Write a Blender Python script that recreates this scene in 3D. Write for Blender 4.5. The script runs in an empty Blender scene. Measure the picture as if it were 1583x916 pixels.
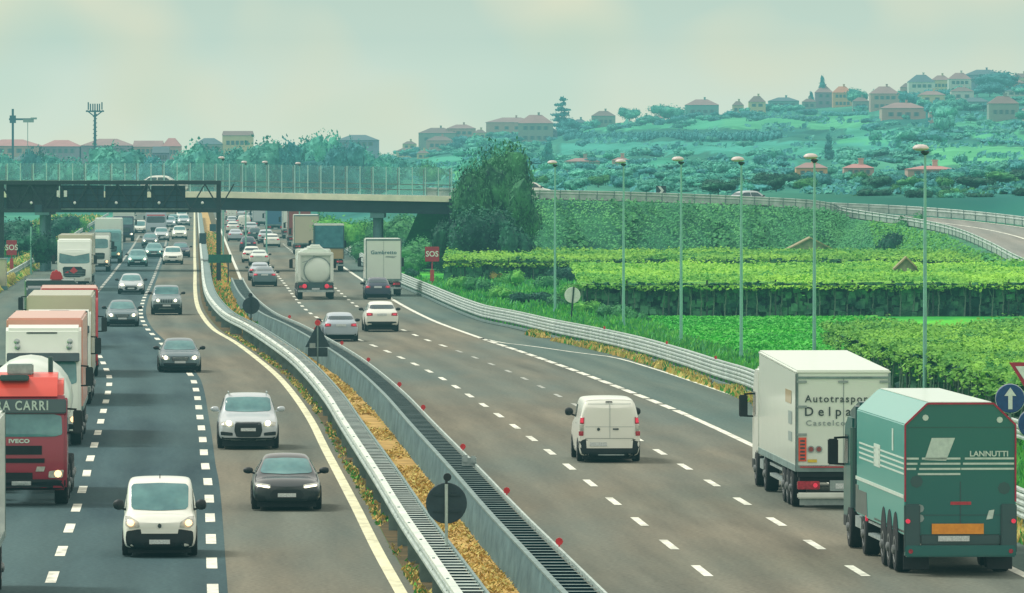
import bpy, bmesh, math, random
from mathutils import Vector, Matrix, noise
from mathutils.bvhtree import BVHTree
random.seed(7)
R = math.radians
SC = bpy.context.scene
COL = SC.collection
H, F, CX, CY, HY = 9.2, 12000.0, 791.5, 458.0, 252.0   # camera height, focal length in photo pixels, centre, horizon row

# ---------------------------------------------------------------- helpers
def G(px, py, z=0.0):
    """ground point (at height z) seen at a photo pixel"""
    d = (H - z) * F / (py - HY)
    return Vector(((px - CX) * d / F, d, z))
def P(px, py, d):
    return Vector(((px - CX) * d / F, d, H + (HY - py) * d / F))
def lin(c):
    return tuple(((v / 255) / 12.92 if v / 255 <= 0.04045 else ((v / 255 + 0.055) / 1.055) ** 2.4) for v in c)
def sm(a, b, x):
    t = max(0.0, min(1.0, (x - a) / (b - a))); return t * t * (3 - 2 * t)
def tag(o, label=None, cat=None, group=None, kind=None):
    if label: o['label'] = label
    if cat: o['category'] = cat
    if group: o['group'] = group
    if kind: o['kind'] = kind
    return o
def empty(name, loc=(0, 0, 0), rz=0.0, parent=None):
    o = bpy.data.objects.new(name, None); COL.objects.link(o)
    o.location = loc; o.rotation_euler = (0, 0, rz); o.empty_display_size = .2
    if parent: o.parent = parent
    return o
def kids(o):
    return [c for c in o.children]
def copy_tree(o, parent=None):
    c = o.copy(); COL.objects.link(c); c.parent = parent
    for k in kids(o): copy_tree(k, c)
    return c

class MB:
    def __init__(s): s.v = []; s.f = []; s.m = []; s.uv = None
    def add(s, vs, fs, mi=0):
        b = len(s.v); s.v += [tuple(v) for v in vs]
        for f in fs: s.f.append(tuple(b + i for i in f)); s.m.append(mi)
    def box(s, c, size, mi=0, rz=0.0, rx=0.0):
        x, y, z = size[0] / 2, size[1] / 2, size[2] / 2
        vs = [Vector((a * x, b * y, e * z)) for e in (-1, 1) for a, b in ((-1, -1), (1, -1), (1, 1), (-1, 1))]
        if rx or rz:
            M = Matrix.Rotation(rz, 3, 'Z') @ Matrix.Rotation(rx, 3, 'X'); vs = [M @ v for v in vs]
        vs = [v + Vector(c) for v in vs]
        s.add(vs, [(3, 2, 1, 0), (4, 5, 6, 7), (0, 1, 5, 4), (1, 2, 6, 5), (2, 3, 7, 6), (3, 0, 4, 7)], mi)
    def bx(s, x0, x1, y0, y1, z0, z1, mi=0):
        s.box(((x0 + x1) / 2, (y0 + y1) / 2, (z0 + z1) / 2), (abs(x1 - x0), abs(y1 - y0), abs(z1 - z0)), mi)
    def cyl(s, p, q, r, n=12, r2=None, mi=0, cap=True):
        p, q = Vector(p), Vector(q); r2 = r if r2 is None else r2
        a = (q - p).normalized(); t = Vector((0, 0, 1)) if abs(a.z) < .9 else Vector((1, 0, 0))
        u = a.cross(t).normalized(); w = a.cross(u)
        vs = [c + (u * math.cos(2 * math.pi * i / n) + w * math.sin(2 * math.pi * i / n)) * rr for c, rr in ((p, r), (q, r2)) for i in range(n)]
        fs = [(i, (i + 1) % n, n + (i + 1) % n, n + i) for i in range(n)]
        if cap: fs += [tuple(range(n - 1, -1, -1)), tuple(range(n, 2 * n))]
        s.add(vs, fs, mi)
    def bar(s, p, q, w, h, mi=0):
        p, q = Vector(p), Vector(q); a = (q - p).normalized()
        t = Vector((0, 0, 1)) if abs(a.z) < .95 else Vector((0, 1, 0))
        u = a.cross(t).normalized() * w / 2; v = a.cross(u).normalized() * h / 2
        vs = [c + e for c in (p, q) for e in (-u - v, u - v, u + v, -u + v)]
        s.add(vs, [(3, 2, 1, 0), (4, 5, 6, 7), (0, 1, 5, 4), (1, 2, 6, 5), (2, 3, 7, 6), (3, 0, 4, 7)], mi)
    def prism(s, poly, axis, a, b, mi=0):
        """poly of 2D points extruded: axis 'x' -> (y,z), 'y' -> (x,z), 'z' -> (x,y)"""
        n = len(poly)
        def mk(p, t):
            return (t, p[0], p[1]) if axis == 'x' else ((p[0], t, p[1]) if axis == 'y' else (p[0], p[1], t))
        vs = [mk(p, a) for p in poly] + [mk(p, b) for p in poly]
        s.add(vs, [tuple(range(n - 1, -1, -1)), tuple(range(n, 2 * n))] + [(i, (i + 1) % n, n + (i + 1) % n, n + i) for i in range(n)], mi)
    def lathe(s, prof, c, n=16, axis='y', mi=0):
        """prof of (r, t) pairs revolved about an axis through c"""
        c = Vector(c); vs = []
        for r, t in prof:
            for i in range(n):
                a = 2 * math.pi * i / n
                if axis == 'y': vs.append(c + Vector((r * math.cos(a), t, r * math.sin(a))))
                elif axis == 'x': vs.append(c + Vector((t, r * math.cos(a), r * math.sin(a))))
                else: vs.append(c + Vector((r * math.cos(a), r * math.sin(a), t)))
        fs = [(j * n + i, j * n + (i + 1) % n, (j + 1) * n + (i + 1) % n, (j + 1) * n + i) for j in range(len(prof) - 1) for i in range(n)]
        fs += [tuple(range(n - 1, -1, -1)), tuple(range((len(prof) - 1) * n, len(prof) * n))]
        s.add(vs, fs, mi)
    def build(s, name, mats, parent=None, bevel=0.0, smooth=None, loc=None, norm=True):
        me = bpy.data.meshes.new(name); me.from_pydata(s.v, [], s.f)
        mats = mats if isinstance(mats, (list, tuple)) else [mats]
        for m in mats: me.materials.append(m)
        if len(mats) > 1: me.polygons.foreach_set('material_index', s.m)
        if s.uv:
            l = me.uv_layers.new(name='UVMap')
            for lp in me.loops: l.data[lp.index].uv = s.uv[lp.vertex_index]
        if bevel or norm:
            bm = bmesh.new(); bm.from_mesh(me)
            if norm: bmesh.ops.recalc_face_normals(bm, faces=bm.faces)
            if bevel:
                es = [e for e in bm.edges if e.is_manifold and e.calc_face_angle(0) > R(20)]
                bmesh.ops.bevel(bm, geom=es, offset=bevel, segments=2, affect='EDGES', clamp_overlap=True)
            bm.to_mesh(me); bm.free()
        if smooth is None: smooth = bool(bevel)
        if smooth:
            me.polygons.foreach_set('use_smooth', [True] * len(me.polygons))
            me.set_sharp_from_angle(angle=R(38))
        me.update()
        o = bpy.data.objects.new(name, me); COL.objects.link(o)
        if parent: o.parent = parent
        if loc: o.location = loc
        return o

def curve_fn(pts):
    """smooth interpolation (Catmull-Rom in d) through (d, X) pairs, straight beyond the ends"""
    pts = sorted(pts); ds = [p[0] for p in pts]; xs = [p[1] for p in pts]; n = len(pts)
    ms = []
    for i in range(n):
        a, b = max(0, i - 1), min(n - 1, i + 1); ms.append((xs[b] - xs[a]) / (ds[b] - ds[a]))
    def fn(d):
        if d <= ds[0]: return xs[0] + ms[0] * (d - ds[0])
        if d >= ds[-1]: return xs[-1] + ms[-1] * (d - ds[-1])
        i = 0
        while ds[i + 1] < d: i += 1
        h = ds[i + 1] - ds[i]; t = (d - ds[i]) / h
        return ((2 * t ** 3 - 3 * t ** 2 + 1) * xs[i] + (t ** 3 - 2 * t ** 2 + t) * h * ms[i] + (-2 * t ** 3 + 3 * t ** 2) * xs[i + 1] + (t ** 3 - t ** 2) * h * ms[i + 1])
    return fn
def px_curve(pix, z=0.0, extra=()):
    return curve_fn([(G(x, y, z).y, G(x, y, z).x) for x, y in pix] + list(extra))

# ---------------------------------------------------------------- materials
def nt(name):
    m = bpy.data.materials.new(name); m.use_nodes = True
    return m, m.node_tree, m.node_tree.nodes['Principled BSDF']
def var_mat(name, c, c2=None, scale=3.0, rough=.7, metal=0.0, bump=0.0, coat=0.0, detail=6, spec=.5, stretch=None, obj=True, rnd=0.0, contrast=(.3, .7)):
    """Principled material whose colour wanders between c and c2 (sRGB 0-255) with noise"""
    m, t, b = nt(name); L = t.links
    c2 = c2 or tuple(min(255, v * .82) for v in c)
    tc = t.nodes.new('ShaderNodeTexCoord'); mp = t.nodes.new('ShaderNodeMapping')
    if stretch: mp.inputs['Scale'].default_value = stretch
    L.new(tc.outputs['Object' if obj is True else ('UV' if obj == 'UV' else 'Generated')], mp.inputs[0])
    n = t.nodes.new('ShaderNodeTexNoise'); n.inputs['Scale'].default_value = scale; n.inputs['Detail'].default_value = detail; n.inputs['Roughness'].default_value = .62
    L.new(mp.outputs[0], n.inputs['Vector'])
    cr = t.nodes.new('ShaderNodeValToRGB'); cr.color_ramp.elements[0].position = contrast[0]; cr.color_ramp.elements[1].position = contrast[1]
    cr.color_ramp.elements[0].color = (*lin(c2), 1); cr.color_ramp.elements[1].color = (*lin(c), 1)
    L.new(n.outputs['Fac'], cr.inputs[0]); out = cr.outputs[0]
    if rnd:
        oi = t.nodes.new('ShaderNodeObjectInfo'); hs = t.nodes.new('ShaderNodeHueSaturation')
        mr = t.nodes.new('ShaderNodeMapRange'); mr.inputs['To Min'].default_value = 1 - rnd; mr.inputs['To Max'].default_value = 1 + rnd
        L.new(oi.outputs['Random'], mr.inputs[0]); L.new(mr.outputs[0], hs.inputs['Value']); L.new(out, hs.inputs['Color']); out = hs.outputs[0]
    L.new(out, b.inputs['Base Color'])
    b.inputs['Roughness'].default_value = rough; b.inputs['Metallic'].default_value = metal
    b.inputs['Coat Weight'].default_value = coat; b.inputs['Coat Roughness'].default_value = .08
    b.inputs['Specular IOR Level'].default_value = spec
    if bump:
        bp = t.nodes.new('ShaderNodeBump'); bp.inputs['Strength'].default_value = bump; bp.inputs['Distance'].default_value = .05
        L.new(n.outputs['Fac'], bp.inputs['Height']); L.new(bp.outputs[0], b.inputs['Normal'])
    return m
def emis(name, c, s):
    m, t, b = nt(name); b.inputs['Base Color'].default_value = (*lin(c), 1)
    b.inputs['Emission Color'].default_value = (*lin(c), 1)
    n = t.nodes.new('ShaderNodeTexNoise'); n.inputs['Scale'].default_value = 20
    mr = t.nodes.new('ShaderNodeMapRange'); mr.inputs['To Min'].default_value = s * .7; mr.inputs['To Max'].default_value = s * 1.3
    t.links.new(n.outputs['Fac'], mr.inputs[0]); t.links.new(mr.outputs[0], b.inputs['Emission Strength'])
    return m
def paint(name, c, dirt=.1, rough=.32, coat=.6):
    """vehicle paint with road grime gathering low down"""
    m, t, b = nt(name); L = t.links
    tc = t.nodes.new('ShaderNodeTexCoord'); n = t.nodes.new('ShaderNodeTexNoise'); n.inputs['Scale'].default_value = 2.2; n.inputs['Detail'].default_value = 8
    L.new(tc.outputs['Object'], n.inputs['Vector'])
    sp = t.nodes.new('ShaderNodeSeparateXYZ'); L.new(tc.outputs['Object'], sp.inputs[0])
    mr = t.nodes.new('ShaderNodeMapRange'); mr.inputs['From Min'].default_value = 1.6; mr.inputs['From Max'].default_value = 0.1; mr.inputs['To Min'].default_value = .25
    L.new(sp.outputs['Z'], mr.inputs[0])
    mu = t.nodes.new('ShaderNodeMath'); mu.operation = 'MULTIPLY'; L.new(n.outputs['Fac'], mu.inputs[0]); L.new(mr.outputs[0], mu.inputs[1])
    m2 = t.nodes.new('ShaderNodeMath'); m2.operation = 'MULTIPLY'; m2.inputs[1].default_value = dirt * 4; L.new(mu.outputs[0], m2.inputs[0])
    mx = t.nodes.new('ShaderNodeMix'); mx.data_type = 'RGBA'; mx.inputs['A'].default_value = (*lin(c), 1); mx.inputs['B'].default_value = (.12, .115, .095, 1)
    L.new(m2.outputs[0], mx.inputs['Factor']); L.new(mx.outputs['Result'], b.inputs['Base Color'])
    r2 = t.nodes.new('ShaderNodeMath'); r2.operation = 'ADD'; r2.inputs[1].default_value = rough; L.new(m2.outputs[0], r2.inputs[0]); L.new(r2.outputs[0], b.inputs['Roughness'])
    b.inputs['Coat Weight'].default_value = coat; b.inputs['Coat Roughness'].default_value = .12
    return m

M = {}
M['tyre'] = var_mat('tyre_rubber', (18, 28, 32), (10, 18, 22), 8, .85)
M['rim'] = var_mat('wheel_rim', (150, 158, 158), (90, 96, 98), 6, .4, .5)
M['trim'] = var_mat('black_trim', (16, 34, 40), (8, 20, 26), 5, .55)
M['under'] = var_mat('chassis', (16, 30, 34), (8, 18, 22), 3, .8)
M['glass'] = var_mat('window_glass', (98, 150, 150), (62, 110, 116), 1.3, .06, 0, 0, .5, 3)  # pale teal base colour stands in for the reflected sky
M['dglass'] = var_mat('dark_glass', (48, 82, 88), (24, 50, 58), 1.3, .08, 0, 0, .5, 3)
M['lens'] = var_mat('headlamp_lens', (205, 205, 190), (140, 150, 145), 9, .12, 0, 0, .8)
M['lamp'] = emis('headlamp_lit', (255, 246, 214), 3.0)
M['warm'] = emis('headlamp_warm', (255, 205, 150), 2.0)
M['tail'] = var_mat('tail_lens', (196, 44, 66), (130, 20, 40), 12, .25, 0, 0, .5)
M['tailon'] = emis('tail_lit', (235, 50, 80), .35)
M['plate'] = var_mat('number_plate', (222, 232, 228), (170, 180, 182), 30, .4)
M['chrome'] = var_mat('chrome', (200, 210, 210), (150, 160, 160), 5, .2, .8)
M['alu'] = var_mat('aluminium', (176, 192, 190), (128, 146, 146), 4, .45, .3)
M['white'] = paint('white_paint', (238, 243, 232), .05)
M['white2'] = paint('truck_white', (230, 240, 230), .1, .4)
M['cream'] = paint('cream_paint', (222, 236, 224), .1, .4)
M['silver'] = paint('silver_paint', (188, 200, 204), .06)
M['lilac'] = paint('lilac_silver_paint', (172, 188, 198), .06)
M['grey'] = paint('grey_paint', (120, 140, 144), .08)
M['slate'] = paint('slate_paint', (92, 118, 126), .06)
M['black'] = paint('black_paint', (12, 34, 42), .04, .25)
M['navy'] = paint('navy_paint', (34, 52, 78), .05)
M['teal'] = paint('teal_paint', (96, 160, 160), .06)
M['darkteal'] = paint('dark_teal_paint', (34, 74, 78), .07)
M['red'] = paint('red_paint', (196, 34, 52), .06, .35)
M['deepred'] = paint('crimson_paint', (150, 22, 52), .06, .35)
M['orange'] = paint('orange_red_paint', (226, 74, 58), .05, .4)
M['salmon'] = paint('salmon_paint', (232, 168, 150), .07, .5)
M['green'] = paint('green_paint', (4, 98, 94), .02, .4)
M['green2'] = paint('green_side_paint', (52, 168, 158), .02, .4)
M['blue'] = paint('blue_paint', (46, 104, 140), .08, .45)
M['beige'] = paint('beige_paint', (196, 192, 166), .08, .5)
M['rust'] = paint('redbrown_paint', (142, 62, 58), .1, .55)
M['tan'] = paint('tan_paint', (176, 156, 110), .1, .55)
M['tarp'] = var_mat('teal_tarpaulin', (74, 138, 150), (50, 108, 122), 2, .7)
M['ink'] = var_mat('lettering_dark', (66, 84, 84), (48, 62, 64), 9, .6)
M['inkred'] = var_mat('lettering_red', (196, 60, 70), (160, 50, 60), 9, .6)
M['inkpale'] = var_mat('lettering_pale', (206, 224, 212), (180, 200, 190), 9, .6)
M['inkgrey'] = var_mat('lettering_faded', (150, 168, 164), (132, 150, 148), 9, .6)
M['tealprint'] = var_mat('print_teal', (70, 130, 140), (50, 110, 120), 9, .6)
M['orangeplate'] = var_mat('orange_plate', (240, 160, 48), (214, 136, 36), 7, .5)
M['hazred'] = var_mat('hazard_orange', (236, 92, 60), (210, 70, 50), 9, .5)
M['yel'] = var_mat('yellow_strip', (226, 200, 60), (190, 170, 50), 9, .5)
M['galv'] = var_mat('galvanised_steel', (196, 212, 204), (142, 162, 156), 1.2, .5, .15, .1, 0, 8)
M['rail'] = var_mat('rail_white', (232, 240, 228), (186, 204, 194), .8, .5, 0, 0, 0, 8)
M['galv2'] = var_mat('weathered_steel', (132, 158, 154), (92, 116, 114), 2.0, .6, .1, .1, 0, 8)
M['pole'] = var_mat('pale_green_steel', (136, 196, 182), (112, 172, 160), 2, .55)
M['dsteel'] = var_mat('dark_steel', (30, 56, 64), (18, 40, 46), 1, .6)
M['panel'] = var_mat('sign_back', (36, 76, 92), (26, 58, 72), .8, .6)
M['conc'] = var_mat('concrete', (98, 132, 134), (58, 90, 96), 1.6, .85, 0, .3, 0, 9, stretch=(1, .35, 1))
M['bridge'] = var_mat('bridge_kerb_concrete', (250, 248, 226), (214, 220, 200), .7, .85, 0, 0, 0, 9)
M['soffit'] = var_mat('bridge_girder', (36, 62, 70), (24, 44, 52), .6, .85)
M['pier'] = var_mat('pier_concrete', (104, 146, 148), (80, 120, 126), 1, .85)
M['lamphead'] = var_mat('lamp_head', (226, 210, 206), (190, 186, 184), 3, .5)
M['refl'] = var_mat('red_reflector', (220, 44, 52), (180, 30, 40), 9, .4)
M['signred'] = var_mat('sign_red', (178, 30, 66), (150, 24, 56), 9, .5)
M['signblue'] = var_mat('sign_blue', (26, 72, 136), (18, 58, 116), 9, .45)
M['signwhite'] = var_mat('sign_white', (232, 238, 236), (204, 212, 210), 9, .5)
M['signback'] = var_mat('sign_back_dark', (40, 64, 72), (28, 48, 56), 3, .6)
M['signgreen'] = var_mat('sign_green', (22, 110, 92), (16, 86, 74), 4, .6)
M['bark'] = var_mat('bark', (58, 62, 48), (34, 42, 36), 5, .9)
M['wood'] = var_mat('vine_post_wood', (70, 92, 84), (40, 62, 60), 5, .9)
def leaf_mat(name, c, c2, scale=.35, rnd=.18):
    m = var_mat(name, c, c2, scale, .75, 0, 0, 0, 5, .25, None, True, rnd, (.36, .64))
    b = m.node_tree.nodes['Principled BSDF']
    return m
M['leafteal'] = leaf_mat('foliage_far', (108, 196, 166), (44, 130, 124), 3)  # distance haze is mixed into this teal leaf colour
M['leafblue'] = leaf_mat('foliage_far_bluish', (84, 166, 162), (40, 116, 124), 3)  # bluer leaf colour, distance haze painted in as well
M['leafdark'] = leaf_mat('foliage_dark', (50, 118, 88), (16, 62, 56), 3)
M['leafmid'] = leaf_mat('foliage_mid', (88, 164, 92), (38, 106, 72), 3)
M['leafbright'] = leaf_mat('foliage_bright', (118, 190, 74), (60, 140, 66), 3)
M['leaftree'] = leaf_mat('foliage_big_tree', (84, 160, 104), (18, 72, 60), 3)
M['vine'] = leaf_mat('vine_leaves', (140, 200, 74), (52, 128, 56), .3)
M['vine2'] = leaf_mat('vine_leaves_far', (150, 206, 70), (66, 146, 60), .12)
M['meadow'] = leaf_mat('meadow_blades', (98, 204, 74), (66, 176, 66), .06)
M['gapshade'] = var_mat('dark_gap_shade', (12, 32, 38), (8, 22, 28), 2, .95, 0, 0, 0, 4, 0)  # near-black colour painted for the shade between barrier slats
M['fpost'] = var_mat('fence_post_paint', (186, 224, 220), (150, 200, 200), 2, .55)
M['blade'] = leaf_mat('grass_blades', (104, 196, 72), (40, 124, 62), .25)
M['bladeb'] = leaf_mat('undergrowth_leaves', (104, 180, 108), (58, 138, 92), .12)
M['dry'] = leaf_mat('dry_grass_blades', (240, 206, 118), (188, 156, 86), .9)
M['dryl'] = leaf_mat('pale_dry_grass', (240, 224, 136), (176, 172, 84), .35)

# ---------------------------------------------------------------- road lines from the photograph, as plan curves
L_IN = px_curve([(619, 916), (584, 853), (549.5, 783.5), (503, 695), (481, 651), (455, 612), (429, 581.6), (398, 555), (363, 529), (330.6, 509.5), (311, 485.5), (304, 468), (301.5, 446), (301.5, 420), (301, 400)],
                extra=[(1022, -41.8), (1330, -54.4), (2600, -106.5)])
L_A = px_curve([(328.5, 911), (327, 871), (325.7, 832), (323, 768.6), (320.5, 741), (316.7, 718), (312.9, 676.7), (308.6, 643), (302.4, 601), (293.7, 579), (246, 527), (226.8, 507.4), (217.6, 485), (222, 463), (230, 446), (241, 420), (254.5, 382.6)],
               extra=[(1022, -45.3), (1330, -57.9), (2600, -110)])
def L_B(d): return L_A(d) - 3.55
C_1 = px_curve([(1086, 884), (1032, 841), (945, 773), (876, 719), (820.8, 677.5), (772, 643), (709, 601), (669.5, 577.5), (629.7, 557.6), (590, 539.6), (554.5, 525), (499.7, 496.5), (475.4, 481), (459.5, 464.5), (439.8, 438.6), (430, 426.8)],
               extra=[(890, -29.8), (1330, -47.8), (2600, -100)])
def C_2(d): return C_1(d) + 3.5
C_R = px_curve([(1561, 879), (1155, 685), (1056, 639.5), (979, 608), (891, 574), (818, 548), (741, 522), (667.6, 494.7), (606, 462.5), (554.5, 429), (531, 413)],
               extra=[(890, -23.3), (1330, -41.3), (2600, -93.5)])
RAIL_R = px_curve([(660, 440), (741, 471), (796, 482), (854.5, 495), (920.5, 507.6), (986, 522), (1052, 540.5), (1104, 557), (1160, 574)], .95,
                  extra=[(250, 11.0), (196, 12.7), (150, 14.4), (640, -11.2), (890, -20.5), (1330, -38.5)])
def slope(fn, d): return (fn(d + 8) - fn(d - 8)) / 16

def ds_list(a, b, near=2.5, g=.012):
    out = [a]
    while out[-1] < b: out.append(out[-1] + max(near, out[-1] * g))
    out[-1] = b
    return out
def ribbon(name, fl, fr, d0, d1, z, mat, n=1, parent=None, near=2.5):
    ds = ds_list(d0, d1, near); b = MB(); b.uv = []
    for d in ds:
        xl, xr = fl(d), fr(d)
        for i in range(n + 1):
            x = xl + (xr - xl) * i / n
            b.v.append((x, d, z(d, i / n) if callable(z) else z)); b.uv.append((x - L_IN(d), d))
    for j in range(len(ds) - 1):
        for i in range(n):
            a = j * (n + 1) + i; b.f.append((a, a + 1, a + n + 2, a + n + 1)); b.m.append(0)
    return b.build(name, mat, parent, norm=False)
def sweep(name, fn, prof, d0, d1, mat, parent=None, near=3.0, closed=False):
    ds = ds_list(d0, d1, near); b = MB(); n = len(prof)
    for d in ds:
        x = fn(d)
        for o, z in prof: b.v.append((x + o, d, z))
    m = n if closed else n - 1
    for j in range(len(ds) - 1):
        for i in range(m): b.f.append((j * n + i, j * n + (i + 1) % n, (j + 1) * n + (i + 1) % n, (j + 1) * n + i)); b.m.append(0)
    if closed:
        b.f.append(tuple(range(n - 1, -1, -1))); b.m.append(0); k = (len(ds) - 1) * n; b.f.append(tuple(range(k, k + n))); b.m.append(0)
    return b.build(name, mat, parent)

def asphalt(name, c, c2, tint, tracks=True):
    m, t, b = nt(name); L = t.links
    uv = t.nodes.new('ShaderNodeUVMap'); mp = t.nodes.new('ShaderNodeMapping'); mp.inputs['Scale'].default_value = (1, .05, 1); L.new(uv.outputs[0], mp.inputs[0])
    n1 = t.nodes.new('ShaderNodeTexNoise'); n1.inputs['Scale'].default_value = .8; n1.inputs['Detail'].default_value = 7; n1.inputs['Roughness'].default_value = .6; L.new(mp.outputs[0], n1.inputs['Vector'])
    tc = t.nodes.new('ShaderNodeTexCoord')
    n2 = t.nodes.new('ShaderNodeTexNoise'); n2.inputs['Scale'].default_value = 9; n2.inputs['Detail'].default_value = 8; L.new(tc.outputs['Object'], n2.inputs['Vector'])
    mp3 = t.nodes.new('ShaderNodeMapping'); mp3.inputs['Scale'].default_value = (.12, .02, 1); L.new(tc.outputs['Object'], mp3.inputs[0])
    n3 = t.nodes.new('ShaderNodeTexNoise'); n3.inputs['Scale'].default_value = 1.0; n3.inputs['Detail'].default_value = 4; L.new(mp3.outputs[0], n3.inputs['Vector'])
    r1 = t.nodes.new('ShaderNodeValToRGB'); r1.color_ramp.elements[0].position = .32; r1.color_ramp.elements[1].position = .68
    r1.color_ramp.elements[0].color = (*lin(c2), 1); r1.color_ramp.elements[1].color = (*lin(c), 1); L.new(n1.outputs['Fac'], r1.inputs[0])
    mx = t.nodes.new('ShaderNodeMix'); mx.data_type = 'RGBA'; mx.inputs['B'].default_value = (*lin(tint), 1)
    mr = t.nodes.new('ShaderNodeMapRange'); mr.inputs['From Min'].default_value = .38; mr.inputs['From Max'].default_value = .68; mr.inputs['To Max'].default_value = .75; L.new(n3.outputs['Fac'], mr.inputs[0]); L.new(mr.outputs[0], mx.inputs['Factor'])
    L.new(r1.outputs[0], mx.inputs['A'])
    hv = t.nodes.new('ShaderNodeHueSaturation'); L.new(mx.outputs['Result'], hv.inputs['Color'])
    mv = t.nodes.new('ShaderNodeMapRange'); mv.inputs['To Min'].default_value = .45; mv.inputs['To Max'].default_value = 1.6; L.new(n2.outputs['Fac'], mv.inputs[0]); 
    sx_ = t.nodes.new('ShaderNodeSeparateXYZ'); L.new(uv.outputs[0], sx_.inputs[0])
    wob = t.nodes.new('ShaderNodeMath'); wob.operation = 'MULTIPLY_ADD'; wob.inputs[1].default_value = 6.2832 / 1.77; wob.inputs[2].default_value = 1.0; L.new(sx_.outputs['X'], wob.inputs[0])
    sn = t.nodes.new('ShaderNodeMath'); sn.operation = 'SINE'; L.new(wob.outputs[0], sn.inputs[0])
    tr = t.nodes.new('ShaderNodeMath'); tr.operation = 'MULTIPLY_ADD'; tr.inputs[1].default_value = .075 if tracks else 0; tr.inputs[2].default_value = 1; L.new(sn.outputs[0], tr.inputs[0])
    vm = t.nodes.new('ShaderNodeMapping'); vm.inputs['Scale'].default_value = (.22, .035, 1); L.new(uv.outputs[0], vm.inputs[0])
    vo = t.nodes.new('ShaderNodeTexVoronoi'); vo.feature = 'DISTANCE_TO_EDGE'; vo.inputs['Scale'].default_value = 1; L.new(vm.outputs[0], vo.inputs['Vector'])
    cm = t.nodes.new('ShaderNodeMapRange'); cm.inputs['From Min'].default_value = .004; cm.inputs['From Max'].default_value = .012; cm.inputs['To Min'].default_value = .97; L.new(vo.outputs['Distance'], cm.inputs[0])
    sp_ = t.nodes.new('ShaderNodeTexNoise'); sp_.inputs['Scale'].default_value = .55; sp_.inputs['Detail'].default_value = 3; L.new(mp.outputs[0], sp_.inputs['Vector'])
    so_ = t.nodes.new('ShaderNodeMapRange'); so_.inputs['From Min'].default_value = .6; so_.inputs['From Max'].default_value = .72; so_.inputs['To Min'].default_value = 1; so_.inputs['To Max'].default_value = .8; L.new(sp_.outputs['Fac'], so_.inputs[0])
    k1 = t.nodes.new('ShaderNodeMath'); k1.operation = 'MULTIPLY'; L.new(mv.outputs[0], k1.inputs[0]); L.new(tr.outputs[0], k1.inputs[1])
    k2 = t.nodes.new('ShaderNodeMath'); k2.operation = 'MULTIPLY'; L.new(k1.outputs[0], k2.inputs[0]); L.new(cm.outputs[0], k2.inputs[1])
    k3 = t.nodes.new('ShaderNodeMath'); k3.operation = 'MULTIPLY'; L.new(k2.outputs[0], k3.inputs[0]); L.new(so_.outputs[0], k3.inputs[1])
    L.new(k3.outputs[0], hv.inputs['Value'])
    L.new(hv.outputs[0], b.inputs['Base Color']); b.inputs['Roughness'].default_value = .88; b.inputs['Specular IOR Level'].default_value = .1
    bp = t.nodes.new('ShaderNodeBump'); bp.inputs['Strength'].default_value = .25; bp.inputs['Distance'].default_value = .03; L.new(n2.outputs['Fac'], bp.inputs['Height']); L.new(bp.outputs[0], b.inputs['Normal'])
    return m
M['asph'] = asphalt('asphalt_brown', (126, 122, 106), (103, 101, 89), (88, 106, 102))
M['asphd'] = asphalt('asphalt_new_blue', (66, 90, 94), (44, 66, 73), (78, 102, 102))
M['asphs'] = asphalt('asphalt_shoulder', (108, 118, 106), (86, 102, 96), (78, 102, 98))
def mark_mat(name, c, worn):
    m = var_mat(name, c, tuple(v * worn for v in c), 2.2, .7, 0, 0, 0, 9, .4, (1, .3, 1), True, 0, (.28, .55)); return m
M['mark'] = mark_mat('road_marking', (232, 236, 220), .72)
M['marky'] = mark_mat('edge_marking', (236, 236, 198), .8)
M['markw'] = mark_mat('worn_marking', (176, 182, 172), .68)
# ---------------------------------------------------------------- camera, light, sky, haze
cam = bpy.data.cameras.new('camera'); co = bpy.data.objects.new('camera', cam); COL.objects.link(co); SC.camera = co
co.location = (0, 0, H); co.rotation_euler = (R(90) - math.atan((CY - HY) / F), 0, 0)
cam.sensor_width = 36; cam.lens = 36 * F / 1583; cam.clip_start = 5; cam.clip_end = 60000
SC.view_settings.view_transform = 'Standard'; SC.view_settings.look = 'None'; SC.view_settings.exposure = 0
SC.cycles.use_denoising = True; SC.cycles.max_bounces = 5; SC.cycles.diffuse_bounces = 2; SC.cycles.glossy_bounces = 2; SC.cycles.volume_bounces = 0
SC.cycles.transparent_max_bounces = 8
SUN_EL, SUN_AZ = R(52), R(-62)    # azimuth from +Y towards +X: the sun stands to the left, beyond the overpass
sl = bpy.data.lights.new('sun', 'SUN'); sl.energy = 2.4; sl.angle = R(14); sl.color = (1, .97, .9)
so = bpy.data.objects.new('sun', sl); COL.objects.link(so)
sd = Vector((math.sin(SUN_AZ) * math.cos(SUN_EL), math.cos(SUN_AZ) * math.cos(SUN_EL), math.sin(SUN_EL)))
so.rotation_euler = sd.to_track_quat('Z', 'Y').to_euler(); so.location = (-60, 60, 80)
w = bpy.data.worlds.new('World'); SC.world = w; w.use_nodes = True; t = w.node_tree; L = t.links
bg = t.nodes['Background']
sky = t.nodes.new('ShaderNodeTexSky'); sky.sky_type = 'NISHITA'; sky.sun_disc = False; sky.sun_elevation = SUN_EL; sky.sun_rotation = SUN_AZ
sky.air_density = 1.5; sky.dust_density = 3
tc = t.nodes.new('ShaderNodeTexCoord'); sp = t.nodes.new('ShaderNodeSeparateXYZ'); L.new(tc.outputs['Generated'], sp.inputs[0])
er = t.nodes.new('ShaderNodeValToRGB'); L.new(sp.outputs['Z'], er.inputs[0]); cr = er.color_ramp
mr = t.nodes.new('ShaderNodeMapRange'); mr.inputs['From Max'].default_value = .25; L.new(sp.outputs['Z'], mr.inputs[0]); L.new(mr.outputs[0], er.inputs[0])
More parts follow.
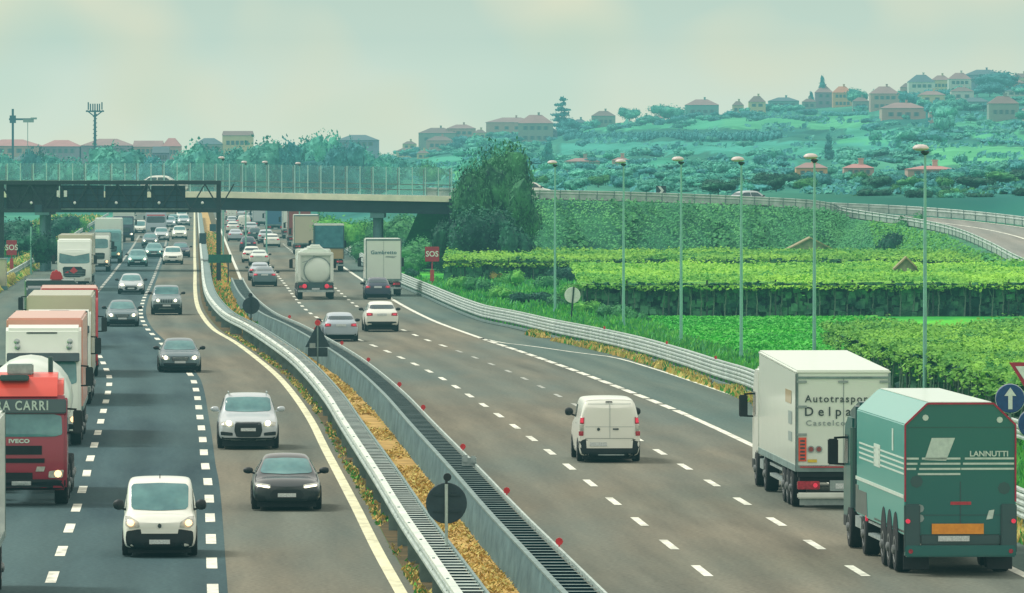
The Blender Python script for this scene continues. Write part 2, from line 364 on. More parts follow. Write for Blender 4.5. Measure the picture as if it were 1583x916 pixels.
HZ_S = .00025; HZ_C = (.15, .44, .45)
def dehaze(c, e):
    T = math.exp(-HZ_S * min(3300, 52.8 / max(e, 1e-4))); return tuple(max(0, (v - (1 - T) * h) / T) / 1.35 for v, h in zip(lin(c), HZ_C))
SKYSTOPS = [(0, (216, 233, 216), 0), (.012, (214, 231, 214), .003), (.045, (208, 228, 214), .011), (.085, (192, 217, 204), .021), (.16, (190, 218, 204), .04), (.4, (226, 232, 226), .1), (1, (248, 246, 240), .25)]
cr.elements[0].position = 0; cr.elements[0].color = (*dehaze(SKYSTOPS[0][1], 0), 1); cr.elements[1].position = 1; cr.elements[1].color = (*dehaze(SKYSTOPS[-1][1], .25), 1)
for p, c, e in SKYSTOPS[1:-1]: cr.elements.new(p).color = (*dehaze(c, e), 1)
mp = t.nodes.new('ShaderNodeMapping'); mp.inputs['Scale'].default_value = (1, 1, 1.3); L.new(tc.outputs['Generated'], mp.inputs[0])
n1 = t.nodes.new('ShaderNodeTexNoise'); n1.inputs['Scale'].default_value = 48; n1.inputs['Detail'].default_value = 1; n1.inputs['Roughness'].default_value = .5; L.new(mp.outputs[0], n1.inputs['Vector'])
ra = t.nodes.new('ShaderNodeMapRange'); ra.inputs['From Min'].default_value = .44; ra.inputs['From Max'].default_value = .66; L.new(n1.outputs['Fac'], ra.inputs[0])
mx = t.nodes.new('ShaderNodeMix'); mx.data_type = 'RGBA'; mx.inputs['B'].default_value = (*dehaze((222, 226, 200), .015), 1)
mf = t.nodes.new('ShaderNodeMath'); mf.operation = 'MULTIPLY'; mf.inputs[1].default_value = .6; L.new(ra.outputs[0], mf.inputs[0])
L.new(mf.outputs[0], mx.inputs['Factor']); L.new(er.outputs[0], mx.inputs['A'])
n2 = t.nodes.new('ShaderNodeTexNoise'); n2.inputs['Scale'].default_value = 40; n2.inputs['Detail'].default_value = 1; L.new(mp.outputs[0], n2.inputs['Vector'])
rb = t.nodes.new('ShaderNodeMapRange'); rb.inputs['From Min'].default_value = .52; rb.inputs['From Max'].default_value = .7; rb.inputs['To Max'].default_value = .28; L.new(n2.outputs['Fac'], rb.inputs[0])
mx2 = t.nodes.new('ShaderNodeMix'); mx2.data_type = 'RGBA'; mx2.inputs['B'].default_value = (*dehaze((166, 212, 196), .015), 1)
L.new(rb.outputs[0], mx2.inputs['Factor']); L.new(mx.outputs['Result'], mx2.inputs['A'])
ms = t.nodes.new('ShaderNodeVectorMath'); ms.operation = 'SCALE'; ms.inputs['Scale'].default_value = .12; L.new(sky.outputs[0], ms.inputs[0])
mx3 = t.nodes.new('ShaderNodeMix'); mx3.data_type = 'RGBA'; mx3.inputs['Factor'].default_value = .1; L.new(mx2.outputs['Result'], mx3.inputs['A']); L.new(ms.outputs[0], mx3.inputs['B'])
L.new(mx3.outputs['Result'], bg.inputs[0]); bg.inputs[1].default_value = 1.35

# the haze: absorbing air over the valley, its emission standing in for scattered light
hm = bpy.data.materials.new('valley_haze'); hm.use_nodes = True; t = hm.node_tree; t.nodes.clear(); L = t.links
o_ = t.nodes.new('ShaderNodeOutputMaterial'); va = t.nodes.new('ShaderNodeVolumeAbsorption'); ve = t.nodes.new('ShaderNodeEmission'); ad = t.nodes.new('ShaderNodeAddShader')
va.inputs['Color'].default_value = (0, 0, 0, 1); va.inputs['Density'].default_value = HZ_S
ve.inputs['Color'].default_value = (*HZ_C, 1); ve.inputs['Strength'].default_value = HZ_S
L.new(va.outputs[0], ad.inputs[0]); L.new(ve.outputs[0], ad.inputs[1]); L.new(ad.outputs[0], o_.inputs['Volume'])
hb = MB(); hb.bx(-900, 900, -60, 3300, -8, 62); tag(hb.build('haze', hm), kind='structure')

# ---------------------------------------------------------------- ground: one sheet, flat plain then the vineyard hill
YS = curve_fn([(480, 250), (560, 246), (620, 240), (660, 232), (700, 222), (750, 213), (800, 208), (850, 204), (900, 196), (950, 190), (1000, 187), (1100, 178), (1200, 169), (1290, 164), (1350, 158), (1400, 150), (1450, 143), (1500, 139), (1583, 134), (1700, 130)])
D0, D1 = 760.0, 3000.0
def hill_row(px, d):
    tt = max(0, (d - D0) / (D1 - D0)) ** .8
    ys = YS(min(1750, max(480, px)))
    return 306 + (ys - 306) * min(tt, 1.0)
def hill_w(px, d):
    wn = sm(700, 790, px); wf = sm(500, 640, px); k = sm(900, 1700, d)
    return wn * (1 - k) + wf * k
def terrain(px, d):
    if d < 715: return 0.0
    z = H + (HY - hill_row(px, min(d, D1))) * min(d, D1) / F
    if d > D1: z -= (d - D1) * .06
    z = z * hill_w(px, d) * sm(715, 765, d)
    return max(z, -25.0) if d > D1 else z
def hill_pt(px, py):
    """point of the hill surface seen at a photo pixel"""
    ys = YS(px); tt = min(1, max(0.0, (306 - py) / (306 - ys))); d = D0 + (D1 - D0) * tt ** 1.25
    return Vector(((px - CX) * d / F, d, terrain(px, d)))
us = [-9000, -4000, -2000, -1200, -700, -400, -200] + [i * 11 for i in range(0, 164)] + [1850, 2000, 2400, 3200, 5000, 10000]
dd = [20, 60, 100, 140, 200, 300, 400, 500, 600, 700, 715] + [720 + 6 * i for i in range(8)] + [770 + 13 * i * (1 + i * .006) for i in range(115)]
dd = sorted(set([round(x, 1) for x in dd if x < 3250] + [D1, 3300, 3600, 4200, 6000, 9000, 20000]))
g = MB()
for d in dd:
    for u in us: g.v.append(((u - CX) * max(d, 200) / F, d, terrain(u, d) + (noise.noise(Vector((u * .02, d * .01, 0))) * min(2.0, (d - 760) * .002) * hill_w(u, d) if 780 < d < 2800 else 0)))
nu = len(us)
for j in range(len(dd) - 1):
    for i in range(nu - 1): a = j * nu + i; g.f.append((a, a + 1, a + nu + 1, a + nu)); g.m.append(0)
g_pts = list(g.v)
# hillside fields: (x0, x1, top row, bottom row, slant, colour)
FIELDS = [(900, 1350, 188, 204, -12, (84, 182, 138)), (860, 1420, 220, 240, -6, (78, 172, 152)), (1120, 1345, 178, 200, 0, (96, 188, 134)), (1440, 1620, 222, 256, 6, (102, 192, 134)), (1470, 1640, 186, 201, 2, (88, 178, 136)), (1180, 1330, 226, 246, 0, (78, 172, 146)),
          (700, 860, 262, 282, 0, (104, 192, 120)), (640, 760, 240, 262, 0, (84, 178, 144)), (1300, 1420, 197, 215, 0, (84, 178, 148)), (1500, 1660, 205, 217, 3, (92, 190, 136)), (1290, 1460, 214, 222, 0, (86, 184, 134)), (1100, 1240, 236, 262, 4, (70, 160, 140)), (880, 1060, 244, 262, 0, (74, 170, 140)), (1380, 1500, 196, 210, 0, (60, 150, 128))]
fcol = []
for v in g_pts:
    d = v[1]; c = (0, 0, 0, 0)
    if d > 760:
        px = CX + v[0] * F / d; py = HY + (H - v[2]) * F / d
        py += 1.6 * noise.noise(Vector((px * .02, py * .1, 3))); pj = px + 9 * noise.noise(Vector((py * .15, px * .01, 7)))
        for (x0, x1, yt, yb, sl_, cc) in FIELDS:
            q = py - sl_ * (px - x0) / (x1 - x0)
            if x0 < pj < x1 and yt < q < yb: c = (*lin(cc), 1)
    fcol.append(c)
gm, t, b = nt('meadow_ground'); L = t.links
tc = t.nodes.new('ShaderNodeTexCoord'); sp = t.nodes.new('ShaderNodeSeparateXYZ'); L.new(tc.outputs['Object'], sp.inputs[0])
def noi(scale, detail, stretch=(1, 1, 1)):
    mp = t.nodes.new('ShaderNodeMapping'); mp.inputs['Scale'].default_value = stretch; L.new(tc.outputs['Object'], mp.inputs[0])
    n = t.nodes.new('ShaderNodeTexNoise'); n.inputs['Scale'].default_value = scale; n.inputs['Detail'].default_value = detail; L.new(mp.outputs[0], n.inputs['Vector']); return n
def ramp(src, a, b_, p=(.35, .65)):
    r = t.nodes.new('ShaderNodeValToRGB'); r.color_ramp.elements[0].position = p[0]; r.color_ramp.elements[1].position = p[1]
    r.color_ramp.elements[0].color = (*lin(a), 1); r.color_ramp.elements[1].color = (*lin(b_), 1); L.new(src, r.inputs[0]); return r
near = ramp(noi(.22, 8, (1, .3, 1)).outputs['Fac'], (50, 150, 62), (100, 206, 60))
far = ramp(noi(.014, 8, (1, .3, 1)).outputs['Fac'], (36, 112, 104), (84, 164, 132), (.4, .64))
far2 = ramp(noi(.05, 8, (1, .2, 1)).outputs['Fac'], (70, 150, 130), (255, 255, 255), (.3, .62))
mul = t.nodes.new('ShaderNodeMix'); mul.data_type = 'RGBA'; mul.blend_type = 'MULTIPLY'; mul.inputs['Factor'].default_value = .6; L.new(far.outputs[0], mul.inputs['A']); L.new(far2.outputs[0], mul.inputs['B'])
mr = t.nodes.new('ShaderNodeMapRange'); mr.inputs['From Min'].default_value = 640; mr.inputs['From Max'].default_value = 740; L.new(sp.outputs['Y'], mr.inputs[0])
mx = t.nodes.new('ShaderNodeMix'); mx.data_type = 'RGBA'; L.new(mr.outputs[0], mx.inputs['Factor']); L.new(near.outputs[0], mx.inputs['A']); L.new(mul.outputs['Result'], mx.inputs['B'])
at = t.nodes.new('ShaderNodeVertexColor'); at.layer_name = 'field'
sc_ = ramp(noi(.06, 9, (1, .25, 1)).outputs['Fac'], (150, 190, 180), (255, 255, 255), (.3, .6))
fm = t.nodes.new('ShaderNodeMix'); fm.data_type = 'RGBA'; fm.blend_type = 'MULTIPLY'; fm.inputs['Factor'].default_value = .8; L.new(at.outputs['Color'], fm.inputs['A']); L.new(sc_.outputs[0], fm.inputs['B'])
fx = t.nodes.new('ShaderNodeMix'); fx.data_type = 'RGBA'; L.new(at.outputs['Alpha'], fx.inputs['Factor']); L.new(mx.outputs['Result'], fx.inputs['A']); L.new(fm.outputs['Result'], fx.inputs['B'])
L.new(fx.outputs['Result'], b.inputs['Base Color']); b.inputs['Roughness'].default_value = .95; b.inputs['Specular IOR Level'].default_value = .1
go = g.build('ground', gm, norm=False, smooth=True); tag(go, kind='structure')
ca = go.data.color_attributes.new(name='field', type='FLOAT_COLOR', domain='POINT')
ca.data.foreach_set('color', [x for c in fcol for x in c])

# ---------------------------------------------------------------- carriageways
RD0 = 120
def left_edge(d): return L_A(d) - 10.6
def med_l(d): return L_IN(d) + .35
def med_r(d): return L_IN(d) + 3.5
def right_edge(d): return RAIL_R(d) + .15
st = lambda o: tag(o, kind='structure')
st(ribbon('road', left_edge, med_l, RD0, 2600, .010, M['asph'], 4))
st(ribbon('road_resurfaced', lambda d: L_B(d) - 3.7, lambda d: L_A(d) + .32, RD0, 900, .014, M['asphd'], 4))
st(ribbon('road_shoulder', left_edge, lambda d: L_B(d) - 3.7, RD0, 1300, .014, M['asphs'], 2))
st(ribbon('road', med_r, right_edge, RD0, 2600, .010, M['asph'], 4))
st(ribbon('road_shoulder', lambda d: C_R(d) + .15, right_edge, RD0, 1300, .014, M['asphs'], 2))
def edge_line(name, fn, wd, d0, d1, z, m):
    return ribbon(name, lambda d: fn(d) - wd / 2, lambda d: fn(d) + wd / 2, d0, d1, z, m)
lm = empty('road_markings'); st(lm)
LZ = .020
def mk(o): o.parent = lm; return o
mk(edge_line('edge_line', L_IN, .27, RD0, 1600, LZ, M['marky']))
mk(edge_line('edge_line', lambda d: L_B(d) - 3.65, .25, RD0, 1300, LZ, M['mark']))
mk(edge_line('edge_line', lambda d: L_IN(d) + 3.62, .24, RD0, 1300, LZ, M['mark']))
mk(edge_line('edge_line', C_R, .26, 405, 1300, LZ, M['mark']))
mk(edge_line('edge_line', C_R, .26, RD0, 283, LZ, M['mark']))
thin = px_curve([(741, 522), (777, 530), (820, 535), (890, 545), (945, 552), (1000, 567), (1050, 583), (1100, 600)])
mk(edge_line('edge_line', lambda d: thin(d) if d > 285 else RAIL_R(d) - .7, .16, 255, 404, LZ, M['mark']))
def dashes(fn, dlist, ln, wd, mat, name='lane_dashes'):
    b = MB()
    for d in dlist:
        n = 3
        for k in range(n):
            a, c = d - ln / 2 + ln * k / n, d - ln / 2 + ln * (k + 1) / n
            b.add([(fn(a) - wd / 2, a, LZ), (fn(a) + wd / 2, a, LZ), (fn(c) + wd / 2, c, LZ), (fn(c) - wd / 2, c, LZ)], [(0, 1, 2, 3)])
    mk(b.build(name, mat, norm=False))
def dser(y0, n0, n1, per): d0 = H * F / (y0 - HY); return [d0 + per * k for k in range(n0, n1)]
dashes(L_A, dser(871.4, -4, 32, 11.38), 4.9, .25, M['mark'])
dashes(L_B, dser(852.9, -4, 28, 11.55), 4.7, .24, M['mark'])
dashes(L_B, dser(852.9, 28, 70, 11.55), 9.5, .22, M['markw'])
dashes(L_A, [x for x in dser(871.4, 32, 90, 11.38)], 8.0, .22, M['markw'])
dashes(C_1, dser(883.5, -3, 75, 12.0), 4.7, .21, M['mark'])
dashes(C_2, dser(883.5, -3, 9, 12.0), 4.6, .21, M['mark'])
dashes(C_2, dser(883.5, 9, 18, 12.0), 4.0, .17, M['markw'])
dashes(C_2, dser(883.5, 18, 60, 12.0), 4.4, .2, M['mark'])
dashes(C_R, [286 + 6.6 * k for k in range(19)], 5.3, .3, M['mark'])

# ---------------------------------------------------------------- central reservation
soil = var_mat('reservation_soil', (126, 108, 76), (64, 70, 56), .9, .95, 0, .4, 0, 10, .1)
st(ribbon('median_ground', med_l, med_r, RD0, 2600, .022, soil, 4))
straw = var_mat('straw_ground', (226, 190, 116), (158, 128, 78), 1.1, .95, 0, .5, 0, 10, .1)
st(ribbon('median_grass_bed', lambda d: L_IN(d) + 1.2, lambda d: L_IN(d) + 2.5, RD0, 2000, .05, straw, 2))
def blades(name, fl, fr, d0, d1, n, h, mat, mats=None, clump=0.0, zf=None, wd=.05, seed=1, dpow=1.0, label=None, lean=.5):
    rr = random.Random(seed); b = MB()
    for _ in range(n):
        d = d0 + (d1 - d0) * rr.random() ** dpow; u = rr.random(); x = fl(d) + (fr(d) - fl(d)) * u
        c = noise.noise(Vector((x * 1.1, d * .12, seed))) * .5 + .5
        if clump and c < clump * (.75 + .5 * rr.random()): continue
        z = zf(x, d) if zf else .03
        hh = h * (.5 + .9 * rr.random()) * (.5 + c); ww = wd * (.6 + rr.random()) * (1 + (d - 150) / 260)
        a = rr.random() * 6.28; dx, dy = math.cos(a) * ww, math.sin(a) * ww
        lx, ly = (rr.random() - .5) * lean * hh * 2, (rr.random() - .5) * lean * hh * 2
        b.v += [(x - dx, d - dy, z), (x + dx, d + dy, z), (x + lx, d + ly, z + hh)]
        k = len(b.v); b.f.append((k - 3, k - 2, k - 1)); b.m.append(rr.randrange(len(mat)) if isinstance(mat, list) else 0)
    o = b.build(name, mat, norm=False); tag(o, label, 'grass', kind='stuff'); return o
blades('dry_grass', lambda d: L_IN(d) + 1.15, lambda d: L_IN(d) + 2.5, 135, 430, 26000, .08, [M['dry'], M['dry'], M['dryl']], None, .42, None, .045, 3, 1.5, 'dry yellow grass growing between the two median barriers', 1.8)
blades('dry_grass', lambda d: L_IN(d) + .3, lambda d: L_IN(d) + .62, 135, 420, 5000, .08, [M['dry'], M['blade'], M['dryl']], None, .5, None, .04, 5, 1.4, 'thin strip of weeds along the foot of the near median rail', .9)
blades('dry_grass', lambda d: L_IN(d) + 1.15, lambda d: L_IN(d) + 2.6, 430, 1000, 6000, .3, [M['dry'], M['dry'], M['blade']], None, .3, None, .08, 6, 1.2, 'yellow grass in the far part of the median below the gantry')

W_ = lambda s, z0: [(0, z0), (.05 * s, z0 + .04), (.05 * s, z0 + .1), (0, z0 + .14), (0, z0 + .17), (.05 * s, z0 + .21), (.05 * s, z0 + .27), (0, z0 + .31)]
def posts(fn, ds, off, h, w_, parent, mat, name='post'):
    b = MB()
    for d in ds: b.bx(fn(d) + off - w_ / 2, fn(d) + off + w_ / 2, d - .06, d + .06, 0, h)
    return b.build(name, mat, parent)
# near-side barrier facing the oncoming carriageway: rails, posts and a ladder of spacer plates
ba = empty('median_guardrail', (L_IN(150) + .6, 150, 0)); tag(ba, 'white steel guardrail with plank-like spacer plates beside the oncoming lanes', 'guardrail')
def unp(o, p):
    o.parent = p; o.matrix_parent_inverse = Matrix.Translation(-Vector(p.location)); return o
fa = lambda d: L_IN(d) + .55
unp(sweep('rail', fa, W_(-1, .58), 135, 1300, M['galv']), ba)
unp(sweep('top_beam', fa, [(-.05, .9), (.12, .9), (.12, .95), (-.05, .95)], 135, 1300, M['rail'], closed=True), ba)
unp(sweep('back_rail', lambda d: fa(d) + .62, [(-.03, .83), (.03, .83), (.03, .93), (-.03, .93)], 135, 1300, M['galv2'], closed=True), ba)
b = MB(); d = 136
while d < 430:
    b.bx(fa(d) + .12, fa(d) + .6, d, d + .4, .885, .89); d += 1.13
unp(tag(b.build('spacer_plates', M['galv']), kind='stuff'), ba)
unp(sweep('gap_shade', lambda d: fa(d) + .36, [(-.26, .78), (.26, .78)], 135, 430, M['gapshade']), ba)  # dark sheet added for the shade under the spacer plates
unp(sweep('spacer_plates_far', lambda d: fa(d) + .36, [(-.23, .88), (.23, .88)], 430, 1300, M['galv2']), ba)
unp(sweep('inner_rail', lambda d: fa(d) + .62, W_(1, .4), 135, 900, M['galv2']), ba)
bcol = MB(); d = 138
while d < 900:
    bcol.bx(fa(d) - .02, fa(d) + .62, d - .07, d + .07, .02, .86); bcol.bx(fa(d) - .02, fa(d) + .04, d - .06, d + .06, .95, .97); d += 8 if d < 400 else 16
unp(tag(bcol.build('posts', M['galv2']), kind='stuff'), ba)

# far-side barrier: concrete wall toward the grass, grating on top, white edge beam toward the away lanes
bb = empty('median_concrete_barrier', (L_IN(150) + 3, 150, 0)); tag(bb, 'grey concrete median wall topped with a dark slatted grating', 'barrier')
fb = lambda d: L_IN(d) + 2.62
BE = 560
unp(sweep('wall', fb, [(-.12, 0), (-.1, .25), (-.02, .9), (.1, .9), (.14, 0)], 135, BE, M['conc'], closed=True), bb)
unp(sweep('coping', fb, [(-.04, .902), (.08, .902), (.08, .945), (-.04, .945)], 135, BE, M['galv2'], closed=True), bb)
unp(sweep('gap_shade', lambda d: fb(d) + .45, [(-.33, .8), (.33, .8)], 135, BE, M['gapshade']), bb)  # dark sheet added for the shade below the grating
unp(sweep('edge_beam', lambda d: fb(d) + .8, [(-.03, .84), (-.03, .95), (.025, .95), (.025, .84)], 135, BE, M['galv'], closed=True), bb)
b = MB(); d = 136
while d < BE:
    b.bx(fb(d) + .1, fb(d) + .76, d, d + .2, .88, .886); d += 1.22
unp(tag(b.build('grating_slats', M['galv2']), kind='stuff'), bb)
for i, y_ in enumerate([167, 193, 223, 259, 286, 322, 352, 382, 412]):
    x = fb(y_) + .82; o = MB(); o.bx(x - .02, x + .02, y_ - .02, y_ + .02, .9, .99); o.prism([(x + .085 * math.cos(a * .785), 1.06 + .085 * math.sin(a * .785)) for a in range(8)], 'y', y_ - .03, y_ + .03)
    o = o.build('reflector_marker', M['refl']); tag(o, 'small red reflector standing on the edge of the concrete median barrier', 'reflector', 'red reflectors along the median barrier')
o = MB(); x = fb(213) + .62; o.bx(x - .2, x + .2, 212.9, 213.1, .9, 1.12); o.bx(x - .16, x - .04, 212.85, 212.9, 1.0, 1.2); o.bx(x + .05, x + .17, 212.85, 212.9, .98, 1.17)
tag(o.build('marker_box', M['alu']), 'small pale metal box on top of the concrete median barrier', 'box')

# signs standing in the reservation, seen from behind
def disc(mb, c, r, t_=.03, n=28, mi=0): mb.lathe([(r * .97, -t_), (r, -t_ * .5), (r, t_ * .5), (r * .97, t_)], c, n, 'y', mi)
def sign_pole(parent, x, y, z1, r=.03, mat='galv2'):
    b = MB(); b.cyl((0, 0, 0), (0, 0, z1), r, 10); o = b.build('pole', M[mat], parent); return o
p = P(690, 778, 169); s1 = empty('round_sign', (p.x, p.y, 0)); tag(s1, 'large round road sign seen from its dark back on a steel pole in the grass', 'road sign')
b = MB(); disc(b, (0, .08, p.z), .45); b.build('sign_board', M['signback'], s1); b = MB(); b.cyl((0, 0, 0), (0, 0, p.z + .42), .035); b.build('pole', M['galv'], s1)
b = MB(); b.bar((-.3, .03, p.z + .18), (.3, .03, p.z + .18), .03, .04); b.build('bracket', M['dsteel'], s1); b = MB(); b.bar((-.3, .03, p.z - .18), (.3, .03, p.z - .18), .03, .04); b.build('bracket', M['dsteel'], s1)
b = MB(); disc(b, (0.02, .05, p.z + .57), .09, .05, 14); b.cyl((0, 0, p.z + .4), (0, 0, p.z + .5), .03); b.build('warning_lamp', M['trim'], s1)
p = P(491, 530, 345); s2 = empty('triangular_sign', (p.x, p.y, 0)); tag(s2, 'triangular road sign seen from behind with a panel below and a red lamp on top', 'road sign')
zt = P(491, 503, 345).z; zb = P(491, 551, 345).z
b = MB(); b.prism([(-.56, zb + .42), (.56, zb + .42), (.06, zt), (-.06, zt)], 'y', .05, .09); b.build('sign_board', M['signback'], s2)
b = MB(); b.prism([(-.44, zb), (.44, zb), (.44, zb + .4), (-.44, zb + .4)], 'y', .05, .09); b.build('plate_panel', M['signback'], s2)
b = MB(); b.prism([(-.36, zb + .38), (-.1, zb + .38), (-.1, zb + .6), (-.36, zb + .6)], 'y', -.0, .04); b.build('sticker', M['inkgrey'], s2)
b = MB(); b.cyl((0, 0, 0), (0, 0, zt + .05), .035); b.build('pole', M['galv2'], s2)
b = MB(); disc(b, (0, 0, zt + .13), .13, .06, 14); b.build('warning_lamp', M['refl'], s2)
p = P(388, 472, 415); s3 = empty('round_sign', (p.x, p.y, 0)); tag(s3, 'small dark back of a round sign in the median before the gantry', 'road sign')
b = MB(); disc(b, (0, .06, p.z), .46); b.build('sign_board', M['signback'], s3); b = MB(); b.cyl((0, 0, 0), (0, 0, p.z + .5), .04); b.build('pole', M['dsteel'], s3); b = MB(); disc(b, (-.03, .05, p.z + .56), .12, .05, 12); b.build('warning_lamp', M['trim'], s3)
def board_sign(px0, px1, py0, py1, d, mat, name, label, poles=1, cat='road sign', pm='dsteel'):
    a, c = P(px0, py1, d), P(px1, py0, d); o = empty(name, ((a.x + c.x) / 2, d, 0)); tag(o, label, cat); w_ = (c.x - a.x) / 2
    b = MB(); b.bx(-w_, w_, -.04, .04, a.z, c.z); b.build('sign_board', M[mat], o, bevel=.015)
    b = MB(); 
    for k in ([0] if poles == 1 else [-w_ * .7, w_ * .7]): b.cyl((k, .08, 0), (k, .08, c.z), .05)
    b.build('pole', M[pm], o); return o, w_, a.z, c.z
board_sign(322, 358, 393, 406, 575, 'signgreen', 'median_sign', 'wide green sign board low in the median by the gantry post', 2)
board_sign(308, 319, 360, 377, 800, 'signback', 'median_sign', 'tall dark sign back far along the median beyond the overpass')
board_sign(324, 334, 346, 357, 1000, 'panel', 'median_sign', 'smallest dark square sign back farthest along the yellow median')

# ---------------------------------------------------------------- text
def text(name, s, size, mat, parent, loc, face='R', spacing=1.0, sx=1.0, bold=0.0, align='CENTER'):
    cu = bpy.data.curves.new('lettering', 'FONT'); cu.body = s; cu.size = size; cu.align_x = align; cu.align_y = 'CENTER'; cu.space_character = spacing; cu.offset = bold
    cu.extrude = .004; cu.resolution_u = 3
    o = bpy.data.objects.new('lettering_tmp', cu); COL.objects.link(o); dg = bpy.context.evaluated_depsgraph_get()
    me = bpy.data.meshes.new_from_object(o.evaluated_get(dg)); bpy.data.objects.remove(o)
    me.materials.clear(); me.materials.append(mat)
    o = bpy.data.objects.new(name, me); COL.objects.link(o); o.parent = parent; o.location = loc
    o.rotation_euler = (R(90), 0, {'R': R(180), 'F': 0, 'L': R(-90)}[face]); o.scale = (sx, 1, 1); return o

def sos(px0, px1, py0, py1, d, label, base_red=True):
    a, c = P(px0, py1, d), P(px1, py0, d); o = empty('emergency_phone_sign', ((a.x + c.x) / 2, d, 0)); tag(o, label, 'emergency sign'); w_ = (c.x - a.x) / 2
    b = MB(); b.bx(-w_, w_, -.06, .06, a.z, c.z); b.build('sign_board', M['signred'], o, bevel=.02)
    b = MB(); t_ = .03
    for (x0, x1, z0, z1) in ((-w_ + .03, w_ - .03, c.z - .06, c.z - .03), (-w_ + .03, w_ - .03, a.z + .03, a.z + .06), (-w_ + .03, -w_ + .06, a.z + .06, c.z - .06), (w_ - .06, w_ - .03, a.z + .06, c.z - .06)): b.bx(x0, x1, -.075, -.062, z0, z1)
    b.build('sign_border', M['inkred'], o)
    text('lettering', 'SOS', (c.z - a.z) * .52, M['signwhite'], o, (0, -.075, (a.z + c.z) / 2), 'F', 1.0, .95, .012)
    b = MB(); b.cyl((0, 0, 0), (0, 0, a.z), .045); b.build('pole', M['signred'], o)
    b = MB(); b.bx(-.15, .15, -.16, .16, .5, 1.35); b.build('phone_box', M['inkred'], o, bevel=.02)
sos(657, 679, 381, 404, 572, 'red SOS board on a red post behind the right guardrail')
sos(10, 26, 371, 394, 640, 'red SOS board on a post beside the left shoulder')

# ---------------------------------------------------------------- right-hand guardrail
gr = empty('roadside_guardrail', (RAIL_R(150), 150, 0)); tag(gr, 'triple wave steel guardrail curving along the right shoulder below the vines', 'guardrail')
for z0 in (.62, .3): unp(sweep('rail', RAIL_R, W_(-1, z0), 130, 1200, M['galv']), gr)
unp(sweep('top_rail', lambda d: RAIL_R(d) + .1, [(-.06, .94), (.1, .94), (.1, 1.0), (-.06, 1.0)], 130, 1200, M['galv'], closed=True), gr)
unp(sweep('kerb_rail', RAIL_R, [(-.06, .05), (.03, .05), (.03, .17), (-.06, .17)], 130, 1200, M['galv2'], closed=True), gr)
unp(tag(posts(RAIL_R, [132 + 2.25 * k for k in range(330)], .09, .94, .1, None, M['galv2'], 'posts'), kind='stuff'), gr)
for d_ in (300, 325, 352, 384): 
    o = MB(); x = RAIL_R(d_) + .1; o.bx(x - .05, x + .05, d_ - .02, d_ + .02, 1.0, 1.13); tag(o.build('reflector_marker', M['refl']), 'tiny red reflector on top of the right guardrail', 'reflector', 'red reflectors on the right guardrail')
blades('dry_grass', lambda d: RAIL_R(d) - .75, lambda d: RAIL_R(d) - .02, 180, 420, 16000, .2, [M['dryl'], M['dryl'], M['blade'], M['dry']], None, .47, None, .05, 8, 1.2, 'pale yellow weeds growing on the shoulder below the right guardrail')
gr2 = empty('slip_road_guardrail', (16, 200, 0)); tag(gr2, 'second steel guardrail behind the blue arrow sign at the slip road', 'guardrail')
f2 = curve_fn([(150, 20.5), (200, 18.2), (252, 16.3), (285, 15.0)])
for z0 in (.62, .3): unp(sweep('rail', f2, W_(-1, z0), 150, 285, M['galv']), gr2)
unp(tag(posts(f2, [152 + 4 * k for k in range(33)], .09, .95, .1, None, M['galv2'], 'posts'), kind='stuff'), gr2)

# left-hand guardrail
LR = lambda d: L_A(d) - 10.9
gl = empty('left_guardrail', (LR(300), 300, 0)); tag(gl, 'plain steel guardrail at the outer edge of the left shoulder', 'guardrail')
unp(sweep('rail', LR, W_(1, .5), 300, 1300, M['galv']), gl); unp(sweep('top_rail', LR, [(-.08, .82), (.06, .82), (.06, .9), (-.08, .9)], 300, 1300, M['galv'], closed=True), gl)
unp(tag(posts(LR, [302 + 4 * k for k in range(240)], -.05, .85, .1, None, M['galv2'], 'posts'), kind='stuff'), gl)
blades('dry_grass', lambda d: LR(d) - 2.5, lambda d: LR(d) + .3, 400, 900, 9000, .35, [M['dryl'], M['blade'], M['dryl']], None, .35, None, .1, 11, 1.0, 'pale yellow and green verge grass beside the left guardrail')
cb = empty('roadside_cabinet', (-37.6, 562, 0)); tag(cb, 'pale metal equipment cabinet beyond the left guardrail', 'cabinet')
b = MB(); b.bx(-1, 1, -.5, .5, .3, 2.25); b.build('body', M['beige'], cb, bevel=.04); b = MB(); b.bx(-1.08, 1.08, -.58, .58, 2.25, 2.33); b.build('lid', M['alu'], cb); b = MB(); b.bx(-1.05, 1.05, -.55, .55, 0, .3); b.build('plinth', M['pier'], cb); b = MB(); b.bx(-.02, .02, -.53, -.5, .4, 2.15); b.bx(.1, .14, -.54, -.5, 1.1, 1.3); b.build('door_seam', M['dsteel'], cb)

# arrow signs by the slip road
def arrow_sign(px, py, d, label, rot=0):
    p = P(px, py, d); o = empty('arrow_sign', (p.x, p.y, 0)); tag(o, label, 'road sign')
    b = MB(); disc(b, (0, 0, p.z), .41, .03, 32); b.build('sign_board', M['signblue'], o)
    b = MB(); b.lathe([(.1, .032), (.43, .032), (.43, .036), (.1, .036)], (0, 0, p.z), 32, 'y'); b.build('sign_border', M['signwhite'], o)
    b = MB(); c, s = math.cos(rot), math.sin(rot)
    pts = [(-.06, -.3), (.06, -.3), (.06, .08), (.17, .08), (0, .32), (-.17, .08), (-.06, .08)]
    b.prism([(x * c - z * s, p.z + x * s + z * c) for x, z in pts], 'y', -.05, -.036); b.build('arrow', M['signwhite'], o)
    b = MB(); b.cyl((0, .06, 0), (0, .06, p.z + .3), .04); b.build('pole', M['galv2'], o)
arrow_sign(1562, 616, 221, 'round blue sign with a white arrow pointing straight up', 0)
arrow_sign(1597, 655, 219, 'second round blue arrow sign, cut off beyond the first one', R(-45))
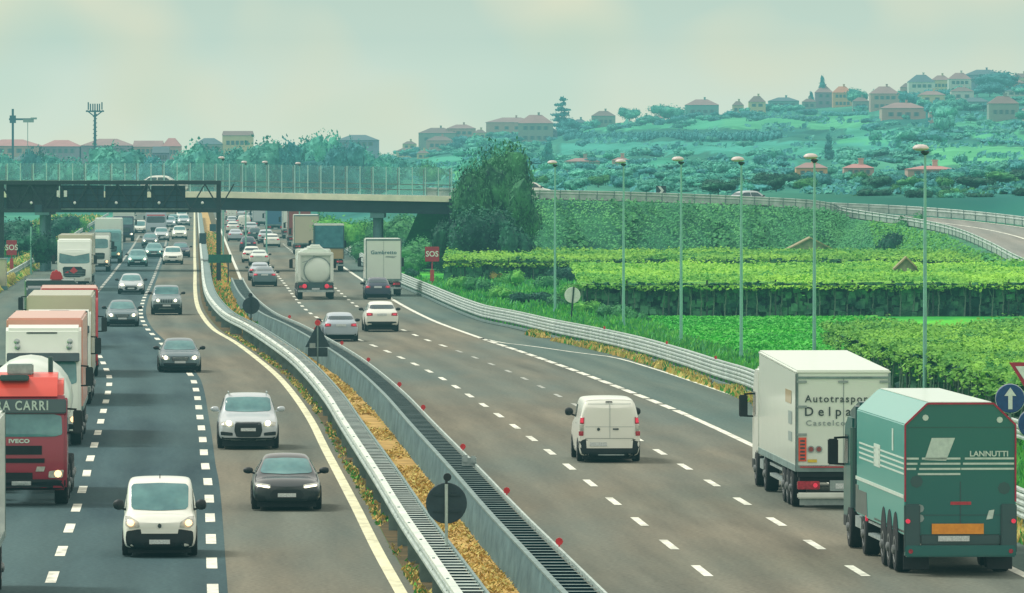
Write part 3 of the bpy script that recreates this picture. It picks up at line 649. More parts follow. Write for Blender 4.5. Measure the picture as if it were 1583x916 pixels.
p = P(1587, 576, 223); o = empty('yield_sign', (p.x, p.y, 0)); tag(o, 'red and white give way triangle above the blue arrow signs', 'road sign')
b = MB(); b.prism([(-.5, p.z + .3), (0, p.z - .5), (.5, p.z + .3)], 'y', 0, .03); b.build('sign_board', M['signred'], o); b = MB(); b.prism([(-.32, p.z + .19), (0, p.z - .3), (.32, p.z + .19)], 'y', -.012, -.003); b.build('sign_face', M['signwhite'], o); b = MB(); b.cyl((0, .06, 0), (0, .06, p.z + .3), .04); b.build('pole', M['galv2'], o)
p = P(885, 456, 445); o = empty('white_disc_sign', (p.x, p.y, 0)); tag(o, 'pale round sign with a dark bar on a post in the verge', 'road sign')
b = MB(); disc(b, (0, 0, p.z), .46, .02); b.build('sign_board', M['signwhite'], o); b = MB(); b.bar((-.1, -.05, 0), (.08, -.05, p.z + .5), .09, .06); b.build('pole', M['dsteel'], o)

# ---------------------------------------------------------------- gantry over the oncoming lanes
GD = 587.0; S = GD / F
gx = lambda px: (px - CX) * S
gz = lambda py: H + (HY - py) * S
ga = empty('sign_gantry', (gx(338), GD, 0)); tag(ga, 'dark steel sign gantry spanning the oncoming carriageway, seen from behind', 'gantry')
o_x = gx(338)
b = MB(); b.bx(-.17, .17, -.17, .17, 0, gz(279)); b.build('post', M['dsteel'], ga, bevel=.02)
b = MB(); b.bx(gx(2) - o_x - .2, gx(2) - o_x + .2, -.2, .2, 0, gz(279)); b.build('post', M['dsteel'], ga, bevel=.02)
b = MB()
for z0, z1 in ((279, 285), (322, 328)):
    for y0 in (-.5, .5): b.bx(gx(2) - o_x, .17, y0 - .08, y0 + .08, gz(z1), gz(z0))
x = gx(2) - o_x; i = 0
while x < -.6:
    for y0 in (-.5, .5):
        b.bar((x, y0, gz(284)), (x + 1.1, y0, gz(323)), .07, .07); b.bar((x + 1.1, y0, gz(323)), (x + 2.2, y0, gz(284)), .07, .07)
    b.bar((x, -.5, gz(282)), (x, .5, gz(282)), .07, .07); x += 2.2
b.build('truss', M['dsteel'], ga)
for x0, x1, y0, y1, mt in ((9, 90, 281, 327, 'signback'), (92, 160, 286, 326, 'panel'), (162, 227, 287, 326, 'panel'), (233, 286, 287, 326, 'panel')):
    b = MB(); X0, X1 = gx(x0) - o_x, gx(x1) - o_x
    b.bx(X0, X1, .62, .68, gz(y1), gz(y0), 0)
    k = X0 + .15
    while k < X1: b.bx(k - .03, k + .03, .52, .62, gz(y1), gz(y0), 1); k += .9
    for q in range(4): zz = gz(y1) + (gz(y0) - gz(y1)) * (q + .5) / 4; b.bx(X0, X1, .56, .62, zz - .03, zz + .03, 1)
    b.build('sign_board', [M[mt], M['dsteel']], ga)
b = MB(); b.bx(gx(96) - o_x, gx(292) - o_x, -1.0, -.6, gz(323) - .02, gz(323) + .05); b.build('walkway', M['galv2'], ga)
for px in (50, 117, 181, 247, 314):
    b = MB(); x = gx(px) - o_x; b.bar((x, -.9, gz(322)), (x, -1.2, gz(314)), .04, .04, 0); b.lathe([(.03, -.1), (.1, -.06), (.11, .05), (.05, .08)], (x, -1.25, gz(313)), 10, 'y', 1); b.build('floodlight', [M['dsteel'], M['signwhite']], ga)
for px in (91, 102):
    b = MB(); x = gx(px) - o_x; b.bx(x - .12, x + .12, -.7, -.55, gz(304), gz(294)); b.build('control_box', M['signwhite'], ga, bevel=.02)
b = MB(); b.bx(gx(60) - o_x - .3, gx(60) - o_x + .3, -.8, -.5, gz(328), gz(316)); b.build('camera_box', M['panel'], ga, bevel=.05)

# ---------------------------------------------------------------- overpass
OD = 660.0; oS = OD / F
ox = lambda px: (px - CX) * oS
oz = lambda py: H + (HY - py) * oS
xL, xR = ox(-420), ox(700)
ov = empty('overpass_bridge', (ox(583), OD, 0)); tag(ov, 'low concrete overpass with pale kerb carrying a fenced road over the motorway', 'bridge'); X0 = ox(583)
def topz(x): return 6.78 + (x - ox(310)) * (-.40 / (ox(700) - ox(310))) if x > ox(310) else 6.78
b = MB(); n = 24
for i in range(n):
    xa, xb = xL + (xR - xL) * i / n, xL + (xR - xL) * (i + 1) / n
    za, zb_ = topz(xa), topz(xb)
    def hx(x0, x1, y0, y1, a0, a1, b0, b1, mi):
        b.add([(x0, y0, a0), (x1, y0, b0), (x1, y1, b0), (x0, y1, a0), (x0, y0, a1), (x1, y0, b1), (x1, y1, b1), (x0, y1, a1)], [(3, 2, 1, 0), (4, 5, 6, 7), (0, 1, 5, 4), (2, 3, 7, 6)], mi)
    hx(xa - X0, xb - X0, -.1, .7, za - .48, za, zb_ - .48, zb_, 0); hx(xa - X0, xb - X0, 10.3, 11, za - .48, za, zb_ - .48, zb_, 0)
    hx(xa - X0, xb - X0, .7, 10.3, za - .5, za - .18, zb_ - .5, zb_ - .18, 0)
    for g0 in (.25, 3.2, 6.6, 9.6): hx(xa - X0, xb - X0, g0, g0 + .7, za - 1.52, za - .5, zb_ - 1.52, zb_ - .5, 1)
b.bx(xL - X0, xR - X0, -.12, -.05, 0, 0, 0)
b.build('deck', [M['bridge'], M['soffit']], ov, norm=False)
b = MB()
for pxp in (583,):
    xx = ox(pxp) - X0
    for y0 in (1.5, 5.5, 9.3): b.cyl((xx, y0, 0), (xx, y0, 4.7), .38, 16)
    b.bx(xx - .6, xx + .6, .3, 10.6, 4.55, 5.05)
b.build('pier', M['pier'], ov)
b = MB(); xx = ox(68) - X0
for y0 in (1.5, 5.5, 9.3): b.cyl((xx - .2, y0, 0), (xx - .2, y0, 4.9), .26, 16)
b.bx(xx - .8, xx + .4, .3, 10.6, 4.8, 5.25); b.build('pier', M['pier'], ov)
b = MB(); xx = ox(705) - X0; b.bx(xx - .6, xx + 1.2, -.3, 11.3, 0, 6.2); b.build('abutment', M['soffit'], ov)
mesh_m = bpy.data.materials.new('wire_mesh'); mesh_m.use_nodes = True; t = mesh_m.node_tree; pb = t.nodes['Principled BSDF']
tc = t.nodes.new('ShaderNodeTexCoord'); wv = t.nodes.new('ShaderNodeTexNoise'); wv.inputs['Scale'].default_value = 3; t.links.new(tc.outputs['Object'], wv.inputs['Vector'])
mr = t.nodes.new('ShaderNodeMapRange'); mr.inputs['To Min'].default_value = .06; mr.inputs['To Max'].default_value = .2; t.links.new(wv.outputs['Fac'], mr.inputs[0]); t.links.new(mr.outputs[0], pb.inputs['Alpha'])
pb.inputs['Base Color'].default_value = (*lin((150, 206, 206)), 1); pb.inputs['Roughness'].default_value = .6
fe = empty('bridge_fence', (X0, OD, 0)); tag(fe, 'tall pale mesh fence with closely spaced posts along the overpass', 'fence')
FH = 2.42
for yy, nm in ((.15, 0), (10.7, 1)):
    b = MB()
    for i in range(n):
        xa, xb = xL + (xR - xL) * i / n, xL + (xR - xL) * (i + 1) / n
        b.add([(xa - X0, yy + .06, topz(xa)), (xb - X0, yy + .06, topz(xb)), (xb - X0, yy + .06, topz(xb) + FH), (xa - X0, yy + .06, topz(xa) + FH)], [(0, 1, 2, 3)])
    b.build('mesh_panel', mesh_m, fe, norm=False)
    if yy < 1:
        b = MB()
        for q in (.5, .95): 
            for i in range(n):
                xa, xb = xL + (xR - xL) * i / n, xL + (xR - xL) * (i + 1) / n
                b.bar((xa - X0, yy, topz(xa) + q), (xb - X0, yy, topz(xb) + q), .05, .09)
        b.build('parapet_rail', M['galv2'], fe)
    px = 698 if yy < 1 else 690
    while px > -60:
        x = ox(px) - X0 + (.2 if yy > 1 else 0); b = MB(); z = topz(ox(px)); b.bx(x - .045, x + .045, yy - .05, yy + .05, z - .1 if yy < 1 else z, z + FH + (0 if yy < 1 else -.1))
        b.build('post', M['fpost'] if yy < 1 else M['galv2'], fe); px -= 20.2 if yy < 1 else 41
st(ribbon('bridge_road', lambda d: xL, lambda d: xR, OD + .75, OD + 10.2, lambda d, t_: topz(xL + (xR - xL) * t_) - .16, M['asph'], 12))

# ---------------------------------------------------------------- ramp on its embankment, right of the overpass
RP = [(-6, 665.5, 6.25), (2, 668, 6.1), (10, 673, 5.85), (18, 679, 5.5), (25, 684, 5.1), (31, 684, 4.65), (36, 678, 4.15), (39.5, 666, 3.7), (41.3, 650, 3.3), (42, 630, 2.9), (42.2, 600, 2.3), (42.2, 560, 1.5), (42.5, 510, 1.1), (44, 460, .5), (47, 400, .1)]
def cat(pts, n=6):
    out = []
    for i in range(len(pts) - 1):
        p0, p1, p2, p3 = [Vector(pts[max(0, min(len(pts) - 1, i + k))]) for k in (-1, 0, 1, 2)]
        for j in range(n):
            u = j / n; out.append(.5 * ((2 * p1) + (-p0 + p2) * u + (2 * p0 - 5 * p1 + 4 * p2 - p3) * u * u + (-p0 + 3 * p1 - 3 * p2 + p3) * u ** 3))
    return out + [Vector(pts[-1])]
rc = cat(RP)
def frame_pts(path, offs):
    rows = []
    for i, p in enumerate(path):
        a = path[max(0, i - 1)]; c = path[min(len(path) - 1, i + 1)]; tg = (c - a); tg.z = 0; tg.normalize(); nr = Vector((tg.y, -tg.x, 0))   # to the right of travel
        rows.append([p + nr * o + Vector((0, 0, z)) for o, z in offs(p)])
    return rows
def rows_mesh(name, rows, mat, parent=None, uv=False, smooth=True):
    b = MB(); n = len(rows[0])
    for r_ in rows: b.v += [tuple(v) for v in r_]
    for j in range(len(rows) - 1):
        for i in range(n - 1): a = j * n + i; b.f.append((a, a + 1, a + n + 1, a + n)); b.m.append(0)
    if uv: b.uv = [(v[0], v[1]) for v in b.v]
    o = b.build(name, mat, parent, norm=False, smooth=smooth); return o
HWd = 4.6
emb = leaf_mat('embankment_grass', (64, 142, 88), (30, 98, 72), .2)
rows = frame_pts(rc, lambda p: [(-HWd - 1.4, -.06), (HWd + 1.4, -.06), (HWd + 1.4 + max(.5, p.z * 1.7), -p.z - .3)])
st(rows_mesh('embankment', rows, emb)); 
rows = frame_pts(rc, lambda p: [(-HWd - 1.4, -.07), (-HWd - 1.4 - max(.5, p.z * 1.7), -p.z - .3)])
st(rows_mesh('embankment', rows, emb))
ramp_m = asphalt('asphalt_ramp', (150, 146, 136), (132, 132, 124), (126, 134, 130))
st(rows_mesh('ramp_road', frame_pts(rc, lambda p: [(-HWd, 0), (0, .02), (HWd, 0)]), ramp_m, uv=True))
for o_ in (-HWd + .5, 0, HWd - .5): mk(rows_mesh('edge_line', frame_pts(rc, lambda p: [(o_ - .13, .03), (o_ + .13, .03)]), M['mark'], None))
def path_rail(name, off, label, h=.8):
    root = empty(name, tuple(rc[0])); tag(root, label, 'guardrail')
    o = rows_mesh('rail', frame_pts(rc, lambda p: [(off, .08), (off, h - .36), (off + .06, h - .3), (off, h - .17), (off + .06, h - .04), (off, h)]), M['galv'], smooth=False); unp(o, root)
    b = MB(); rr = frame_pts(rc, lambda p: [(off, 0)])
    for i, r_ in enumerate(rr): b.bx(r_[0].x - .05, r_[0].x + .05, r_[0].y - .05, r_[0].y + .05, r_[0].z - .1, r_[0].z + h)
    unp(tag(b.build('posts', M['galv2']), kind='stuff'), root)
path_rail('ramp_guardrail', HWd + .5, 'long pale guardrail on the near edge of the ramp across the embankment')
path_rail('ramp_guardrail', -HWd - .5, 'guardrail along the far side of the curved ramp', .85)
# ---------------------------------------------------------------- vegetation
def leaf_cloud(name, lobes, n, leaf, mat, seed, core=True, core_s=.78):
    """a crown: leaf-sized faces spread through overlapping lobes (cx,cy,cz,rx,ry,rz), open at the rim, over a dark inner mass"""
    rr = random.Random(seed); b = MB(); tot = sum(l[3] * l[4] * l[5] for l in lobes)
    for l in lobes:
        k = int(n * (l[3] * l[4] * l[5]) / tot) + 4
        for _ in range(k):
            v = Vector((rr.gauss(0, 1), rr.gauss(0, 1), rr.gauss(0, 1))).normalized(); q = noise.noise(Vector((v.x * 2.2 + seed, v.y * 2.2, v.z * 2.2 + l[0] * 3)))
            r = (.72 + .3 * rr.random() + .38 * q)
            if rr.random() < .07: r *= 1.12
            c = Vector((l[0] + v.x * l[3] * r, l[1] + v.y * l[4] * r, l[2] + v.z * l[5] * r)); s = leaf * (.55 + .9 * rr.random())
            a = Vector((rr.gauss(0, 1), rr.gauss(0, 1), rr.gauss(0, .7))).normalized(); t_ = v.cross(a)
            if t_.length < .1: continue
            t_.normalize(); u = (v + a * .8).normalized().cross(t_).normalized()
            b.v += [c - t_ * s * .5, c + u * s * .6 + t_ * s * .12, c + t_ * s * .5, c - u * s * .35]; m = len(b.v); b.f.append((m - 4, m - 3, m - 2, m - 1)); b.m.append(0)
    b.v = [tuple(v) for v in b.v]
    if core:
        for l in lobes:
            bm = bmesh.new(); bmesh.ops.create_icosphere(bm, subdivisions=2, radius=1)
            vs = []
            for v in bm.verts:
                q = 1 + .45 * noise.noise(v.co * 1.9 + Vector((seed, l[0], 0)))
                vs.append((l[0] + v.co.x * l[3] * core_s * q, l[1] + v.co.y * l[4] * core_s * q, l[2] + v.co.z * l[5] * core_s * q))
            b.add(vs, [tuple(x.index for x in f.verts) for f in bm.faces]); bm.free()
    me = bpy.data.meshes.new(name); me.from_pydata(b.v, [], b.f); me.materials.append(mat); me.update(); return me
def rlobes(seed, n=6, kind='round'):
    rr = random.Random(seed); out = []
    if kind == 'round':
        out.append((0, 0, .58, .36, .34, .34))
        for i in range(n): a = i * 6.28 / n + rr.random(); out.append((math.cos(a) * .27, math.sin(a) * .27, .42 + .34 * rr.random(), .2 + .1 * rr.random(), .2 + .08 * rr.random(), .16 + .12 * rr.random()))
    elif kind == 'tall':
        for i in range(n + 2): z = .15 + .75 * i / (n + 1); out.append(((rr.random() - .5) * .25, (rr.random() - .5) * .25, z, .34 - .2 * z + .06 * rr.random(), .3 - .17 * z, .16))
    elif kind == 'cypress':
        for i in range(6): z = .12 + .15 * i; out.append((0, 0, z, .42 * (1 - z) + .1, .42 * (1 - z) + .1, .14))
    elif kind == 'bush':
        for i in range(n): out.append(((rr.random() - .5) * .75, (rr.random() - .5) * .5, .28 + .25 * rr.random(), .24 + .1 * rr.random(), .22, .22 + .14 * rr.random()))
    elif kind == 'cedar':
        for i in range(6): z = .25 + .14 * i; s = .42 * (1.1 - z) + .08; out.append((0.08 * (-1) ** i, 0, z, s, s, .045)); out.append((-.15 * (-1) ** i * s * 2, .05, z + .05, s * .6, s * .5, .04))
    return out
MESH = {}
def crown(kind, mat, v, dense):
    key = (kind, mat, v, dense)
    if key not in MESH: MESH[key] = leaf_cloud('crown_' + kind, rlobes(v * 7 + 3, 6, kind), {0: 320, 1: 1500, 2: 5200}[dense], {0: .085, 1: .05, 2: .03}[dense], M[mat], v * 11 + 5)
    return MESH[key]
def trunk_mesh():
    if 'trunk' not in MESH:
        b = MB(); b.cyl((0, 0, 0), (.01, 0, .25), .035, 8, .026); b.cyl((.01, 0, .25), (0, .01, .6), .026, 8, .014)
        for a in range(5): b.cyl((0.005, 0, .22 + .05 * a), (.2 * math.cos(a * 1.9), .2 * math.sin(a * 1.9), .48 + .05 * a), .014, 6, .006)
        o = b.build('trunk', M['bark']); MESH['trunk'] = o.data; bpy.data.objects.remove(o)
    return MESH['trunk']
NT = [0]
def tree(loc, h, w_, kind, mat, label, group=None, dense=0, name='tree', cat='tree', trunk=True, rz=None):
    NT[0] += 1; r = empty(name, loc, NT[0] * 1.7 if rz is None else rz); tag(r, label, cat, group)
    c = bpy.data.objects.new('crown', crown(kind, mat, NT[0] % 3, dense)); COL.objects.link(c); c.parent = r; c.scale = (w_, w_, h)
    if trunk: k = bpy.data.objects.new('trunk', trunk_mesh()); COL.objects.link(k); k.parent = r; k.scale = (h * .9, h * .9, h)
    return r
def img_tree(px, ytop, wpx, d, kind, mat, label, group=None, dense=0, zb=0.0, **k):
    s = F / d; z0 = zb if zb is not None else 0
    h = H + (HY - ytop) / s - z0; return tree(((px - CX) * d / F, d, z0), h * 1.03, wpx / s * 1.3, kind, mat, label, group, dense, **k)

# left skyline trees behind the overpass
LT = [(20, 237, 60, 'leafteal'), (55, 224, 36, 'leafblue'), (67, 231, 28, 'leafdark'), (100, 238, 56, 'leafteal'), (132, 242, 44, 'leafteal'), (188, 221, 84, 'leafteal'), (236, 240, 50, 'leafblue'), (275, 232, 46, 'leafteal'),
      (308, 217, 66, 'leafteal'), (347, 226, 56, 'leafteal'), (398, 208, 66, 'leafteal'), (436, 213, 52, 'leafblue'), (474, 207, 52, 'leafteal'), (504, 199, 50, 'leafteal'), (535, 214, 52, 'leafblue'), (572, 232, 60, 'leafteal'), (606, 236, 50, 'leafteal'), (0, 246, 60, 'leafteal'), (640, 244, 60, 'leafteal'), (672, 246, 40, 'leafmid'),
      (350, 243, 60, 'leafblue'), (160, 252, 60, 'leafteal'), (420, 240, 70, 'leafteal'), (250, 252, 60, 'leafteal'), (500, 238, 60, 'leafblue'), (75, 254, 60, 'leafteal'), (590, 250, 60, 'leafteal'), (640, 252, 24, 'leafdark')]
LL = {188: 'broad rounded tree behind the left part of the overpass fence, largest of its row', 504: 'tall rounded tree highest on the skyline left of the bluish roof', 67: 'small dark tree beside the tall mast on the left', 640: None}
for px, yt, wp, m_ in LT:
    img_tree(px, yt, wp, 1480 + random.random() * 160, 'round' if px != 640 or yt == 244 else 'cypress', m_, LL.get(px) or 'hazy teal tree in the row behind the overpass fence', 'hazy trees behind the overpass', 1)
# far hazy wall of wood behind them so no bare horizon shows
for i in range(30):
    px = -40 + i * 25; img_tree(px, 247 + (i * 7 % 9), 70, 1720 + (i * 37 % 90), 'bush', 'leafblue', 'low hazy thicket at the foot of the far skyline', 'far thickets on the plain', 0, name='thicket', cat='bush', trunk=False)
# under the overpass, left and right
for i, (px, yt, wp, d, m_) in enumerate([(15, 334, 60, 760, 'leafdark'), (50, 336, 50, 770, 'leafmid'), (86, 333, 44, 850, 'leafdark'), (120, 333, 34, 1000, 'leafbright'), (105, 331, 34, 960, 'leafdark'), (146, 334, 24, 1200, 'leafmid'), (72, 356, 40, 640, 'leafdark'), (60, 340, 50, 790, 'leafdark'), (30, 352, 60, 715, 'leafdark')]):
    img_tree(px, yt, wp, d, 'bush' if i % 2 else 'round', m_, 'dark green bush beyond the left shoulder under the overpass', 'bushes under the left end of the overpass', 1, name='bush', cat='bush', trunk=False)
for i, (px, yt, wp, d, m_) in enumerate([(505, 326, 40, 800, 'leafmid'), (545, 330, 54, 780, 'leafbright'), (575, 338, 30, 760, 'leafmid'), (620, 330, 60, 720, 'leafmid'), (650, 338, 50, 700, 'leafmid'), (672, 345, 40, 690, 'leafdark'), (640, 372, 60, 650, 'leafmid'), (560, 366, 50, 715, 'leafmid'), (610, 362, 50, 690, 'leafdark'), (530, 350, 40, 760, 'leafbright'), (680, 330, 40, 705, 'leafdark'), (690, 345, 34, 652, 'leafmid'), (705, 340, 40, 648, 'leafdark'), (662, 352, 40, 655, 'leafmid'), (480, 326, 34, 840, 'leafmid'), (525, 332, 60, 745, 'leafbright'), (560, 328, 60, 800, 'leafmid'), (600, 330, 60, 790, 'leafbright'), (640, 326, 60, 780, 'leafmid'), (676, 322, 50, 775, 'leafdark'), (598, 376, 44, 640, 'leafmid'), (632, 392, 30, 620, 'leafmid')]):
    img_tree(px, yt, wp, d, 'bush' if i % 3 else 'round', m_, 'leafy green bush on the bank under the right end of the overpass', 'bushes under the right end of the overpass', 1, name='bush', cat='bush', trunk=False)
# the big dark trees at the bridge end
img_tree(782, 226, 76, 642, 'round', 'leaftree', 'rounded green tree filling the right shoulder of the tallest tree', None, 2)
img_tree(744, 222, 70, 641, 'round', 'leafteal', 'paler round tree filling the left shoulder of the tallest tree', None, 2)
img_tree(766, 212, 84, 640, 'round', 'leaftree', 'tallest dark leafy tree at the right end of the overpass', None, 2)
img_tree(738, 246, 80, 628, 'round', 'leaftree', 'dark spreading tree in front of the bridge end, left of the tallest', None, 2)
img_tree(796, 272, 66, 634, 'round', 'leaftree', 'dark tree hugging the right side of the tallest tree', None, 2)
img_tree(752, 300, 104, 622, 'bush', 'leafdark', 'dense dark undergrowth bush at the foot of the big trees', None, 2, name='bush', cat='bush', trunk=False)
img_tree(700, 318, 44, 630, 'bush', 'leafdark', 'dark bush below the bridge end by the big trees', None, 1, name='bush', cat='bush', trunk=False)
img_tree(806, 330, 60, 618, 'bush', 'leafdark', 'dark bush at the right foot of the big trees', None, 1, name='bush', cat='bush', trunk=False)
# embankment growth
def emb_z(x, d):
    best = None
    for p in rc[::2]:
        q = (p.x - x) ** 2 + (p.y - d) ** 2
        if best is None or q < best[0]: best = (q, p)
    dist = math.sqrt(best[0]) - (HWd + 1.4); h = max(.5, best[1].z * 1.7)
    return max(-.2, best[1].z * (1 - max(0, dist) / h) - .05) if dist > .3 else -9
rr = random.Random(4); b = MB()
for _ in range(60000):
    p = rc[rr.randrange(0, len(rc))]; i = rc.index(p); a = rc[max(0, i - 1)]; c = rc[min(len(rc) - 1, i + 1)]; tg = (c - a).normalized(); nr = Vector((tg.y, -tg.x, 0))
    o = HWd + 1.5 + rr.random() * max(.5, p.z * 1.65); f = (o - HWd - 1.4) / max(.5, p.z * 1.7); q = p + nr * o + tg * (rr.random() - .5) * 2.5
    nz = noise.noise(Vector((q.x * .35, q.y * .1, 2)))
    z = p.z * (1 - f) - .05 + .1; s = .06 + .09 * rr.random() * (1 + nz) + (.12 if nz > .32 else 0)
    v = Vector((rr.gauss(0, .45), rr.gauss(-.4, .45), rr.gauss(.9, .35))).normalized(); u = v.orthogonal().normalized(); w2 = v.cross(u); C = Vector((q.x, q.y, z + rr.random() * .2 * (1 + nz)))
    b.v += [tuple(C - u * s), tuple(C + w2 * s * .7), tuple(C + u * s), tuple(C - w2 * s * .7)]; m_ = len(b.v); b.f.append((m_ - 4, m_ - 3, m_ - 2, m_ - 1)); b.m.append((2 if rr.random() < .75 else 0) if q.x > 31 else (0 if nz < .15 else 1))
o = b.build('embankment_undergrowth', [M['bladeb'], M['leafmid'], M['leafbright']], norm=False); tag(o, 'thick green undergrowth covering the slope below the ramp', 'undergrowth', kind='stuff')

# verge between the right guardrail and the vines
blades('meadow_grass', lambda d: RAIL_R(d) + 2.5, lambda d: RAIL_R(d) + 24, 240, 464, 60000, .09, [M['meadow'], M['meadow'], M['meadow'], M['blade']], None, .1, None, .07, 23, 1.0, 'smooth bright green meadow between guardrail and vineyard blocks', 1.6)
blades('verge_grass', lambda d: RAIL_R(d) + .3, lambda d: RAIL_R(d) + 5 + max(0, (d - 380) * .06), 170, 600, 40000, .4, [M['blade'], M['blade'], M['bladeb'], M['leafbright']], None, .2, None, .07, 21, 1.1, 'rough green grass on the verge behind the right guardrail')
blades('verge_grass', lambda d: -3.0, lambda d: 40, 560, 640, 9000, .5, [M['blade'], M['bladeb']], None, .2, None, .08, 22, 1.0, 'grass between the vineyard and the embankment')
rr = random.Random(12)
vb = [(690, 452, 26), (712, 440, 34), (742, 446, 40), (775, 456, 44), (820, 462, 46), (856, 468, 40), (905, 478, 40), (948, 486, 36), (700, 424, 30), (740, 420, 34), (690, 400, 30), (790, 436, 40), (845, 440, 44), (900, 452, 40), (640, 420, 30), (655, 405, 30), (630, 398, 26), (990, 492, 30), (930, 462, 36), (870, 430, 40), (968, 470, 34)]
for i, (px, pb_, wp) in enumerate(vb):
    q = G(px, pb_ + 12); s = F / q.y
    tree((q.x, q.y, -.1), wp * .95 / s * (.75 + .5 * rr.random()), wp * 1.35 / s, 'bush', ['leafmid', 'leafbright', 'leafmid', 'leafbright', 'leafdark'][i % 5], 'leafy shrub on the verge between the right guardrail and the vineyard', 'shrubs on the right verge', 1, 'shrub', 'shrub', False)
q = G(767, 440); s = F / q.y; tree((q.x, q.y, 0), 26 / s, 30 / s, 'bush', 'dryl', 'pale yellowish shrub on the right verge past the SOS board', None, 1, 'shrub', 'shrub', False)
for i, (px, pb_, wp) in enumerate([(52, 432, 26), (66, 436, 22), (44, 424, 24)]):
    q = G(px, pb_ + 6); s = F / q.y; tree((q.x - 2.5, q.y, 0), 26 / s, wp / s, 'bush', 'dryl', 'yellow green shrub beside the left guardrail', 'yellow shrubs by the left rail', 1, 'shrub', 'shrub', False)
for px, yt, hw, d in ((100, 362, 60, 900),):
    pass
tag(blades('bank_grass', lambda d: LR(d) - 9, lambda d: LR(d) - .5, 760, 1250, 9000, .8, [M['dryl'], M['blade'], M['leafbright']], None, .1, None, .15, 31, 1.0, 'sunny yellow-green grass bank beyond the left shoulder'), kind='stuff')

# vineyards: flat leafy pergola canopies over rows of trunks and posts
def vineyard(x0, x1, d0, d1, n, leaf, label, skew=None, seed=1, mat='vine', drop=.5, z0=1.85, amp=.24, sp=2.6):
    rr = random.Random(seed); b = MB()
    for _ in range(n):
        e = rr.random(); d = d0 + (d1 - d0) * rr.random()
        xa = skew(d) if skew else x0
        x = xa + (x1 - xa) * rr.random() if x1 > xa else xa
        if x > x1: continue
        if e < .02: d = d0 + rr.random() * .5 if not skew else d; x = xa + rr.random() * .4 if skew else x; z = z0 - drop * rr.random() * (.5 + noise.noise(Vector((x * .8, d * .8, 1))))
        else: z = z0 + .1 + amp * (1.3 * noise.noise(Vector((x * .3, d * .12, seed))) + .6 * noise.noise(Vector((x * 1.3, d * .7, seed)))) + amp * .8 * abs(math.sin(d * math.pi / sp)) + .22 * rr.random() + (.3 * rr.random() if rr.random() < .06 else 0)
        s = leaf * (.5 + .9 * rr.random()); v = Vector((rr.gauss(0, .5), rr.gauss(-.35, .5), rr.gauss(1, .4))).normalized(); u = v.orthogonal().normalized(); w2 = v.cross(u); a = rr.random() * 6.28
        u, w2 = u * math.cos(a) + w2 * math.sin(a), w2 * math.cos(a) - u * math.sin(a); C = Vector((x, d, z))
        b.v += [tuple(C - u * s), tuple(C + w2 * s * .75), tuple(C + u * s), tuple(C - w2 * s * .6)]; m_ = len(b.v); b.f.append((m_ - 4, m_ - 3, m_ - 2, m_ - 1)); b.m.append(0)
    # woody underlayer
    ns = 12
    for i in range(ns):
        da, db = d0 + .3 + (d1 - d0 - .3) * i / ns, d0 + .3 + (d1 - d0 - .3) * (i + 1) / ns
        xa, xb = (skew(da) + .3, skew(db) + .3) if skew else (x0 + .2, x0 + .2)
        b.add([(xa, da, z0), (x1, da, z0), (x1, db, z0), (xb, db, z0)], [(0, 1, 2, 3)])
    o = b.build('vineyard_canopy', M[mat], norm=False); tag(o, label, 'vineyard', kind='stuff'); return o
vineyard(4.0, 44, 466, 535, 90000, .11, 'bright green pergola vine canopy of the middle block behind the grass', None, 2, 'vine2', .4)
vineyard(-5.2, 38, 586, 638, 60000, .13, 'yellow-green vine canopy of the far block below the embankment', None, 3, 'vine2', .5, 1.65)
SK = curve_fn([(232, 17.4), (258, 16.1), (270, 15.6), (289, 15.0), (305, 14.2), (324, 13.6), (336, 13.4)])
vineyard(12, 30, 232, 338, 120000, .08, 'near vineyard canopy of large bright leaves behind the trucks', SK, 5, 'vine', .9)
M['vtrunk'] = var_mat('vine_bark', (132, 160, 140), (70, 100, 90), 5, .9)
def vine_trunk_mesh(k):
    rr = random.Random(k); b = MB(); x = 0
    b.cyl((0, 0, -.05), (.06 * rr.random(), .03, .7), .05, 6, .04); b.cyl((.05, .03, .7), (-.1 + .25 * rr.random(), 0, 1.8), .04, 6, .03); b.cyl((.0, .03, 1.2), (.35 * (rr.random() - .5) * 2, 0, 1.85), .03, 5, .02)
    o = b.build('t', M['vtrunk']); me = o.data; bpy.data.objects.remove(o); return me
VT = [vine_trunk_mesh(k) for k in range(5)]
pb_ = MB(); pb_.bx(-.05, .05, -.05, .05, -.05, 2.15); o = pb_.build('t', M['wood']); VP = o.data; bpy.data.objects.remove(o)
def vine(x, d, i, label, group):
    r = empty('grape_vine', (x, d, 0), rr.random() * .6 - .3); tag(r, label, 'vine', group)
    c = bpy.data.objects.new('trunk', VT[i % 5]); COL.objects.link(c); c.parent = r
    if i % 3 == 0: c = bpy.data.objects.new('post', VP); COL.objects.link(c); c.parent = r; c.location = (.35, .05, 0); c.scale = (1, 1, .9 + .15 * rr.random())
    dr = bpy.data.objects.new('leaves', DR[i % 3]); COL.objects.link(dr); dr.parent = r; dr.location = (0, .1, 0); q_ = .3 + .55 * rr.random() ** 2; dr.scale = (.8 + .6 * rr.random(), .8, q_); dr.location = (0, -.1, 1.85 - 1.62 * q_)
DR = [leaf_cloud('hanging_leaves', [(0, 0, 1.62, .42, .3, .36), (.2, .1, 1.2, .2, .2, .3)], 50, .2, M['leafdark'] if k else M['vine'], 50 + k, False) for k in range(3)]
x = 4.2; i = 0
while x < 33: vine(x, 466.6 + rr.random() * .6, i, 'gnarled vine trunk under the front edge of the middle vineyard block', 'vines along the middle block'); x += .62 + .3 * rr.random(); i += 1
x = -5
while x < 34: vine(x, 586.8 + rr.random(), i, 'short vine trunk under the edge of the far vineyard block', 'vines along the far block'); x += 1.1; i += 1
d = 233
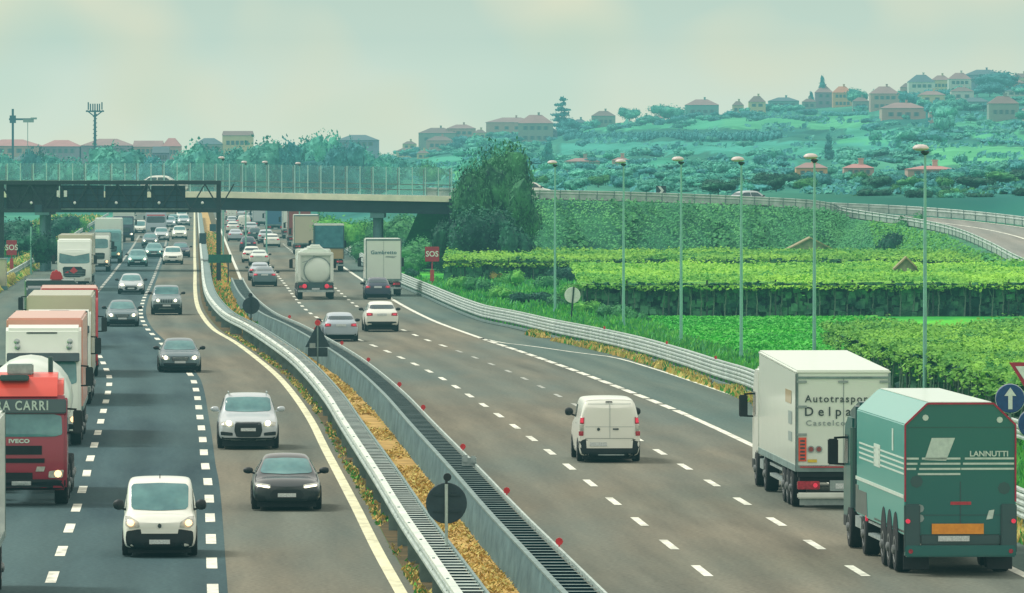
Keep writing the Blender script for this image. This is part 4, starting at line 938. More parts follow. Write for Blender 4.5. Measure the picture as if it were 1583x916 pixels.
while d < 334: vine(SK(d) + .5 + rr.random() * .4, d, i, 'vine trunk under the diagonal edge of the near vineyard', 'vines along the near block'); d += 1.1 + rr.random() * .7; i += 1
dk = leaf_mat('shade_under_vines', (96, 164, 122), (26, 82, 70), .9)  # darker leaf colour painted for the shade under the canopy
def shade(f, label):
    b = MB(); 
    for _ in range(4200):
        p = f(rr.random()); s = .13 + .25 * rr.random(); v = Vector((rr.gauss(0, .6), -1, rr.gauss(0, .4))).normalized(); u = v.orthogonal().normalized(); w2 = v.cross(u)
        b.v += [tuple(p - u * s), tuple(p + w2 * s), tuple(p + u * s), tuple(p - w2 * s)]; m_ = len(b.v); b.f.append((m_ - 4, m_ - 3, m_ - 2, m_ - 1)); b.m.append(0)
    tag(b.build('vine_shade_leaves', dk, norm=False), label, 'undergrowth', kind='stuff')
shade(lambda u: Vector((4.5 + 34 * u, 466.9 + rr.random() * 2.5, rr.random() * 1.8)), 'leaves coloured dark for the shade inside the middle vineyard block')
shade(lambda u: Vector((SK(234 + 100 * u) + .9 + rr.random() * 2.0, 234 + 100 * u, rr.random() * 1.7)), 'leaves coloured dark for the shade inside the near vineyard block')
shade(lambda u: Vector((-5 + 42 * u, 587 + rr.random() * 2, rr.random() * 1.7)), 'leaves coloured dark for the shade inside the far vineyard block')

# field huts and tree on the embankment foot
def hut(px0, px1, yt, yb, d, wallm, roofm, label, ridge=.4, name='field_hut', cat='hut', zb=None):
    s = d / F; x = ((px0 + px1) / 2 - CX) * s; w_ = (px1 - px0) * s / 2; z1 = H + (HY - yt) * s; z0 = 0 if zb is None else zb
    r = empty(name, (x, d, z0)); tag(r, label, cat); h = z1 - z0; e = h * (1 - ridge)
    b = MB(); b.prism([(-w_, -.5), (w_, -.5), (w_, e), (0, h - .05), (-w_, e)], 'y', 0, w_ * 1.8); b.build('wall', M[wallm] if isinstance(wallm, str) else wallm, r)
    b = MB(); 
    for sgn in (-1, 1): b.prism([(0, h), (sgn * w_ * 1.14, e - .1 * h * ridge), (sgn * w_ * 1.14, e - .1 * h * ridge - .12), (0, h - .12)], 'y', -.25, w_ * 1.8 + .25)
    b.build('roof', M[roofm] if isinstance(roofm, str) else roofm, r)
    b = MB(); b.bx(-w_ * .25, w_ * .2, -.04, -.01, 0, e * .75); b.build('door', M['dsteel'], r); return r
M['hutwall'] = var_mat('hut_stone', (168, 176, 144), (96, 112, 96), 1.5, .9); M['hutroof'] = var_mat('hut_tiles', (176, 164, 126), (124, 124, 98), 2, .9)
M['straw'] = var_mat('hut_thatch', (142, 160, 118), (76, 116, 84), 1.2, .9)
hut(1384, 1418, 396, 432, 500, 'hutwall', 'hutroof', 'small stone field hut with gable roof among the vines', .22)
hut(1208, 1298, 366, 392, 644, 'hutwall', 'hutroof', 'low wide shed with a shallow tiled roof at the embankment foot', .42)
img_tree(1374, 356, 42, 656, 'round', 'leafdark', 'small round dark tree behind the field hut at the embankment foot', None, 1)
img_tree(1402, 330, 44, 668, 'round', 'leafmid', 'loose green tree below the ramp edge behind the field hut', None, 1)
img_tree(1452, 352, 30, 655, 'bush', 'leafmid', 'bush on the bright slope below the curved ramp', None, 1, name='bush', cat='bush', trunk=False)

# ---------------------------------------------------------------- lamp posts in the field
def lamp(x, d, ztop, label, hs=1.0, name='street_lamp', zb=0.0, group=None):
    r = empty(name, (x, d, zb)); tag(r, label, 'lamp post', group); h = ztop - zb
    b = MB(); b.cyl((0, 0, 0), (0, 0, h * .5), .085, 10, .07); b.cyl((0, 0, h * .5), (0, 0, h - .35), .07, 10, .045); b.cyl((0, 0, 0), (0, 0, .5), .12, 10); b.build('pole', M['pole'], r)
    b = MB(); b.lathe([(.05, h - .42), (.16, h - .32), (.15, h - .28), (.1, h - .26)], (0, 0, 0), 14, 'z'); b.build('neck', M['dsteel'], r)
    b = MB(); b.lathe([(.08, h - .26), (.24, h - .23), (.3, h - .17), (.29, h - .12), (.21, h - .05), (.08, h - .02)], (-.16 * hs, 0, 0), 18, 'z'); b.build('lamp_shade', M['lamphead'], r, smooth=True)
    return r
LP = [(858, 490, 247, 'lamp post farthest left, rising from the verge past the white disc sign'), (964, 512, 245, 'second lamp post from the big dark trees'), (1053, 540, 241, 'third lamp post, its pale head above the ramp'), (1146, 565, 241, 'fourth lamp post, between the third and the stone shed'),
      (1259, 592, 236, 'fifth lamp post, rising behind the white box truck'), (1430, 640, 222, 'nearest and tallest lamp post, rising behind the green truck')]
for px, pb2, pt, lb in LP:
    q = G(px, pb2); lamp(q.x, q.y, H + (HY - pt) * q.y / F, lb)
for i, (px, py) in enumerate([(345, 241), (380, 248), (412, 248), (463, 250)]):
    d = 720 + i * 25; p = P(px, py, d); lamp(p.x, d, p.z, 'white-headed lamp post showing above the middle of the overpass fence', 1, zb=0, group='lamp posts behind the overpass fence')
for i, (px, py, pb2) in enumerate([(48, 350, 404), (222, 0, 0)][:1]):
    q = P(px, py, 640); b = MB(); r = empty('fence_post', (q.x, 640, 0)); tag(r, 'thin pale pole beside the left shoulder past the SOS board', 'pole'); b.cyl((0, 0, 0), (0, 0, q.z), .08); b.build('pole', M['pole'], r)

# chevron marker on the ramp
p = P(1022, 293, 690); r = empty('chevron_board', (p.x, p.y, 6.2)); tag(r, 'small black and white chevron board at the edge of the ramp', 'road sign')
b = MB(); b.bx(-.45, .45, 0, .05, .15, 1.0, 0); b.prism([(-.3, .2), (0, .57), (-.3, .95), (-.05, .95), (.25, .57), (-.05, .2)], 'y', -.02, -.005, 1); b.build('sign_board', [M['signback'], M['signwhite']], r)

# ---------------------------------------------------------------- hill: hedges, fields, trees, houses
def patch_on_hill(name, pix, mat, label=None, lift=.25, kind='structure', nx=14, ny=5):
    """pix: (x0,x1,ytop,ybot) quad on the hill, draped on the terrain"""
    x0, x1, yt, yb = pix[:4]; sl_ = pix[4] if len(pix) > 4 else 0
    b = MB()
    for j in range(ny + 1):
        for i in range(nx + 1):
            px = x0 + (x1 - x0) * i / nx; py = yb + (yt - yb) * j / ny + sl_ * (i / nx); py += 2.2 * noise.noise(Vector((px * .05, j * 3.1 + yt, 1))) * (1 if j in (0, ny) else 0); q = hill_pt(px, py); b.v.append((q.x, q.y, q.z + lift + q.y * .0004))
    for j in range(ny):
        for i in range(nx): a = j * (nx + 1) + i; b.f.append((a, a + 1, a + nx + 2, a + nx + 1)); b.m.append(0)
    return tag(b.build(name, mat, norm=False), label, None, None, kind)
def hedge(x0, x1, y, hpx, mat, label, n=None, slp=0, group='hedgerows on the hill'):
    L_ = (x1 - x0); n = n or max(3, int(L_ / 9)); q0 = hill_pt((x0 + x1) / 2, y); lob = []
    for i in range(n):
        px = x0 + L_ * (i + .5) / n; q = hill_pt(px, y + slp * (i / n - .5)); s = q.y / F; h = hpx * s * (.85 + .4 * random.random()); lob.append((q.x - q0.x, q.y - q0.y, q.z - q0.z + h * .45, L_ / n * s * .75, 3.5, h * .55))
    me = leaf_cloud('hedge', lob, int(n * 90), hpx * q0.y / F * .2, M[mat], int(x0 + y)); o = bpy.data.objects.new('hedge', me); COL.objects.link(o); o.location = q0; tag(o, label, 'hedge', group)
hedge(872, 1208, 218, 15, 'leafblue', 'longest dark hedge band crossing the middle of the hill')
hedge(1155, 1282, 187, 9, 'leafblue', 'short dark hedge high on the hill below the mauve house')
hedge(1150, 1208, 217, 16, 'leafblue', 'thick stub of hedge at the right end of the longest band')
hedge(860, 930, 196, 8, 'leafblue', 'faint hedge left on the hill below the small pitched house')
hedge(1270, 1340, 180, 8, 'leafblue', 'short hedge below the cream and orange house')
hedge(1420, 1583, 206, 6, 'leafblue', 'thin dark hedge line on the right shoulder of the hill')
hedge(1300, 1420, 240, 9, 'leafteal', 'hedge line halfway down the hill toward the right')
hedge(1480, 1600, 222, 8, 'leafblue', 'dark hedge edging the striped vineyard', slp=8)
hedge(870, 1010, 262, 10, 'leafteal', 'low hedge above the ramp near the first lamp posts')
def ht(px, pb2, hp, wp, kind, mat, label='teal tree on the hillside', group='trees scattered over the hill', dense=0):
    q = hill_pt(px, pb2); s = q.y / F; return tree((q.x, q.y, q.z - .2), hp * s, wp * s * 1.1, kind, mat, label, group, dense)
spec_trees = [(1271, 166, 50, 22, 'cypress', 'leafblue', 'tall pointed cypress beside the mauve house on the crest', None), (1254, 166, 26, 16, 'cypress', 'leafblue', 'shorter pointed cypress left of the tall one', None),
  (868, 206, 56, 40, 'cedar', 'leafblue', 'tall layered cedar on the crest right of the farmhouse', None), (880, 210, 30, 34, 'round', 'leafblue', 'round tree at the foot of the layered cedar', None),
  (973, 192, 28, 34, 'round', 'leafteal', 'round dark tree on the crest right of the small pitched house', None), (1033, 190, 32, 54, 'round', 'leafteal', 'broad round tree on the crest between two roofs', None),
  (700, 222, 22, 8, 'cypress', 'leafdark', 'thin dark cypress between the two left farmhouses', None), (1325, 168, 34, 34, 'round', 'leafteal', 'dark round tree between the cream and the pink houses', None), (1358, 146, 22, 26, 'round', 'leafteal', 'small round treetop behind the pink house', None),
  (846, 262, 44, 24, 'tall', 'leafblue', 'narrow dark tree standing alone in the fields above the bridge end', None), (1282, 246, 40, 24, 'tall', 'leafblue', 'narrow bluish tree in the fields behind the fifth lamp post', None),
  (1540, 142, 36, 66, 'round', 'leafblue', 'large dome of trees on the crest at the upper right', None), (1530, 150, 26, 50, 'round', 'leafblue', 'lower dark tree beneath the large dome of trees', None)]
for a in spec_trees: ht(*a[:7], a[7], 1 if a[4] != 'cypress' else 0)
more = [(1150, 180, 16, 18), (1215, 172, 14, 16), (1190, 176, 18, 14), (1130, 182, 12, 14), (1105, 184, 14, 14), (925, 196, 14, 22), (900, 202, 14, 20), (1405, 168, 30, 34), (1430, 172, 22, 30), (1460, 196, 40, 44), (1440, 186, 30, 26), (1480, 178, 30, 36), (1410, 228, 34, 50), (1440, 226, 30, 50), (1390, 226, 22, 36), (1460, 214, 40, 30), (1345, 206, 20, 30), (1352, 222, 22, 22), (1500, 176, 18, 40), (1520, 172, 16, 30), (1560, 182, 20, 26), (1583, 190, 22, 30), (1340, 194, 14, 20), (1500, 190, 14, 20), (1575, 148, 16, 24), (1590, 144, 18, 20), (1395, 152, 14, 16), (1330, 150, 8, 14),
        (715, 226, 20, 34), (740, 236, 30, 40), (770, 232, 22, 40), (640, 240, 16, 18), (680, 246, 16, 50), (720, 250, 26, 50), (790, 248, 26, 40), (820, 238, 24, 34), (760, 214, 12, 20), (830, 210, 16, 14), (600, 238, 16, 30), (620, 234, 12, 24), (590, 234, 12, 22), (800, 216, 14, 18)]
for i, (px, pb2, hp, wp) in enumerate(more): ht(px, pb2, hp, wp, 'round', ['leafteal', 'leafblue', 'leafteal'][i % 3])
low = [(1110, 306, 34, 54, 'leafdark'), (1150, 304, 36, 50, 'leafdark'), (1185, 300, 40, 40, 'leafdark'), (1220, 304, 26, 40, 'leafdark'), (1245, 300, 20, 34, 'leafmid'), (1272, 296, 24, 28, 'leafblue'), (1300, 300, 22, 34, 'leafteal'), (1355, 316, 52, 44, 'leafdark'), (1376, 318, 40, 22, 'leafdark'), (1330, 300, 22, 30, 'leafmid'), (1410, 310, 36, 44, 'leafmid'), (1440, 300, 40, 40, 'leafblue'), (1470, 304, 36, 40, 'leafteal'), (1508, 326, 54, 58, 'leafdark'), (1550, 318, 60, 54, 'leafmid'), (1583, 322, 56, 40, 'leafdark'), (1460, 326, 22, 30, 'leafmid'),
       (1080, 300, 30, 44, 'leafteal'), (1045, 296, 28, 40, 'leafteal'), (1005, 292, 24, 40, 'leafteal'), (965, 294, 26, 34, 'leafteal'), (925, 290, 22, 34, 'leafmid'), (890, 292, 26, 36, 'leafteal'), (860, 290, 24, 30, 'leafteal'), (835, 288, 22, 28, 'leafmid'), (1000, 276, 22, 34, 'leafblue'), (1060, 276, 22, 34, 'leafteal'), (1110, 268, 24, 32, 'leafteal'), (1170, 268, 18, 30, 'leafteal'), (1210, 262, 18, 28, 'leafblue'), (1240, 284, 18, 30, 'leafteal'), (1310, 280, 16, 30, 'leafteal'), (1390, 290, 20, 34, 'leafblue'), (1340, 262, 18, 34, 'leafteal'), (1370, 254, 14, 30, 'leafblue'), (1430, 268, 18, 30, 'leafblue'), (1480, 280, 26, 36, 'leafblue'), (1540, 272, 28, 40, 'leafteal'), (1500, 262, 16, 30, 'leafteal'), (1575, 266, 24, 34, 'leafblue'), (1200, 296, 30, 30, 'leafdark')]
for i, (px, pb2, hp, wp, m_) in enumerate(low):
    d = 800 + (i * 53 % 160) if pb2 > 286 else None
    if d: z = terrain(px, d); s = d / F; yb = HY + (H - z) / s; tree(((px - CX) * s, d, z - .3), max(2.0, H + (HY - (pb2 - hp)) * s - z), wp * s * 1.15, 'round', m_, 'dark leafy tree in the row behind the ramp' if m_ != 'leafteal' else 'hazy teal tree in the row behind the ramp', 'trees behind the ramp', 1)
    else: ht(px, pb2, hp, wp, 'round', m_)
rr2 = random.Random(77)
def hb_(px, pb2, hp, wp, mat):  # trunkless clumps standing for small trees on the hill
    q = hill_pt(px, pb2); s = q.y / F; tree((q.x, q.y, q.z - .3), hp * s, wp * s * 1.1, 'bush' if rr2.random() < .5 else 'round', mat, 'small teal clump of growth on the hillside', 'clumps of growth on the hill', 0, 'hill_tree_clump', 'bush', False)
for i in range(285):
    px = 720 + 880 * rr2.random(); top = YS(px); py = top + 8 + (292 - top) * rr2.random() ** .75
    if 860 < px < 1350 and 172 < py < 240 and rr2.random() < .85: continue
    if 1440 < px and 222 < py < 256: continue
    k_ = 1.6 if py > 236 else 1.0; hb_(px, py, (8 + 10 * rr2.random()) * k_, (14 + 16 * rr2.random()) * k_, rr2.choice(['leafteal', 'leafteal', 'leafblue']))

for i in range(70):
    px = 606 + 14.2 * i; 
    if 1255 < px < 1320: continue
    q = (px, YS(px) + 4 + 10 * rr2.random()); hb_(q[0], q[1], 10 + 10 * rr2.random(), 20 + 18 * rr2.random(), ['leafteal', 'leafblue'][i % 2])
for i in range(24):
    px = 1330 + 11 * i; py = 304 + 22 * rr2.random() * (px - 1300) / 280; d = 765 + 60 * rr2.random(); s = d / F; z = terrain(px, d)
    tree(((px - CX) * s, d, z - .4), (12 + 14 * rr2.random()) * s, (26 + 22 * rr2.random()) * s, 'bush', ['leafmid', 'leafteal', 'leafdark'][i % 3], 'green bush on the level ground behind the curved ramp', 'bushes behind the ramp', 1, 'bush', 'bush', False)
def wallm(name, c): M[name] = var_mat(name, c, tuple(v * .88 for v in c), .2, .9)
wallm('w_cream', (224, 214, 166)); wallm('w_pink', (204, 172, 158)); wallm('w_white', (222, 228, 214)); wallm('w_mauve', (160, 150, 162)); wallm('w_orange', (232, 184, 138)); wallm('w_grey', (160, 172, 160)); wallm('w_teal', (132, 184, 178)); wallm('w_lilac', (140, 160, 180))  # wall tones dulled to carry distance haze
wallm('r_pink', (170, 138, 134)); wallm('r_brown', (140, 118, 112)); wallm('r_orange', (214, 146, 110)); wallm('r_grey', (100, 124, 132)); wallm('r_rose', (196, 142, 138))
wallm('w_shutter', (128, 142, 138)); wallm('w_haze', (96, 122, 124)); M['w_pane'] = M['dglass']  # w_haze: window pane colour lightened to carry distance haze
def house(px0, px1, yt, yb, wm, rm, label, d=None, hip=True, roofh=.3, z0=None, wins=3, chim=True, name='house', cat='house'):
    if d is None: q = hill_pt((px0 + px1) / 2, max(yb, YS((px0 + px1) / 2) + 1)); d = q.y; z0 = H + (HY - yb) * d / F - 1
    s = d / F; w_ = (px1 - px0) * s / 2; z1 = H + (HY - yt) * s; z0 = 0 if z0 is None else z0; h = z1 - z0; vis = (yb - yt) * s; rh = vis * roofh; e = h - rh; dp = w_ * 1.3
    r = empty(name, (((px0 + px1) / 2 - CX) * s, d, z0)); tag(r, label, cat)
    b = MB(); b.bx(-w_ * .965, w_ * .965, 0, dp * 2 * .93, -3, e); b.build('wall', M[wm], r)
    b = MB(); g = dp * .93; rw = w_ * (.35 if hip else .96); 
    b.add([(-w_, -.3, e - .05), (w_, -.3, e - .05), (w_, 2 * g + .3, e - .05), (-w_, 2 * g + .3, e - .05), (-rw, g, h), (rw, g, h)], [(0, 1, 5, 4), (1, 2, 5), (2, 3, 4, 5), (3, 0, 4), (3, 2, 1, 0)]); rf = b.build('roof', M[rm], r)
    if chim: b = MB(); b.bx(rw * .5 - .35, rw * .5 + .35, g - .3, g + .3, h - rh * .5, h + .7); b.bx(rw * .5 - .45, rw * .5 + .45, g - .4, g + .4, h + .7, h + .85); b.build('chimney', M[wm], rf)
    bot = e - (vis - rh); nf = 2 if (vis - rh) > 5 else 1
    for f in range(nf):
        for i in range(wins):
            xx = -w_ * .75 + w_ * 1.5 * (i + .5) / wins; zc = e - (vis - rh) * (f + .5) / nf; b = MB(); ww = min(.42, w_ / wins * .3); hh = min(.6, (vis - rh) / nf * .22)
            b.bx(xx - ww, xx + ww, -.06, -.01, zc - hh, zc + hh, 0); b.bx(xx - ww * 1.9, xx - ww, -.1, -.02, zc - hh, zc + hh, 1); b.bx(xx + ww, xx + ww * 1.9, -.1, -.02, zc - hh, zc + hh, 1); b.build('window', [M['w_haze'], M['w_shutter']], r)
    return r
HS = [(646, 706, 197, 224, 'w_grey', 'r_brown', 'grey farmhouse with brown hipped roof at the left foot of the hill'), (690, 736, 192, 212, 'w_pink', 'r_pink', 'pink house peeking out behind the thin cypress'), (658, 702, 210, 232, 'w_pink', 'r_brown', 'salmon house in front of the grey farmhouse'),
 (612, 646, 228, 244, 'w_cream', 'r_brown', 'lowest cream house at the left foot of the hill'), (622, 644, 218, 231, 'w_cream', 'r_brown', 'small cream house above the lowest cream one'), (644, 664, 232, 246, 'w_cream', 'r_brown', 'tiny cream house right of the lowest cream one'),
 (750, 832, 181, 206, 'w_pink', 'r_pink', 'long pink farmhouse on the crest left of the cedar'), (800, 856, 177, 220, 'w_grey', 'r_pink', 'tall end wing of the pink farmhouse beside the cedar'), (836, 862, 196, 218, 'w_lilac', 'r_grey', 'lilac outbuilding below the cedar'),
 (914, 952, 171, 196, 'w_grey', 'r_brown', 'small house with pitched brown roof alone on the crest'), (1059, 1112, 153, 182, 'w_teal', 'r_pink', 'hipped pink roof above pale walls in mid crest'), (1132, 1150, 156, 176, 'w_cream', 'r_brown', 'little cream cottage with pitched roof on the crest'), (1157, 1184, 148, 178, 'w_cream', 'r_brown', 'cream cottage left of the long bluish roof'),
 (1188, 1236, 150, 168, 'w_teal', 'r_grey', 'long bluish house on the crest left of the cypresses'), (1260, 1288, 133, 164, 'w_mauve', 'r_pink', 'mauve house right against the tall cypress'), (1287, 1318, 133, 165, 'w_orange', 'r_orange', 'cream house with orange roof right of the mauve one'),
 (1345, 1391, 133, 170, 'w_pink', 'r_pink', 'big square pink house below the ridge'), (1362, 1432, 158, 186, 'w_pink', 'r_pink', 'broad pink house terraced below the square pink one'), (1404, 1446, 115, 152, 'w_white', 'r_grey', 'tall white house high on the ridge'), (1440, 1470, 116, 140, 'w_cream', 'r_pink', 'cream house with lit front high on the ridge'), (1466, 1502, 112, 144, 'w_white', 'r_pink', 'white house with pink roof high on the ridge'),
 (1492, 1552, 107, 134, 'w_lilac', 'r_grey', 'large bluish house topping the ridge'), (1562, 1600, 113, 134, 'w_cream', 'r_brown', 'cream house at the right end of the ridge'), (1553, 1600, 137, 148, 'w_white', 'r_grey', 'long low white house at the right edge of the hill'), (1528, 1576, 148, 186, 'w_grey', 'r_brown', 'grey stone house below the ridge at the right'), (1582, 1620, 160, 186, 'w_white', 'r_grey', 'bluish white house cut by the right side of the view'), (1486, 1530, 150, 172, 'w_teal', 'r_grey', 'low bluish roof below the large ridge house'),
 (1230, 1280, 251, 276, 'w_orange', 'r_pink', 'cream gabled house low on the hill behind the fifth lamp'), (1304, 1352, 253, 272, 'w_pink', 'r_rose', 'pink house with flat long roof among low trees'), (1402, 1480, 256, 272, 'w_pink', 'r_rose', 'long pink building low on the right slope'), (872, 928, 244, 260, 'w_grey', 'r_pink', 'pinkish roof in the fields behind the first lamp'), (946, 974, 243, 256, 'w_pink', 'r_pink', 'tiny pink roof behind the second lamp head'), (716, 746, 256, 275, 'w_cream', 'r_grey', 'pale little building behind the crown of the tallest tree')]
rv = random.Random(5); b = MB()
for _ in range(26000):
    px = 610 + 990 * rv.random(); top = YS(px); py = top + 2 + (300 - top) * rv.random()
    c = noise.noise(Vector((px * .012, py * .16, 4))) + .5 * noise.noise(Vector((px * .05, py * .3, 9)))
    if c < .34 - .2 * sm(236, 266, py) - .12 * sm(1330, 1480, px): continue
    if any(a[0] - 4 < px < a[1] + 4 and a[2] < py < a[3] + 9 for a in HS): continue
    q = hill_pt(px, py); s = (.5 + .8 * rv.random()) * q.y / 2200; z = q.z + s * .4 + rv.random() * .9 * q.y / 2200
    v = Vector((rv.gauss(0, .5), rv.gauss(-.5, .5), rv.gauss(.7, .5))).normalized(); u = v.orthogonal().normalized(); w2 = v.cross(u); C = Vector((q.x, q.y, z))
    b.v += [tuple(C - u * s), tuple(C + w2 * s * .7), tuple(C + u * s), tuple(C - w2 * s * .7)]; m_ = len(b.v); b.f.append((m_ - 4, m_ - 3, m_ - 2, m_ - 1)); b.m.append(0 if rv.random() < .6 else 1)
tag(b.build('hillside_scrub', [M['leafblue'], M['leafteal']], norm=False), 'scrub and hedgerow growth spread over the hillside fields', 'scrub', kind='stuff')
for a in HS: house(*a[:6], a[6], wins=2 if a[1] - a[0] < 30 else 4)
HS2 = [(1392, 1416, 128, 150, 'w_pink', 'r_brown', 'narrow pink house left of the tall white house'), (1318, 1344, 150, 170, 'w_grey', 'r_brown', 'grey house between the cream and the big pink house'), (1420, 1462, 140, 160, 'w_cream', 'r_pink', 'cream house right under the tall white house'), (1470, 1506, 134, 156, 'w_white', 'r_brown', 'white house just below the ridge top'), (1552, 1584, 122, 140, 'w_pink', 'r_pink', 'pink house beside the dome of trees'), (1436, 1466, 168, 186, 'w_pink', 'r_brown', 'small pink house half buried in trees below the ridge'), (1240, 1262, 152, 168, 'w_grey', 'r_brown', 'little grey house left of the cypresses'), (884, 908, 184, 200, 'w_teal', 'r_grey', 'faint teal house left of the small pitched house'), (1008, 1026, 178, 192, 'w_grey', 'r_pink', 'tiny roof between two round trees on the crest'), (732, 752, 200, 216, 'w_cream', 'r_brown', 'cream annex left of the long pink farmhouse')]
for a in HS2: house(*a[:6], a[6], wins=2)
# distant buildings on the plain
DS = [(-30, 62, 215, 240, 'w_pink', 'r_rose', 'long pink roofed block at the far left of the skyline'), (62, 124, 216, 240, 'w_mauve', 'r_rose', 'pinkish roofed block left of the branched mast'), (124, 205, 214, 240, 'w_mauve', 'r_pink', 'longest mauve roof behind the branched mast'), (205, 252, 217, 240, 'w_pink', 'r_pink', 'mauve roofed block between mast and rose house'), (250, 280, 213, 244, 'w_pink', 'r_rose', 'rose coloured house with steep roof on the skyline'), (300, 345, 213, 236, 'w_grey', 'r_grey', 'grey roof just left of the yellow house'),
 (343, 391, 202, 232, 'w_cream', 'r_brown', 'yellow house with pale front in the middle skyline'), (520, 586, 208, 228, 'w_lilac', 'r_grey', 'long bluish roof behind the trees'), (235, 262, 226, 250, 'w_lilac', 'r_grey', 'lilac block below the rose house'), (20, 60, 238, 258, 'w_white', 'r_grey', 'pale hall among trees at far left')]
for a in DS: house(*a[:6], a[6], d=2250 if a[2] < 225 else 1650, hip=(a[0] % 2 == 0), roofh=.4 if a[0] != 343 else .22, wins=5, chim=False, name='building', cat='building')
# masts
p = P(147, 160, 2050); r = empty('telecom_mast', (p.x, p.y, 0)); tag(r, 'tall lattice telecom mast with a crown of antennas', 'mast')
b = MB(); hh = p.z; b.cyl((0, 0, 0), (0, 0, hh * .93), .5, 8, .28)
for k in range(9): b.cyl((-.55, 0, hh * .5 + k * hh * .045), (.55, 0, hh * .53 + k * hh * .045), .1, 5)
b.build('tower', M['panel'], r); b = MB()
for a in (-2.2, -1.5, -.7, 0, .8, 1.5, 2.3): b.bx(a * .8 - .16, a * .8 + .16, -.2, .2, hh * .9 + abs(a) * .4, hh + (abs(a) > 2) * .4)
b.bar((-2.4, 0, hh * .92), (2.4, 0, hh * .92), .4, .4); b.bar((0, 0, hh * .86), (2.2, 0, hh * .93), .3, .3); b.bar((0, 0, hh * .86), (-2.2, 0, hh * .93), .3, .3); b.build('antenna', M['panel'], r)
p = P(20, 168, 2050); r = empty('tower_crane', (p.x, p.y, 0)); tag(r, 'thin dark mast with a short side arm at the far left', 'mast')
b = MB(); b.bx(-.28, .28, -.28, .28, 0, p.z); b.build('tower', M['panel'], r); b = MB(); z1 = P(20, 184, 2050).z; b.bar((-1, 0, z1), (5, 0, z1), .5, .5); b.bx(-.8, .8, -.5, .5, z1 - 1, z1 + 1); b.build('arm', M['panel'], r)
p = P(43, 186, 2050); r = empty('floodlight_mast', (p.x, p.y, 0)); tag(r, 'thin mast topped with a small tilted lamp array', 'mast')
b = MB(); b.cyl((0, 0, 0), (0, 0, p.z), .1, 6); b.build('pole', M['w_grey'], r); b = MB(); b.bx(-1.2, 1.6, -.4, .4, p.z - .5, p.z + .4); b.bx(.8, 2.4, -.4, .4, p.z + .3, p.z + .8); b.build('lamp_head', M['w_grey'], r)
# ---------------------------------------------------------------- vehicles
def subdiv(b, lv):
    me = bpy.data.meshes.new('cage'); me.from_pydata(b.v, [], b.f); bm = bmesh.new(); bm.from_mesh(me); bmesh.ops.recalc_face_normals(bm, faces=bm.faces); bm.to_mesh(me); bm.free()
    o = bpy.data.objects.new('cage', me); COL.objects.link(o); md = o.modifiers.new('s', 'SUBSURF'); md.levels = lv
    dg = bpy.context.evaluated_depsgraph_get(); e = bpy.data.meshes.new_from_object(o.evaluated_get(dg)); bpy.data.objects.remove(o)
    return e
def bvh_of(me): return BVHTree.FromPolygons([v.co.copy() for v in me.vertices], [tuple(p.vertices) for p in me.polygons])
VIEW = {'F': (Vector((0, 1, 0)), lambda p: Vector((p[0], -5, p[1]))), 'R': (Vector((0, -1, 0)), lambda p: Vector((-p[0], 40, p[1]))),
        'SR': (Vector((-1, 0, 0)), lambda p: Vector((6, p[0], p[1]))), 'SL': (Vector((1, 0, 0)), lambda p: Vector((-6, p[0], p[1]))), 'T': (Vector((0, 0, -1)), lambda p: Vector((p[0], p[1], 9)))}
def soft(poly, it=2, q=.1):
    for _ in range(it):
        out = []
        for i in range(len(poly)):
            a, c = poly[i], poly[(i + 1) % len(poly)]; out += [(a[0] + (c[0] - a[0]) * q, a[1] + (c[1] - a[1]) * q), (a[0] + (c[0] - a[0]) * (1 - q), a[1] + (c[1] - a[1]) * (1 - q))]
        poly = out
    return poly
def conform(b, bvh, poly, view, off=.007, mi=0, step=.12):
    """lay a flat outline onto the bodywork so it follows its curves"""
    pts = []
    for i in range(len(poly)):
        a, c = Vector(poly[i]), Vector(poly[(i + 1) % len(poly)]); k = max(1, int((c - a).length / step))
        for j in range(k): pts.append(a + (c - a) * j / k)
    cen = sum(pts, Vector((0, 0))) / len(pts); n = len(pts); dr, f = VIEW[view]; base = len(b.v)
    mr_ = max((p - cen).length for p in pts); NR = max(3, min(9, int(mr_ / .1))); QS = [1 - k / (NR + 1) for k in range(NR + 1)]
    for q in QS:
        for p in pts:
            o = f(cen + (p - cen) * q); h = bvh.ray_cast(o, dr)
            if h[0] is None:
                nn = bvh.find_nearest(Vector((o.x if view in 'FRT' else 0, 0 if view == 'F' else (5 if view == 'R' else o.y), o.z))); h = nn
            nr = h[1]; nr = nr if nr.dot(dr) < 0 else -nr
            b.v.append(tuple(h[0] + nr * off - dr * off * .4))
    o = f(cen); h = bvh.ray_cast(o, dr); h = h if h[0] is not None else bvh.find_nearest(o); nr = h[1] if h[1].dot(dr) < 0 else -h[1]; b.v.append(tuple(h[0] + nr * off - dr * off * .4))
    for r_ in range(NR):
        for i in range(n): b.f.append((base + r_ * n + i, base + r_ * n + (i + 1) % n, base + (r_ + 1) * n + (i + 1) % n, base + (r_ + 1) * n + i)); b.m.append(mi)
    for i in range(n): b.f.append((base + NR * n + i, base + NR * n + (i + 1) % n, base + (NR + 1) * n)); b.m.append(mi)
def mir(poly): return [(-x, z) for x, z in poly][::-1]
class Veh:
    def __init__(s, bvh, root): s.bvh = bvh; s.root = root
    def p(s, name, polys, view, mats, off=.007, parent=None, rnd=2):
        b = MB()
        for k, q in enumerate(polys): conform(b, s.bvh, soft(q, rnd) if rnd else q, view, off, k if isinstance(mats, list) else 0)
        return b.build(name, mats, parent or s.root, norm=False, smooth=True)

